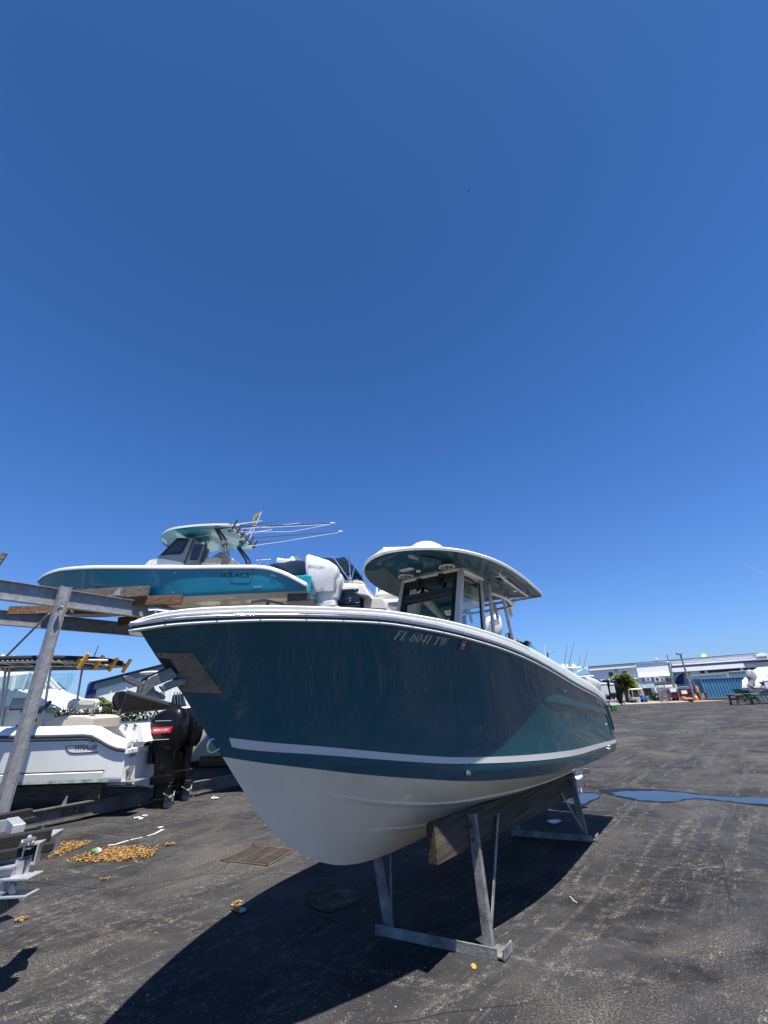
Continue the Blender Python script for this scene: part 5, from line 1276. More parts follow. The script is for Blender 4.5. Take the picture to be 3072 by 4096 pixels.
# racks carrying these boats (seen only in gaps)
rk2 = thing('boat_rack', 'second row of galvanised rack beams holding boats behind the dark teal boat', 'boat rack', (0, 15, 0))
for yy in (13.0, 16.4):
    mb = MB(); isec(mb, (-6.5, yy-15, 3.3), (3.4, yy-15, 3.3), 0.35, 0.16); mb.build('beam', M['galv'], rk2)
    for xx in (-3.0, 1.2): mb = MB(); mb.bar((xx, yy-15, 0), (xx, yy-15, 2.96), 0.16, 0.2, up=(0, 1, 0)); mb.build('post', M['galv'], rk2)
for xx, z0_ in ((-5.4, 4.25), (-3.2, 4.25), (-2.9, 4.05), (-0.8, 4.05), (-0.5, 3.35), (1.6, 3.35)):
    mb = MB(); mb.box((xx, 0.3, (3.3+z0_)/2+0.10), (0.2, 4.4, max(z0_-3.3+0.1, 0.12))); mb.build('timber_bunk', M['woodgrey'], rk2, bevel=0.01)

# cream boat beyond the black outboards
s_ = Vector((-7.4, 14.2, 0))
cb, ch_, cex = simple_boat('cream and white boat with chrome rails standing beyond the black outboards', (-8.5, 18.0), R(180-6), 7.8, 1.25, 0.04, 1.53, 2.0, M['cream'], M['cream'], chine=0.12)
ch_.strip(0.9, 7.7, lambda u: 0.66+0.05*(7-u), lambda u: ch_.sz(u)-0.03, 0.006).build('upper_topsides', M['offwhite'], cb, smooth=40)
def CP(x, y, w=-1.25): return plane_pt(cb, x, y, w)
mb = MB(); pp = [CP(x, y, -0.9) for x, y in ((590, 2892), (600, 2860), (645, 2835), (745, 2825), (800, 2850), (860, 2890))]; mb.prism([(q.x, 0.9, q.z) for q in pp], (0, -1.8, 0)); mb.build('cabin', M['offwhite'], cb, bevel=0.08, seg=3)
mb = MB()
for x_ in (700, 712, 722): mb.tube([CP(x_-3, 2768, -0.9), CP(x_+2, 2830, -0.9), CP(x_+10, 2862, -0.9)], 0.022, 8)
mb.tube([CP(592, 2900, -1.1), CP(625, 2842, -1.1)], 0.03, 6)
mb.build('rail', M['chrome'], cb, smooth=60)
mb = MB(); pp = [CP(x, y, -0.85) for x, y in ((690, 2780), (730, 2775), (745, 2825), (680, 2830))]; mb.prism([(q.x, 0.85, q.z) for q in pp], (0, -0.03, 0)); mb.build('window_pane', M['darkglass'], cb)
mb = MB(); mb.sphere(CP(610, 2691, 0.2), (0.55, 0.4, 0.07), 16, 6); mb.tube([CP(612, 2693, 0.2), CP(616, 2860, 0.2)], 0.04, 6); mb.build('radar_mast', M['white'], cb, smooth=60)
mb = MB()
for uu_ in (1.5, 4.8): mb.box((uu_, 0, 0.21), (0.3, 1.8, 0.42))
mb.box((3.3, 1.15, 0.2), (5.5, 0.12, 0.30)); mb.build('keel_block', M['woodbrown'], cb, bevel=0.01)

# big white cruiser behind, bow to the right
cr = thing('motor_boat', 'large white cabin cruiser with raked windscreen, far left behind the black canvas top', 'boat', (P(420, 2830, 21).x, 21.0, 0), 0)
def KP(x, y, Y=20.0): return P(x, y, Y*0.87 if Y < 19.9 else Y)-cr.location
sil = [(-260, 2850), (-260, 2740), (-60, 2735), (60, 2725), (165, 2690), (188, 2700), (272, 2768), (342, 2793), (416, 2828), (420, 2850), (300, 2960), (-260, 2960)]
mb = MB(); mb.prism([KP(x, y, 20.0) for x, y in sil], (0, -2.6, 0)); mb.build('hull', M['white'], cr, bevel=0.10, seg=3)
mb = MB(); mb.prism([KP(x, y, 19.85) for x, y in ((150, 2693), (186, 2701), (236, 2755), (170, 2756), (-60, 2762), (-60, 2715))], (0, -0.22, 0)); gl0 = mb.build('window_band', mat('hazy cabin glass', (0.30, 0.42, 0.46), 0.15, var=0.4, vscale=1.2, col2=(0.55, 0.6, 0.6)), cr, bevel=0.03)
mb = MB()
for x0_, y0_, x1_, y1_ in ((188, 2702, 240, 2758), (120, 2690, 90, 2762), (60, 2700, 48, 2762), (165, 2690, 190, 2756)): mb.bar(KP(x0_, y0_, 19.45), KP(x1_, y1_, 19.45), 0.08, 0.08)
mb.build('window_frame', M['white'], cr)
mb = MB(); mb.tube([KP(230, 2732, 19.8), KP(262, 2757, 19.8), KP(240, 2752, 19.8)], 0.03, 6); mb.build('rail', M['navy'], cr)
mb = MB(); mb.box((-6, 0.3, 0.5), (9, 1.4, 1.0)); mb.build('keel_block', M['woodgrey'], cr)

# ================================================================== left background: hedge, warehouse, palm
def leaf_cloud(mb, n, fn, size, rnd, asp=1.6):
    for _ in range(n):
        c = fn(); a = Vector((rnd.gauss(0, 1), rnd.gauss(0, 1), rnd.gauss(0, 1))).normalized(); b = a.orthogonal().normalized(); s1 = size*rnd.uniform(0.6, 1.3)
        b = (b*math.cos(rnd.uniform(0, 6.28))+a.cross(b)*math.sin(rnd.uniform(0, 6.28))).normalized(); c2 = a.cross(b)
        c = Vector(c); mb.add([c-b*s1*asp*0.5, c+c2*s1*0.4, c+b*s1*asp*0.5, c-c2*s1*0.4], [(0, 1, 2, 3)])
rnd = random.Random(4)
hy = 16.6; hx0, hx1 = P(120, 2850, hy).x, P(606, 2850, hy).x
hz1 = P(450, 2826, hy).z
hd = thing('hedge', 'long dark green clipped hedge behind the white boat with black outboards', 'hedge', ((hx0+hx1)/2, hy, 0))
mb = MB(); cxh = (hx0+hx1)/2
leaf_cloud(mb, 8000, lambda: (rnd.uniform(hx0, hx1)-cxh, rnd.uniform(-0.45, 0.5), rnd.uniform(0.1, hz1+0.04*math.sin(rnd.random()*50))), 0.075, rnd)
mb.build('foliage', M['leafdark'], hd, clean=False)
mb = MB(); rr = random.Random(9)
for k in range(60): x = rr.uniform(hx0, hx1)-cxh; mb.tube([(x, 0, 0), (x+rr.uniform(-.2, .2), rr.uniform(-.2, .2), hz1*0.8)], [0.03, 0.012], 5)
mb.build('stem', M['bark'], hd, clean=False)
w0 = P(392, 2733, 46); 
# warehouse: roof height constant, wall comes nearer to the right
w0 = P(392, 2733, 42); w1 = P(700, 2664, 42); zr = w0.z; zr1 = w1.z+0.3
wh2 = thing('warehouse', 'white ribbed metal warehouse with dark roof edge, left beyond the anchor', 'building', (w0.x, w0.y, 0))
Lw = w1.x-w0.x; zq = lambda x: zr+(zr1-zr)*x/Lw
mb = MB(); mb.prism([(0, 0, 0), (Lw+3, 0, 0), (Lw+3, 0, zq(Lw+3)), (0, 0, zr)], (0, 10, 0)); mb.build('wall', mat('white ribbed cladding', (0.80, 0.81, 0.80), 0.6, var=0.08, vscale=1.0), wh2)
mb = MB()
for k in range(1, int(Lw/1.45)+3): x_ = k*1.45; mb.box((x_, -0.03, zq(x_)/2-0.3), (0.09, 0.06, zq(x_)-0.6))
mb.build('cladding_joint', M['white'], wh2)
mb = MB(); mb.prism([(-0.2, -0.15, zr-0.55), (Lw+3, -0.15, zq(Lw+3)-0.55), (Lw+3, -0.15, zq(Lw+3)), (-0.2, -0.15, zr)], (0, 0.12, 0)); mb.build('fascia', mat('grey green fascia', (0.22, 0.30, 0.28), 0.6), wh2)
mb = MB(); mb.prism([(-0.6, -0.4, zr), (Lw+3, -0.4, zq(Lw+3)), (Lw+3, -0.4, zq(Lw+3)+0.1), (-0.6, -0.4, zr+0.1)], (0, 10.6, 0)); mb.build('roof', M['navypaint'], wh2)
mb = MB(); mb.box((-0.45, 0.5, zr/2), (0.9, 1.2, zr-0.02)); mb.build('corner_post', M['navypaint'], wh2)

def palm(name_label, base, h, crown, n=26, seed=1, lean=0.3, trunk_r=0.14, dens=22, mleaf=None, el0=-0.5):
    rn = random.Random(seed); t = thing('palm_tree', name_label, 'palm tree', base)
    mb = MB(); pts = [(lean*(k/6)**2, 0, h*k/6) for k in range(7)]; mb.tube(pts, [trunk_r*1.3]+[trunk_r]*5+[trunk_r*0.9], 10); mb.build('trunk', M['bark'], t, smooth=60)
    mb = MB(); top_ = Vector(pts[-1])
    for k in range(n):
        az = rn.uniform(0, 6.283); el = rn.uniform(el0, 1.25); Lf = crown*rn.uniform(0.8, 1.15); d = Vector((math.cos(az), math.sin(az), 0)); prev = None
        P_ = []
        for j in range(11):
            f = j/10; P_.append(top_+d*(Lf*math.cos(el*(1-f*0.2))*f)+Vector((0, 0, Lf*math.sin(el)*f-Lf*0.75*f*f)))
        sd = d.cross(Vector((0, 0, 1)))
        mb.tube(P_, [0.025]*11, 3, cap=False)
        for j in range(dens):
            f = (j+1)/(dens+1); q = P_[min(int(f*10), 9)].lerp(P_[min(int(f*10)+1, 10)], f*10-int(f*10)); ll = crown*0.30*math.sin(math.pi*min(f*0.9+0.12, 1))
            for sg in (-1, 1):
                e_ = q+sd*sg*ll*0.75+Vector((0, 0, -ll*rn.uniform(0.3, 0.8)))+d*ll*0.35
                wv_ = d*0.045*crown/1.5; mb.add([q-wv_, q+wv_, e_], [(0, 1, 2)])
    mb.build('crown', mleaf or M['leaf'], t, clean=False); return t
pb_ = P(385, 2830, 41); palm('small palm tree with arching fronds beside the left warehouse corner', (pb_.x, 41, 0), P(385, 2812, 41).z, 1.7, 24, 3, 0.2)
pb_ = P(415, 2830, 39); palm('second, drooping olive palm in front of the left warehouse wall', (pb_.x, 39, 0), P(415, 2815, 39).z, 1.2, 16, 5, -0.1, mleaf=mat('dry palm leaf', (0.10, 0.11, 0.04), 0.6, var=0.5))

# ================================================================== right background
F0 = Vector((43.7, 97, 0)); F1 = Vector((69, 89, 0)); fd = (F1-F0).normalized(); fn = Vector((-fd.y, fd.x, 0)); fn = -fn if fn.y > 0 else fn
def FP(x, y, off=0.0):
    d = ray(x, y); o = Vector((0, 0, CAMH)); k = ((F0+fn*off)-o).dot(fn)/d.dot(fn); return o+d*k
office = thing('office_building', 'long low white building with navy stripe across the far side of the yard', 'building', F0)
def fpoly(pp, off0, depth, m, name, par=office, bevel=0):
    mb = MB(); q = [FP(x, y, off0)-F0 for x, y in pp]; mb.prism(q, fn*depth); return mb.build(name, m, par, bevel=bevel)
ztop = 6.9
def fbox(s0, s1, z0, z1, off, depth, m, name):
    mb = MB(); a = fd*s0+fn*off; b = fd*s1+fn*off; mb.prism([a+Vector((0, 0, z0)), b+Vector((0, 0, z0)), b+Vector((0, 0, z1)), a+Vector((0, 0, z1))], fn*depth); return mb.build(name, m, office)
def sof(x, y): q = FP(x, y)-F0; return q.dot(fd), q.z
sA, sB, sC, sD = sof(2352, 2668)[0], sof(2537, 2654)[0], sof(2675, 2650)[0], sof(3200, 2600)[0]
wl1 = fbox(sA-1, sB, 0, sof(2440, 2662)[1], -12, 12, M['wall'], 'wall'); fbox(sB, sC, 0, sof(2600, 2652)[1], -12, 12.6, M['wall'], 'wall'); fbox(sC, sD, 0, sof(2800, 2636)[1]-0.1, -12, 12, M['wall'], 'wall')
fpoly([(2352, 2668), (2537, 2654), (2540, 2669), (2356, 2684)], 0, 0.9, M['wall'], 'fascia')
fpoly([(2352, 2666.5), (2537, 2652.5), (2537, 2654.5), (2352, 2668.5)], 0.0, 1.0, M['navypaint'], 'roof_edge')
fpoly([(2455, 2659), (2465, 2658), (2470, 2690), (2461, 2691)], 0.0, 0.5, M['paleblue_shade'], 'pilaster')
for pp in ([(2432, 2689), (2450, 2687), (2456, 2708), (2437, 2709)], [(2487, 2685), (2507, 2684), (2511, 2702), (2492, 2703)]):
    w_o = fpoly(pp, 0.0, 0.03, M['paleblue_shade'], 'window'); q = [FP(x, y, 0.03)-F0 for x, y in pp]; c = sum(q, Vector())/4; mb = MB(); mb.prism([c+(v-c)*0.9 for v in q], fn*0.02); mb.build('pane', M['darkglass'], w_o)
fpoly([(2400, 2718), (2560, 2711), (2562, 2714), (2402, 2722)], 0.0, 0.5, M['wall'], 'ledge')
fpoly([(2553, 2708), (2688, 2700), (2689, 2703), (2554, 2711)], 0.6, 0.4, M['wall'], 'ledge')
fpoly([(2537, 2652), (3030, 2612), (3030, 2614), (2537, 2654.5)], 0.3, 0.5, M['navypaint'], 'roof_edge')
fpoly([(2680, 2641), (3022, 2618), (3022, 2632), (2683, 2655)], 0.0, 0.5, M['wall'], 'fascia'); fpoly([(2683, 2657), (3022, 2634), (3023, 2640), (2684, 2664)], 0.0, 0.9, M['wall'], 'fascia')
fpoly([(2680, 2665), (2950, 2647), (3110, 2636), (3110, 2643), (2950, 2655), (2681, 2673)], 0.0, 1.0, M['navypaint'], 'stripe_band')
fpoly([(2682, 2674), (2962, 2655), (2970, 2671), (2687, 2690)], 0.0, 1.2, M['wall'], 'balcony_front')
fpoly([(2687, 2691), (2760, 2686), (2775, 2745), (2705, 2748)], 0.0, 0.05, M['paleblue_shade'], 'recess_wall')  # shade of the recess put into the wall colour
fpoly([(2800, 2684), (3085, 2666), (3085, 2674), (2802, 2693)], 0.0, 0.25, M['black'], 'ribbon_window')
fpoly([(2816, 2684), (2824, 2683), (2830, 2694), (2822, 2696)], 0.25, 0.4, M['wall'], 'column'); fpoly([(2958, 2672), (2966, 2671), (2971, 2682), (2962, 2683)], 0.25, 0.4, M['wall'], 'column')
fpoly([(2552, 2712), (2600, 2709), (2720, 2703), (2725, 2735), (2552, 2745)], 0.0, 0.65, M['wall'], 'lower_wall')
# single-storey wing behind the container
fpoly([(2752, 2706), (2910, 2694), (3100, 2683), (3100, 2720), (2830, 2800), (2775, 2802)], 6.0, 1.0, M['wall'], 'wing_wall')
fpoly([(2752, 2700), (2909, 2689), (2910, 2696), (2756, 2708)], 7.0, 0.5, mat('green grey fascia', (0.24, 0.33, 0.34), 0.6), 'wing_fascia')
fpoly([(2912, 2688), (3100, 2674), (3100, 2684), (2914, 2697)], 7.0, 0.6, M['paleblue_shade'], 'wing_fascia'); fpoly([(2912, 2687), (3100, 2673), (3100, 2675.5), (2912, 2689)], 7.0, 0.9, M['white'], 'wing_gutter')
# arched blue awning
mb = MB(); c = FP(2745, 2736, 1.0)-F0; aw = []
for k in range(9):
    th_ = math.pi*k/16; aw.append([c-fd*2.2*math.cos(th_)*1.0+Vector((0, 0, 2.2*math.sin(th_)*0.95))+fn*o_ for o_ in (0.0, 0.9, 1.5)])
mb.grid(aw); mb.prism([v[0] for v in aw]+[c], fn*0.6); mb.build('arched_awning', M['canvasnavy'], office, smooth=40)
# sign on the roof with an unreadable script flourish
sg_ = fpoly([(3020, 2616), (3034, 2614), (3044, 2611), (3054, 2613), (3066, 2613), (3072, 2637), (3030, 2641)], 0.8, 0.25, M['wall'], 'roof_sign')
mb = MB(); pts_ = [FP(3028+40*k/40, 2628-2*k/40+4.0*math.sin(k*0.9)*(1 if k % 8 else 1.4), 1.1)-F0 for k in range(41)]; mb.tube(pts_, 0.06, 4, cap=False); mb.build('script_flourish', M['midgrey'], sg_)
for (x_, y_) in ((2816, 2626), (2625, 2641)):
    mb = MB(); c = FP(x_, y_, -1.0)-F0; mb.tube([c-Vector((0, 0, 0.9)), c, c+Vector((0, 0, 0.1)), c+Vector((0, 0, 0.5))], [0.35, 0.35, 0.5, 0.3], 12); mb.build('roof_vent', M['midgrey'] if x_ < 2700 else M['white'], office, smooth=40)
# low buildings in front: carport and shop
def blk(pp, Y, dep, m, name, par, bevel=0):
    mb = MB(); mb.prism([P(x, y, Y)-par.location for x, y in pp], (0, dep, 0)); return mb.build(name, m, par, bevel=bevel)
shop = thing('workshop', 'low white workshop with pale blue fascia and dark open bay', 'building', (P(2580, 2800, 80).x, 80, 0))
blk([(2525, 2741), (2617, 2734), (2620, 2750), (2528, 2757)], 78, 0.6, M['paleblue_shade'], 'fascia', shop)
blk([(2556, 2748), (2587, 2747), (2587, 2749), (2556, 2751)], 77.9, 0.05, M['white'], 'fascia_board', shop)
blk([(2500, 2742), (2524, 2741), (2524, 2747), (2503, 2750)], 77, 0.8, M['navypaint'], 'awning', shop)
blk([(2530, 2755), (2620, 2750), (2632, 2786), (2540, 2790)], 82, 0.2, M['black'], 'bay_shade', shop)  # black sheet painting the unlit interior of the bay
blk([(2538, 2786), (2632, 2779), (2640, 2803), (2550, 2806)], 80.5, 0.4, M['paleblue_shade'], 'half_wall', shop)
blk([(2622, 2734), (2702, 2729), (2706, 2737), (2624, 2742)], 79, 1.0, M['dkgrey'], 'roof', shop)
blk([(2622, 2740), (2704, 2736), (2722, 2800), (2640, 2803)], 80.2, 3.0, M['wall'], 'wall', shop)
for x_ in (2527, 2616, 2500):
    mb = MB(); a = P(x_+2, 2750, 77.5)-shop.location; mb.bar(Vector((a.x, a.y, -0.0)), a, 0.25, 0.25); mb.build('post', M['white'], shop)
mb = MB()
for x_ in (2540, 2555, 2566): a = P(x_, 2790, 81.5)-shop.location; mb.box((a.x, a.y, 0.9), (1.0, 0.6, 1.8))
mb.build('stored_shelf', M['midgrey'], shop)
acs = []
for (x0_, y0_, x1_, y1_) in ((2575, 2711, 2597, 2725), (2614, 2708, 2631, 2728), (2633, 2712, 2651, 2724), (2672, 2711, 2690, 2728)):
    a, b = P(x0_, y1_, 84), P(x1_, y0_, 84); t_ = thing('air_conditioner', {2575: 'grey rooftop air conditioner on legs, leftmost of four above the workshop', 2614: 'tall grey rooftop air conditioner, second from left above the workshop', 2633: 'squat grey rooftop air conditioner, third from left above the workshop', 2672: 'dark rooftop air conditioner beside the tall pole, rightmost of four'}[x0_], 'air conditioner', (a.x, 84, a.z-0.5), 0, 'air conditioners on the workshop roof')
    mb = MB(); mb.box(((b.x-a.x)/2, 0, 0.5+(b.z-a.z)/2), (b.x-a.x, 1, b.z-a.z)); mb.build('housing', M['midgrey'] if x0_ < 2650 else M['dkgrey'], t_, bevel=0.05)
    mb = MB()
    for dx in (0.1, b.x-a.x-0.1): mb.box((dx, -0.3, 0.25), (0.08, 0.08, 0.5)); mb.box((dx, 0.3, 0.25), (0.08, 0.08, 0.5))
    mb.build('stand', M['galv'], t_)
    mb = MB(); mb.tube([((b.x-a.x)/2, -0.51, 0.5+(b.z-a.z)/2), ((b.x-a.x)/2, -0.53, 0.5+(b.z-a.z)/2)], (b.z-a.z)*0.32, 16); mb.build('fan_grille', M['black'], t_)
# shipping container
ct = thing('shipping_container', 'blue corrugated shipping container across the far side of the yard', 'container', (P(2832, 2797, 70).x, 70.5, 0))
cz = 3.05; a_ = P(2832, 2797, 70.5); b_ = P(3042, 2797, 70.5); a_.z = 0; b_.z = 0
cdv = Vector((1, -0.03, 0)).normalized(); Lc = 9.3; nrib = 19
mb = MB(); rows = []
for k in range(nrib*4+1):
    s = 0.25+(Lc-0.5)*k/(nrib*4); o_ = (0, 0.12, 0.12, 0)[k % 4] if k < nrib*4 else 0
    q = cdv*s+Vector((0, -0.12+o_, 0)); rows.append([q+Vector((0, 0, 0.28)), q+Vector((0, 0, cz-0.16))])
mb.grid(rows); mb.build('corrugated_side', M['contblue'], ct)
mb = MB()
mb.bar(Vector((0, -0.1, cz-0.08)), cdv*Lc+Vector((0, -0.1, cz-0.08)), 0.14, 0.16); mb.bar(Vector((0, -0.1, 0.22)), cdv*Lc+Vector((0, -0.1, 0.22)), 0.14, 0.16)
for s in (0.12, Lc-0.12): mb.bar(cdv*s+Vector((0, -0.1, 0.15)), cdv*s+Vector((0, -0.1, cz)), 0.24, 0.16)
mb.build('frame', M['contblue'], ct)
mb = MB(); mb.box(cdv*Lc/2+Vector((0, 1.25, cz/2+0.05)), (Lc-0.3, 2.3, cz-0.2)); mb.build('container_body', M['contblue'], ct)
tag(blk_ := (lambda: (lambda mb: (mb.bar(P(2775, 2802, 68.5)*Vector((1, 1, 0)).length*0 + Vector((P(2775, 2802, 68.5).x, 68.5, 0.12)), Vector((P(2960, 2800, 68.5).x, 68.5, 0.12)), 0.5, 0.24), mb.build('kerb_stone', M['rust']))[1])(MB()))(), 'rusty red steel kerb lying along the foot of the blue container', 'kerb')
# apron of pale concrete in front of the buildings
apn = [G(2380, 2822), G(2660, 2816), G(2790, 2806), G(2800, 2790), G(2400, 2790)]
sheet('forecourt', [tuple(v[:2]) for v in (Vector((30, 66.5, 0)), Vector((46, 63, 0)), Vector((48, 82, 0)), Vector((30, 84, 0)))], 0.004, M['paving'])
# palm by the offices
pp_ = P(2508, 2800, 76); palm('bushy green palm tree in front of the white office building', (pp_.x, 76, 0), P(2508, 2712, 76).z, 2.5, 170, 8, 0.1, 0.2, 30, None, -1.25)
pp_ = P(2093, 2600, 60); palm('palm crown showing above the gunwale behind the dark teal boat', (pp_.x, 60, 0), P(2093, 2578, 60).z, 1.6, 34, 12, 0.2, 0.15, 20, M['leafdark'])
pp_ = P(2880, 2713, 86); palm('small palm crown peeping over the container roof', (pp_.x, 86, 0), P(2886, 2712, 86).z-0.3, 1.2, 18, 21, 0.0)
# street lamp, masts, posts
def post_thing(label, cat, name, x0, y0, x1, y1, Y, r, m='galvold', top=None):
    a, b = P(x0, y0, Y), P(x1, y1, Y); t = thing(name, label, cat, (a.x, Y, 0))
    mb = MB(); mb.tube([(0, 0, 0), (b.x-a.x, 0, b.z)], [r*1.2, r], 8); mb.build('pole', M[m], t, smooth=60); return t, Vector((b.x-a.x, 0, b.z))
t_, e_ = post_thing('tall street lamp with a box head beside the container', 'street lamp', 'street_lamp', 2781, 2803, 2721, 2618, 68, 0.12)
mb = MB(); mb.box(e_+Vector((-0.1, 0, 0.1)), (0.8, 0.5, 0.28)); mb.build('lamp_head', M['midgrey'], t_, bevel=0.03)
mb = MB(); 
for k in range(3): mb.sphere(e_*0.55+Vector((0.15*(-1)**k, 0, -0.5*k)), 0.16, 8, 6)
mb.tube([e_*0.6+Vector((-.3, 0, 0)), e_*0.58+Vector((0.5, 0, -.4)), e_*0.5+Vector((-.3, 0, -.6))], 0.03, 5); mb.build('cable_loop', M['dkgrey'], t_)
t_, e_ = post_thing('thin leaning mast rising above the office roof', 'mast', 'utility_pole', 2712, 2803, 2668, 2620, 76, 0.08)
t_, e_ = post_thing('second mast with small cap next to the thin mast', 'mast', 'utility_pole', 2706, 2803, 2672, 2652, 74, 0.09)
mb = MB(); mb.sphere(e_+Vector((0, 0, 0.1)), 0.15, 8, 6); mb.build('cap', M['white'], t_)
t_, e_ = post_thing('double armed street lamp showing above the boat\'s stern gunwale', 'street lamp', 'street_lamp', 2200, 2800, 2190, 2610, 62, 0.11, 'dkgrey')
mb = MB()
for sg in (-1, 1): mb.tube([e_, e_+Vector((sg*0.5, 0, 0.12)), e_+Vector((sg*0.95, 0, 0.14))], 0.035, 6); mb.box(e_+Vector((sg*1.0, 0, 0.14)), (0.35, 0.14, 0.06))
mb.build('lamp_arm', M['midgrey'], t_)
t_, e_ = post_thing('thin white antenna whip standing above the stern gunwale', 'antenna', 'antenna', 2184, 2700, 2176, 2583, 50, 0.03, 'white')
t_ = thing('vent_stack', 'grey green vent stack with domed base behind the white outboards', 'vent stack', (P(2042, 2560, 40).x, 40, 0))
mb = MB(); z1_ = P(2042, 2532, 40).z; z0_ = P(2042, 2560, 40).z; mb.tube([(0, 0, 0), (0, 0, z0_), (0, 0, z1_-0.1), (0, 0, z1_)], [0.2, 0.19, 0.19, 0.24], 14); mb.build('stack', mat('grey green paint', (0.10, 0.12, 0.11), 0.6), t_, smooth=50)
mb = MB(); mb.sphere((0.35, 0, z0_-0.25), (0.45, 0.45, 0.4), 14, 8); mb.tube([(-0.35, 0, 0), (-0.35, 0, z1_-0.02)], 0.05, 8); mb.build('housing', M['dkgrey'], t_, smooth=50)
# chain-link gate
gt = thing('chain_link_gate', 'open chain-link gate with grey posts in front of the workshop', 'gate', (P(2666, 2808, 66).x, 66, 0))
mb = MB()
for (x0_, y0_, x1_, y1_) in ((2672, 2811, 2656, 2738), (2725, 2806, 2701, 2740), (2645, 2812, 2628, 2742), (2812, 2800, 2755, 2700)): mb.tube([P(x0_, y0_, 66)-gt.location, P(x1_, y1_, 66)-gt.location], 0.07 if x0_ != 2725 else 0.04, 8)
mb.tube([P(2656, 2752, 66)-gt.location, P(2755, 2746, 66)-gt.location], 0.04, 6); mb.build('post', M['galv'], gt, smooth=60)
mb = MB(); A4 = [P(x, y, 66)-gt.location for x, y in ((2628, 2745), (2656, 2742), (2672, 2806), (2645, 2810))]
for k in range(15):
    f = k/14; mb.tube([A4[0].lerp(A4[1], f), A4[3].lerp(A4[2], f)], 0.012, 3); mb.tube([A4[0].lerp(A4[3], f), A4[1].lerp(A4[2], f)], 0.012, 3)
mb.build('mesh', M['galv'], gt, clean=False)
wc = 0
for (x0_, y0_, x1_, y1_, nm) in ((2682, 2753, 2702, 2768, 'plain white board hung on the gate rail, left one'), (2728, 2762, 2746, 2776, 'plain white board leaning by the gate, right one')):
    a, b = P(x0_, y1_, 65.8), P(x1_, y0_, 65.8); mb = MB(); mb.box(((a.x+b.x)/2, 65.8, (a.z+b.z)/2), (b.x-a.x, 0.04, b.z-a.z)); tag(mb.build('notice_board', M['white'], bevel=0.01), nm, 'board', 'boards at the gate')
# car
def car(label, x, Y, rz, mbody, L=4.5, Wd=1.85, Hh=1.65):
    t = thing('parked_car', label, 'car', (x, Y, 0), rz)
    pr = [(-L/2, .35), (-L/2, .85), (-L/2+.15, 1.0), (-L/2+.5, Hh-.05), (-L/2+.9, Hh), (L*0.10, Hh), (L*0.24, 1.02), (L/2-.2, .88), (L/2, .7), (L/2, .35)]
    mb = MB(); w2 = Wd/2
    mb.loft([[(px_, y_*(0.84 if pz > 1.1 else 1.0), pz) for px_, pz in pr] for y_ in (-w2, -w2*0.98, w2*0.98, w2)]); mb.build('body', mbody, t, bevel=0.06, seg=3)
    mb = MB()
    for sg in (-1, 1): mb.add([(px_, sg*(w2*(0.84 if pz > 1.1 else 1.0)+0.012), pz) for px_, pz in ((-L/2+.45, 1.05), (-L/2+.65, Hh-.12), (L*0.08, Hh-.12), (L*0.2, 1.05))], [(0, 1, 2, 3)])
    mb.add([(L*0.245, -w2*.8, 1.03), (L*0.245, w2*.8, 1.03), (L*0.115, w2*.75, Hh-.06), (L*0.115, -w2*.75, Hh-.06)], [(0, 1, 2, 3)]); mb.add([(-L/2+.13, -w2*.8, 1.03), (-L/2+.13, w2*.8, 1.03), (-L/2+.47, w2*.75, Hh-.08), (-L/2+.47, -w2*.75, Hh-.08)], [(0, 1, 2, 3)])
    mb.build('window', M['darkglass'], t, clean=False)
    for px_ in (-L*0.31, L*0.31):
        for sg in (-1, 1):
            mb = MB(); mb.tube([(px_, sg*(w2-0.2), .34), (px_, sg*(w2+0.02), .34)], .34, 20); wo = mb.build('wheel', M['tyre'], t, smooth=40)
            mb = MB(); mb.tube([(px_, sg*(w2+0.0), .34), (px_, sg*(w2+0.035), .34)], .19, 16); mb.build('rim', M['galv'], wo, smooth=40)
    mb = MB()
    for sg in (-1, 1): mb.box((L/2+0.0, sg*w2*.75, .72), (0.06, .32, .14))
    mb.build('headlight', M['white'], t, bevel=0.02)
    return t
car('dark red estate car parked behind the chain-link gate', P(2690, 2803, 73).x, 73, R(200), M['carred'])
car('second red car, mostly hidden by the gate and leaning boards', P(2758, 2803, 75).x, 75, R(190), M['carred'])
# golf cart
gc = thing('golf_cart', 'blue and white golf cart with white roof in front of the workshop', 'golf cart', (P(2555, 2806, 72).x, 72, 0), R(0))
mb = MB(); mb.box((-0.5, 0, 0.55), (1.3, 1.1, 0.45)); mb.build('body', M['midgrey'], gc, bevel=0.06)
mb = MB(); mb.prism([(0.4, -.55, .3), (1.25, -.55, .35), (1.2, -.55, .75), (0.75, -.55, 1.0), (0.4, -.55, .6)], (0, 1.1, 0)); mb.build('front_cowl', M['sail'], gc, bevel=0.08)
mb = MB(); mb.sphere((0.05, 0, 1.95), (1.15, 0.65, 0.12), 20, 6); mb.build('roof', M['white'], gc, smooth=50)
mb = MB()
for x_, t0 in ((0.75, 0.55), (-0.9, -0.85)):
    for sg in (-1, 1): mb.tube([(x_, sg*.5, .8), (t0, sg*.52, 1.92)], 0.03, 6)
mb.build('roof_post', M['white'], gc)
mb = MB(); mb.box((-.2, 0, .85), (.5, 1.0, .14)); mb.box((-.48, 0, 1.15), (.12, 1.0, .5)); mb.build('seat', M['black'], gc, bevel=0.04)
for x_ in (-.85, .85):
    for sg in (-1, 1): mb = MB(); mb.tube([(x_, sg*.42, .25), (x_, sg*.6, .25)], .25, 16); mb.build('wheel', M['tyre'], gc, smooth=40)
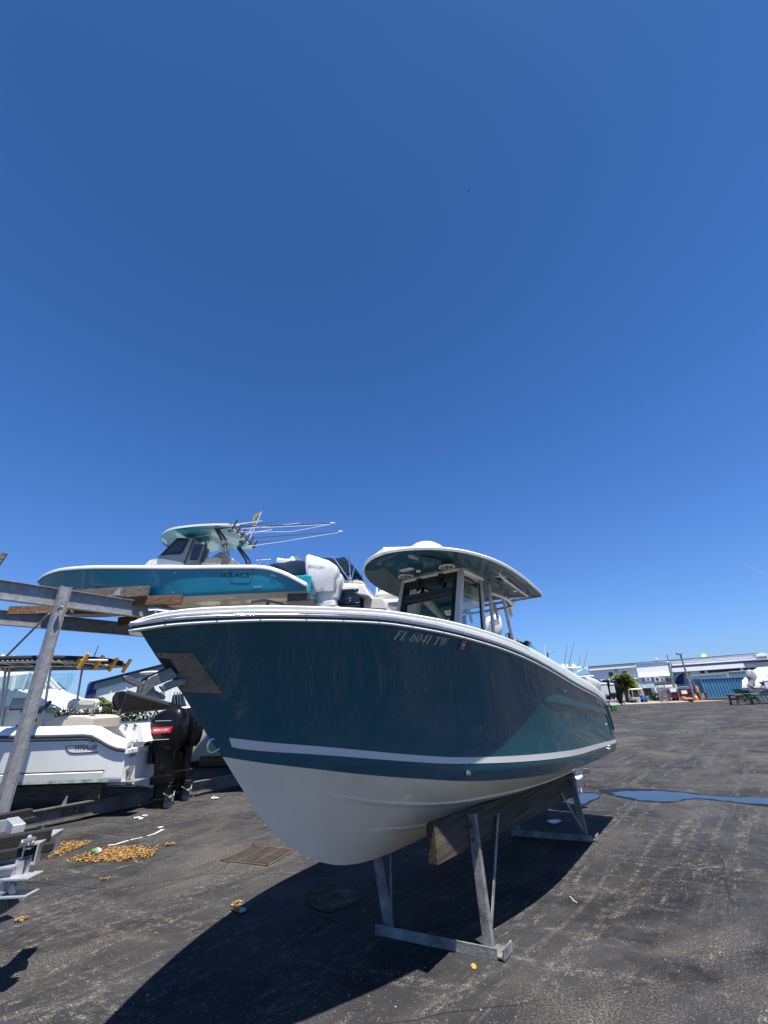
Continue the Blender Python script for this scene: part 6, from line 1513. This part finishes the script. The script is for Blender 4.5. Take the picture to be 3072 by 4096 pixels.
# bits and pieces
def cone_(x, y, Y): 
    a = P(x, y, Y); t = thing('traffic_cone', 'orange and white traffic cone at the corner pillar left of the container', 'traffic cone', (a.x, Y, 0))
    mb = MB(); mb.tube([(0, 0, 0.03), (0, 0, 0.45)], [0.24, 0.15], 14); mb.box((0, 0, 0.02), (0.6, 0.6, 0.04)); mb.build('cone', mat('orange cone', (0.75, 0.12, 0.02), 0.5), t, smooth=40)
    mb = MB(); mb.tube([(0, 0, 0.45), (0, 0, 0.68)], [0.155, 0.09], 14); mb.build('reflective_collar', M['white'], t, smooth=40)
    mb = MB(); mb.tube([(0, 0, 0.68), (0, 0, 0.95)], [0.09, 0.03], 14); mb.build('cone_tip', M['orange'], t, smooth=40)
cone_(2788, 2798, 67.5)
a = P(2788, 2756, 68.3); mb = MB(); mb.box((a.x, 68.3, a.z), (0.5, 0.08, 0.95)); fr_ = tag(mb.build('notice_board', mat('brown timber frame', (0.25, 0.13, 0.05), 0.6), bevel=0.02), 'small brown framed notice on the white pillar', 'notice'); mb = MB(); mb.box((a.x, 68.24, a.z), (0.34, 0.03, 0.75)); mb.build('panel', M['gold'], fr_)
for x_, lab, m_ in ((2803, 'black rubbish bin beside the container, left one', 'dkgrey'), (2814, 'grey rubbish bin beside the container, middle one', 'midgrey'), (2824, 'dark red rubbish bin nearest the container', 'carred')):
    a = P(x_, 2798, 69.0); t_ = thing('rubbish_bin', lab, 'bin', (a.x, 69, 0), 0, 'bins beside the container'); mb = MB(); mb.loft([[(-.2, -.2, 0), (.2, -.2, 0), (.2, .2, 0), (-.2, .2, 0)], [(-.24, -.24, 1.0), (.24, -.24, 1.0), (.24, .24, 1.0), (-.24, .24, 1.0)]]); mb.build('bin_body', M[m_], t_, bevel=0.03); mb = MB(); mb.box((0, 0, 1.04), (.54, .54, .08)); mb.build('lid', M['dkgrey'], t_, bevel=0.03)
a = P(2752, 2795, 64); t_ = thing('tarpaulin_heap', 'crumpled brown tarpaulin heap by the gate post', 'tarpaulin', (a.x, 64, 0)); mb = MB(); rr = random.Random(2)
for k in range(9): mb.sphere((rr.uniform(-.6, .6), rr.uniform(-.3, .3), rr.uniform(.2, .5)), (rr.uniform(.25, .45), .35, rr.uniform(.15, .3)), 10, 6)
mb.build('folds', mat('brown tarpaulin', (0.28, 0.15, 0.08), 0.8, var=0.4), t_, smooth=30)
# bush by the workshop
a = P(2620, 2795, 77); t_ = thing('shrub', 'low olive shrub on the kerb by the workshop bay', 'shrub', (a.x, 77, 0)); mb = MB(); rr = random.Random(6)
leaf_cloud(mb, 900, lambda: (rr.gauss(0, .8), rr.gauss(0, .4), abs(rr.gauss(.6, .35))), 0.16, rr); mb.build('foliage', M['leafdark'], t_, clean=False)
# timber-topped dolly
dl = thing('boat_dolly', 'low rusty boat dolly with two padded bunks near the right edge', 'dolly', (P(2982, 2815, 47).x, 47, 0), R(-12))
mb = MB(); mb.bar((-1.1, 0, .55), (1.1, 0, .55), .2, .14); mb.bar((0, -.9, .5), (0, .9, .5), .12, .12); mb.build('frame', M['rust'], dl)
for sg in (-1, 1):
    mb = MB(); mb.box((sg*0.75, 0, .95), (0.75, 1.8, 0.16)); mb.build('bunk', M['woodgrey'], dl, bevel=0.03)
    for y_ in (-.7, .7): mb = MB(); mb.bar((sg*.75-.15, y_, .9), (sg*.95, y_, .25), .14, .14); mb.tube([(sg*.98, y_-.05, .13), (sg*.98, y_+.05, .13)], .13, 12); mb.build('leg', M['dkgrey'], dl)
t_ = thing('waste_bin', 'dark green wheeled waste bin behind the dolly', 'bin', (P(2985, 2806, 56).x, 56, 0)); mb = MB(); mb.loft([[(-.5, -.5, .15), (.5, -.5, .15), (.5, .5, .15), (-.5, .5, .15)], [(-.7, -.6, 1.35), (.7, -.6, 1.35), (.7, .6, 1.35), (-.7, .6, 1.35)]]); mb.build('bin_body', M['green'], t_, bevel=0.04); mb = MB(); mb.box((0, 0, 1.42), (1.5, 1.3, .12)); mb.build('lid', M['green'], t_, bevel=0.04)
mb = MB()
for sg in (-1, 1): mb.tube([(sg*.45, -.5, .12), (sg*.45, -.4, .12)], .12, 10)
mb.build('castor', M['tyre'], t_)
# far right boat, stern to the left
fb, fh, fex = simple_boat('white boat with a covered outboard at the right edge of the photo', (P(3075, 2770, 46).x, 47.5), R(180+6), 8.5, 1.35, 1.0, 2.15, 2.9, M['white'], M['offwhite'])
def BP(x, y, w=-1.3): return plane_pt(fb, x, y, w)
mb = MB(); pp = [BP(x, y, -1.2) for x, y in ((3048, 2716), (3072, 2692), (3110, 2662), (3150, 2700), (3150, 2752), (3048, 2752))]; mb.prism([(q.x, 1.2, q.z) for q in pp], (0, -2.4, 0)); mb.build('cabin', M['white'], fb, bevel=0.08, seg=3)
mb = MB(); pp = [BP(x, y, -1.22) for x, y in ((3035, 2728), (3100, 2722), (3100, 2742), (3050, 2740))]; mb.prism([(q.x, 1.24, q.z) for q in pp], (0, -0.06, 0)); mb.build('window_pane', M['black'], fb)
outboard(fb, (8.55, 0.3, 2.2), 'round', M['midgrey'], M['midgrey'], 1.15, R(30))
mb = MB(); a = BP(3072, 2301, 0); b = BP(2960, 2246, 0); c_ = a+(a-b)*3.2; mb.tube([b, a, c_], [0.012, 0.03, 0.05], 6); mb.build('outrigger', M['white'], fb, smooth=60)
mb = MB()
for u_ in (2.0, 6.0): mb.box((u_, 0, .5), (.3, 2.0, 1.0))
mb.build('keel_block', M['woodgrey'], fb)
tp = thing('covered_trailer', 'trailer under a dark blue cover below the boat at the right edge', 'trailer', (P(3040, 2805, 54).x, 54, 0))
mb = MB(); mb.prism([(-1.2, -.8, 1.3), (0.2, -.8, 1.5), (1.6, -.8, .9), (1.4, -.8, .6), (-1.2, -.8, .7)], (0, 1.6, 0)); mb.build('cover', M['canvasnavy'], tp, bevel=0.08, seg=3)
mb = MB()
for k in range(6): mb.tube([(-1.0+.42*k, -.6, .7), (-.9+.45*k, -.7, 0)], .04, 6)
mb.build('leg', M['dkgrey'], tp)
# boats just past the stern
s_ = P(2430, 2790, 46)
for lab, sx, Yy, hgt, dz_ in (('white boat on green blocks just right of the dark teal stern, with boxy white outboard', P(2488, 2790, 45).x, 45.5, 1.0, 0.0),):
    t1, h1, e1 = simple_boat(lab, (sx, Yy+1.2), R(-10), 7.5, 1.25, 1.05, 2.45, 3.0, M['white'], M['dkgrey'], chine=0.55)
    outboard(t1, (7.6, -0.1, 1.75), 'sharp', M['blackgloss'], M['blackgloss'], 1.1, R(10))
    mb = MB()
    for u_, y_ in ((6.6, -.6), (6.6, .6), (3.5, -.6), (3.5, .6)): mb.box((u_, y_, .3), (.5, .4, .6)); mb.box((u_, y_*1.1, .8), (.35, .3, .4))
    mb.build('keel_block', M['offwhite'], t1); mb = MB(); mb.box((7.0, -.9, .28), (.5, .5, .5)); mb.build('green_block', M['green'], t1, bevel=0.03)
t1, h1, e1 = simple_boat('white boat showing its angular covered outboard just over the dark teal stern', (P(2395, 2790, 38).x, 39.6), R(-10), 7.5, 1.2, 1.0, 2.3, 2.8, M['white'], M['white'])
outboard(t1, (7.5, -0.5, 2.05), 'sharp', M['offwhite'], M['offwhite'], 1.25, R(4))
mb = MB(); mb.box((3.5, 0, .5), (3.5, 1.2, 1.0)); mb.build('keel_block', M['woodgrey'], t1)
def ttop_boat(lab, xc, Y, ztop_, span, seed, canvas=None):
    t, h, e = simple_boat(lab, (P(xc, 2790, Y).x+3.0, Y+1.3), R(-6), 8.5, 1.35, 1.1, 2.5, 3.2, M['white'], M['navy'])
    rr = random.Random(seed); xl = 8.5-3.0
    loc = lambda x, z: Vector((x, 0, z))
    mb = MB(); mb.box((xl-0.2, 0, ztop_), (span, 2.0, 0.14)); tt_ = mb.build('hardtop', M['white'], t, bevel=0.05)
    mb = MB()
    for dx in (-span*.4, -span*.1, span*.3):
        for sg in (-1, 1): mb.tube([(xl-.2+dx, sg*.8, 2.4), (xl-.2+dx*.9, sg*.85, ztop_)], .035, 6)
    mb.build('hardtop_leg', M['white'], t)
    mb = MB(); mb.box((xl-.5, 0, 2.9), (1.0, .9, 1.3)); mb.build('console', M['offwhite'], t, bevel=0.08)
    mb = MB(); mb.box((xl-.5, 0, 3.5), (1.7, 1.5, 1.0)); mb.build('spray_curtain', M['glass'], t)
    mb = MB()
    for dx, r_ in ((-.5, .22), (.1, .16), (.7, .2)): mb.sphere((xl+dx, rr.uniform(-.4, .4), ztop_+.22), (r_, r_, r_*1.1), 12, 8)
    mb.build('radar_dome', M['white'], tt_, smooth=60)
    if canvas: mb = MB(); mb.prism([(xl-1.6, -1.0, ztop_+.05), (xl+.4, -1.0, ztop_+.9), (xl+.8, -1.0, ztop_+.15)], (0, 2, 0)); mb.build('canvas', canvas, tt_, bevel=0.05)
    for k, sg in enumerate((-1, 1)): mb = MB(); mb.tube([(xl-.2, sg*.9, ztop_), (xl+.9, sg*1.2, ztop_+2.6)], [.03, .012], 5); mb.build('outrigger', M['dkgrey'], tt_)
    mb = MB(); mb.box((3.5, 0, .55), (3.5, 1.2, 1.1)); mb.build('keel_block', M['woodgrey'], t)
    outboard(t, (8.6, 0, 2.2), 'std', M['blackgloss'], M['blackgloss'], 1.0)
    return t
t1 = ttop_boat('tall white fishing boat with radar domes on its hardtop, just above the dark teal stern', 2322, 44, P(2320, 2664, 44).z-0.1, 2.6, 1)
t1 = ttop_boat('white fishing boat with pale blue canvas on its hardtop, between the stern and the palm', 2368, 50, P(2368, 2703, 50).z, 2.6, 2, mat('pale blue canvas', (0.22, 0.42, 0.62), 0.6))
mb = MB(); mb.sphere(P(2354, 2717, 47), (0.25, 0.25, 0.22), 12, 8); tag(mb.build('mooring_buoy', mat('yellow buoy', (0.7, 0.5, 0.02), 0.5), smooth=60), 'small yellow buoy hanging under a hardtop past the stern', 'buoy')

# ================================================================== trailer end at the lower left
tr = thing('boat_trailer', 'aluminium boat trailer end with black carpeted bunks, entering at the lower left edge', 'boat trailer', (P(120, 3430, 4.3).x, 4.3, 0)); TO = tr.location.copy()
def TG(x, y, z): return G(x, y, z)-TO
M['alu'] = mat('brushed aluminium', (0.55, 0.56, 0.58), 0.42, 0.6, var=0.2, vscale=12)
M['carpet'] = mat('black bunk carpet', (0.012, 0.012, 0.013), 0.95, bump=0.5, bscale=120)
for (x0_, y0_, x1_, y1_, z_, w_, h_) in ((0, 3345, 212, 3312, 0.97, .10, .16), (-60, 3268, 128, 3232, 0.97, .10, .13)):
    a, b = TG(x0_, y0_, z_), TG(x1_, y1_, z_); d = (b-a).normalized()
    mb = MB(); mb.bar(a-d*1.5-Vector((0, 0, h_/2)), b-Vector((0, 0, h_/2)), w_, h_); mb.bar(a-d*1.5+Vector((0, -.02, -h_*.75)), b+d*.05+Vector((0, -.02, -h_*.75)), w_+.06, h_*.4); mb.build('bunk', M['carpet'], tr, bevel=0.012)
a = P(117, 3418, 4.15)-TO; dd = Vector((0.25, -0.9, 0.0)).normalized()
mb = MB(); c0_ = a; 
for k in range(4):
    s1 = Vector((0.055, 0, 0)) if k in (0, 2) else Vector((0, 0, 0.065)); s1 = s1 if k < 2 else -s1
    mb.bar(c0_+s1-dd*0.45, c0_+s1, 0.012 if k % 2 == 0 else 0.12, 0.14 if k % 2 == 0 else 0.012)
mb.build('cross_tube', M['alu'], tr)
mb = MB(); mb.bar(P(105, 3440, 4.15)-TO, P(92, 3505, 4.15)-TO, 0.07, 0.02, up=(0, 1, 0)); mb.box(P(90, 3504, 4.12)-TO, (0.22, 0.16, 0.015)); mb.box(P(70, 3490, 4.12)-TO, (0.07, 0.015, 0.16)); mb.bar(P(92, 3510, 4.12)-TO, P(76, 3575, 4.12)-TO, 0.012, 0.012); mb.build('bunk_bracket', M['alu'], tr, bevel=0.003)
mb = MB(); mb.box(P(75, 3576, 4.12)-TO, (0.22, 0.14, 0.015)); mb.bar(P(42, 3540, 4.1)-TO, P(56, 3578, 4.1)-TO, 0.05, 0.015, up=(0, 1, 0)); mb.build('foot_bracket', M['alu'], tr, bevel=0.003)
mb = MB(); isec(mb, P(-160, 3410, 4.2)-TO, P(142, 3382, 4.2)-TO, 0.22, 0.10, 0.012); mb.build('side_rail', M['alu'], tr)
mb = MB(); isec(mb, P(-160, 3480, 4.1)-TO, P(62, 3462, 4.1)-TO, 0.16, 0.09, 0.012); mb.bar(P(-160, 3560, 4.1)-TO, P(30, 3545, 4.1)-TO, 0.08, 0.12); mb.build('lower_rail', M['alu'], tr)
mb = MB(); mb.bar(P(45, 3292, 4.8)-TO, P(72, 3322, 4.4)-TO, 0.09, 0.09); mb.bar(P(-30, 3312, 4.7)-TO, P(40, 3300, 4.7)-TO, 0.04, 0.10); mb.bar(P(18, 3375, 4.3)-TO, P(40, 3392, 4.2)-TO, 0.06, 0.06); mb.bar(P(55, 3370, 4.3)-TO, P(75, 3385, 4.2)-TO, 0.06, 0.06); mb.build('cross_member', M['alu'], tr, bevel=0.004)
mb = MB(); mb.bar(P(5, 3520, 4.15)-TO, P(30, 3640, 4.15)-TO, 0.10, 0.10, up=(0, 1, 0)); mb.box(Vector((-0.42, -0.1, 0.32)), (0.10, 0.10, 0.64)); mb.box(Vector((-0.42, -0.1, 0.02)), (0.25, 0.25, 0.04)); mb.build('jack_stand', M['dkgrey'], tr)
mb = MB()
for x_, y_ in ((112, 3362), (128, 3372), (118, 3350)): mb.sphere(P(x_, y_, 4.1)-TO, 0.018, 8, 6)
mb.bar(P(88, 3385, 4.15)-TO, P(102, 3362, 4.1)-TO, .05, .02); mb.bar(P(102, 3362, 4.1)-TO, P(135, 3355, 4.1)-TO, .05, .02); mb.build('bunk_bolt', M['galv'], tr)

# ================================================================== litter and marks on the ground
rr = random.Random(17); leaves = MB()
def pile(pp, n):
    poly = pix_poly(pp); xs_ = [p[0] for p in poly]; ys_ = [p[1] for p in poly]
    def inside(x, y):
        c = False; j = len(poly)-1
        for i in range(len(poly)):
            if (poly[i][1] > y) != (poly[j][1] > y) and x < (poly[j][0]-poly[i][0])*(y-poly[i][1])/(poly[j][1]-poly[i][1])+poly[i][0]: c = not c
            j = i
        return c
    k = 0; tries = 0
    while k < n and tries < n*20:
        tries += 1; x, y = rr.uniform(min(xs_), max(xs_)), rr.uniform(min(ys_), max(ys_))
        if not inside(x+rr.gauss(0, .09), y+rr.gauss(0, .09)): continue
        k += 1; leaf(x, y, rr.uniform(0.004, 0.025))
def leaf(x, y, z):
    s_ = rr.uniform(0.009, 0.026); a = rr.uniform(0, 6.28); t1 = rr.uniform(-.5, .5); d = Vector((math.cos(a), math.sin(a), t1*.5)); e = Vector((-math.sin(a), math.cos(a), rr.uniform(-.5, .5)))
    c = Vector((x, y, z)); leaves.add([c-d*s_, c+e*s_*.5+Vector((0, 0, .006)), c+d*s_, c-e*s_*.5+Vector((0, 0, .004))], [(0, 1, 2), (0, 2, 3)])
pile([(142, 3400), (200, 3388), (290, 3370), (360, 3366), (350, 3380), (300, 3400), (230, 3420), (185, 3435), (142, 3432)], 1500)
pile([(285, 3432), (350, 3424), (400, 3420), (440, 3395), (520, 3390), (540, 3405), (625, 3412), (600, 3432), (540, 3425), (500, 3440), (430, 3450), (390, 3445), (320, 3442)], 2600)
pile([(660, 3380), (685, 3376), (688, 3384), (665, 3386)], 60); pile([(930, 3620), (960, 3612), (955, 3630), (935, 3628)], 30); pile([(406, 3520), (430, 3515), (428, 3526), (405, 3527)], 30); pile([(72, 3680), (100, 3672), (95, 3685), (70, 3690)], 30)
for _ in range(40): q = G(rr.uniform(0, 1500), rr.uniform(3250, 4096)); leaf(q.x, q.y, 0.008)
lm = mat('yellow brown leaf', (0.42, 0.27, 0.07), 0.7, var=0.85, vscale=55, col2=(0.10, 0.035, 0.012))
tag(leaves.build('fallen_leaves', lm, clean=False), 'yellow brown fallen leaves drifted in two piles on the asphalt', 'leaves', kind='stuff')
# stones and crumbs of limestone
st = MB()
for _ in range(2600):
    q = G(rr.uniform(-100, 3172), rr.uniform(3150, 4120)); s_ = rr.uniform(.0015, .0045)*(1 if rr.random() < .97 else 2.0); st.sphere((q.x, q.y, s_*.5), (s_, s_*rr.uniform(.6, 1), s_*.7), 5, 3)
tag(st.build('gravel', mat('limestone chip', (0.30, 0.27, 0.21), 0.85, var=0.4, vscale=30), smooth=60, clean=False), 'pale limestone chips scattered over the asphalt', 'gravel', kind='stuff')
t_ = thing('drinks_carton', 'crushed green and white carton lying in the leaves', 'litter', tuple(G(383, 3420))); mb = MB(); mb.sphere((0, 0, 0.045), (0.07, 0.05, 0.04), 10, 6); mb.build('carton', M['white'], t_, smooth=40); mb = MB(); mb.sphere((-.01, -.01, 0.055), (0.065, 0.048, 0.03), 10, 6); mb.build('printed_top', mat('green print', (0.06, 0.20, 0.05), 0.6), t_, smooth=40)
def ribbon(pp, w, z, m, label=None, jag=0.0):
    q = [G(x, y) for x, y in pp]; mb = MB(); rows = []
    for i, p in enumerate(q):
        d = (q[min(i+1, len(q)-1)]-q[max(i-1, 0)]).normalized(); s_ = Vector((-d.y, d.x, 0))*w*(0.5+rr.uniform(-jag, jag)); rows.append([(p.x+s_.x, p.y+s_.y, z), (p.x-s_.x, p.y-s_.y, z)])
    mb.grid(rows); return mb
mb = ribbon([(433, 3381), (460, 3379), (480, 3372), (515, 3362)], .045, .004, None, jag=.2); mb2 = ribbon([(523, 3360), (545, 3355), (570, 3350)], .04, .004, None, jag=.2); mb3 = ribbon([(588, 3345), (620, 3335), (645, 3322), (652, 3318)], .055, .004, None, jag=.2); mb4 = ribbon([(636, 3308), (648, 3310)], .08, .004, None)
for m2 in (mb2, mb3, mb4): mb.add(m2.v, m2.f)
o = mb.build('painted_line', mat('worn white road paint', (0.55, 0.55, 0.52), 0.8, var=0.4, vscale=12)); o['kind'] = 'structure'
# rope-like debris curl and scraps
for pp_, lab in (([(2280, 3590), (2290, 3600), (2296, 3608), (2308, 3613)], 'short curl of pale string on the asphalt right of the front stand'),):
    mb = MB(); mb.tube([G(x, y)+Vector((0, 0, .006)) for x, y in pp_], .006, 6); tag(mb.build('string', M['offwhite'], smooth=60), lab, 'string')
for (x_, y_, lab, s_) in ((560, 3273, 'white paper scraps lying under the white boat near its propellers', .08), (855, 3197, 'flattened pale carton strip on the asphalt left of the teal bow', .07)):
    c = G(x_, y_); mb = MB(); r2 = random.Random(int(x_))
    for k in range(6): mb.box((c.x+r2.uniform(-s_, s_), c.y+r2.uniform(-.06, .06), .01+.006*k), (s_*r2.uniform(.6, 1.3), .05, .006), Matrix.Rotation(r2.uniform(0, 3), 3, 'Z') @ Matrix.Rotation(r2.uniform(-.3, .3), 3, 'X'))
    tag(mb.build('paper_scrap', M['offwhite'], bevel=0.003), lab, 'litter')
c = G(1895, 3868); mb = MB(); mb.sphere((c.x, c.y, .006), (.02, .04, .006), 8, 4); tag(mb.build('dead_leaf', mat('orange dead leaf', (.45, .22, .04), .7)), 'single orange dead leaf below the front stand foot', 'leaf')
# drain grate
gq = [G(x, y) for x, y in ((900, 3435), (1020, 3378), (1182, 3412), (1055, 3468))]
gc_ = sum(gq, Vector())/4; gu = (gq[1]-gq[0]); gv = (gq[3]-gq[0]); gl_, gw_ = gu.length, gv.length; gu.normalize(); gv = (gv-gu*gv.dot(gu)).normalized()
dg_ = thing('drain_grate', 'rusty iron drain grate set in the asphalt beneath the teal bow', 'drain grate', (gc_.x, gc_.y, 0), math.atan2(gu.y, gu.x))
mb = MB()
for k in (-1, 1): mb.box((0, k*gw_/2, 0.006), (gl_+.04, .04, .012)); mb.box((k*gl_/2, 0, 0.006), (.04, gw_, .012))
nb = 16
for k in range(nb): mb.box((-gl_/2+gl_*(k+.5)/nb, 0, 0.007), (gl_/nb*.42, gw_-.03, .010))
for k in range(1, 3): mb.box((0, -gw_/2+gw_*k/3, 0.006), (gl_, .02, .010))
mb.build('bars', mat('rusty cast iron', (0.10, 0.07, 0.05), 0.8, var=0.7, vscale=4, col2=(0.035, 0.03, 0.027)), dg_)
mb = MB(); mb.box((0, 0, 0.0025), (gl_, gw_, .003)); mb.build('pit', M['black'], dg_)
# birds
for (x_, y_, Y_, s_, lab) in ((1875, 765, 70, .9, 'small dark bird soaring high in the sky, upper one'), (1491, 1585, 80, .6, 'tiny dark bird in the sky above the turquoise boat')):
    t_ = thing('bird', lab, 'bird', tuple(P(x_, y_, Y_)), R(30)); mb = MB()
    mb.tube([(-.28*s_, 0, 0), (-.1*s_, 0, 0), (.15*s_, 0, .0), (.3*s_, 0, 0)], [.02*s_, .07*s_, .06*s_, .02*s_], 8)
    for sg in (-1, 1): mb.add([(.12*s_, 0, .02), (.05*s_, sg*.35*s_, .10*s_), (-.05*s_, sg*.75*s_, .02), (-.1*s_, sg*.35*s_, .08*s_), (-.1*s_, 0, .02)], [(0, 1, 3, 4), (1, 2, 3)])
    mb.add([(-.25*s_, 0, 0), (-.42*s_, .08*s_, 0), (-.42*s_, -.08*s_, 0)], [(0, 1, 2)]); mb.build('body', M['black'], t_, clean=False)

# ------------------------------------------------------------------ one object for each separate small piece
def split_islands(o):
    me = o.data; n = len(me.vertices); par = list(range(n))
    def f(a):
        while par[a] != a: par[a] = par[par[a]]; a = par[a]
        return a
    for e in me.edges:
        a, b = f(e.vertices[0]), f(e.vertices[1])
        if a != b: par[a] = b
    groups = {}
    for p in me.polygons: groups.setdefault(f(p.vertices[0]), []).append(p)
    if len(groups) < 2 or len(groups) > 100: return
    base = o.name.split('.')[0]; mods = [(m.type, m) for m in o.modifiers]; first = True
    for g in groups.values():
        idx = {}; vs = []; fs = []
        for p in g:
            for v in p.vertices:
                if v not in idx: idx[v] = len(vs); vs.append(tuple(me.vertices[v].co))
            fs.append([idx[v] for v in p.vertices])
        m2 = bpy.data.meshes.new(base); m2.from_pydata(vs, [], fs); m2.materials.append(me.materials[0])
        m2.polygons.foreach_set('use_smooth', [p.use_smooth for p in g])
        if g[0].use_smooth: m2.set_sharp_from_angle(angle=R(50))
        if first: o.data = m2; first = False
        else:
            c = o.copy(); c.data = m2; S.collection.objects.link(c)
            c.parent = o.parent
SPLIT = {'bolt', 'console_frame', 'through_hull_fitting', 'anchor_bolt', 'plate_bolt', 'grab_rail', 'screw', 'quarter_trim', 'spray_curtain', 'ceiling_light', 'headlight', 'keel_block', 'rod_hole', 'bunk_bolt', 'moulded_knuckle', 'castor', 'roof_post', 'rail', 'vent_hinge', 'pin_stripe', 'stored_shelf', 'radar_dome', 'window'}
for o in [o for o in S.objects if o.type == 'MESH' and o.parent and not o.children and o.name.split('.')[0] in SPLIT]: split_islands(o)
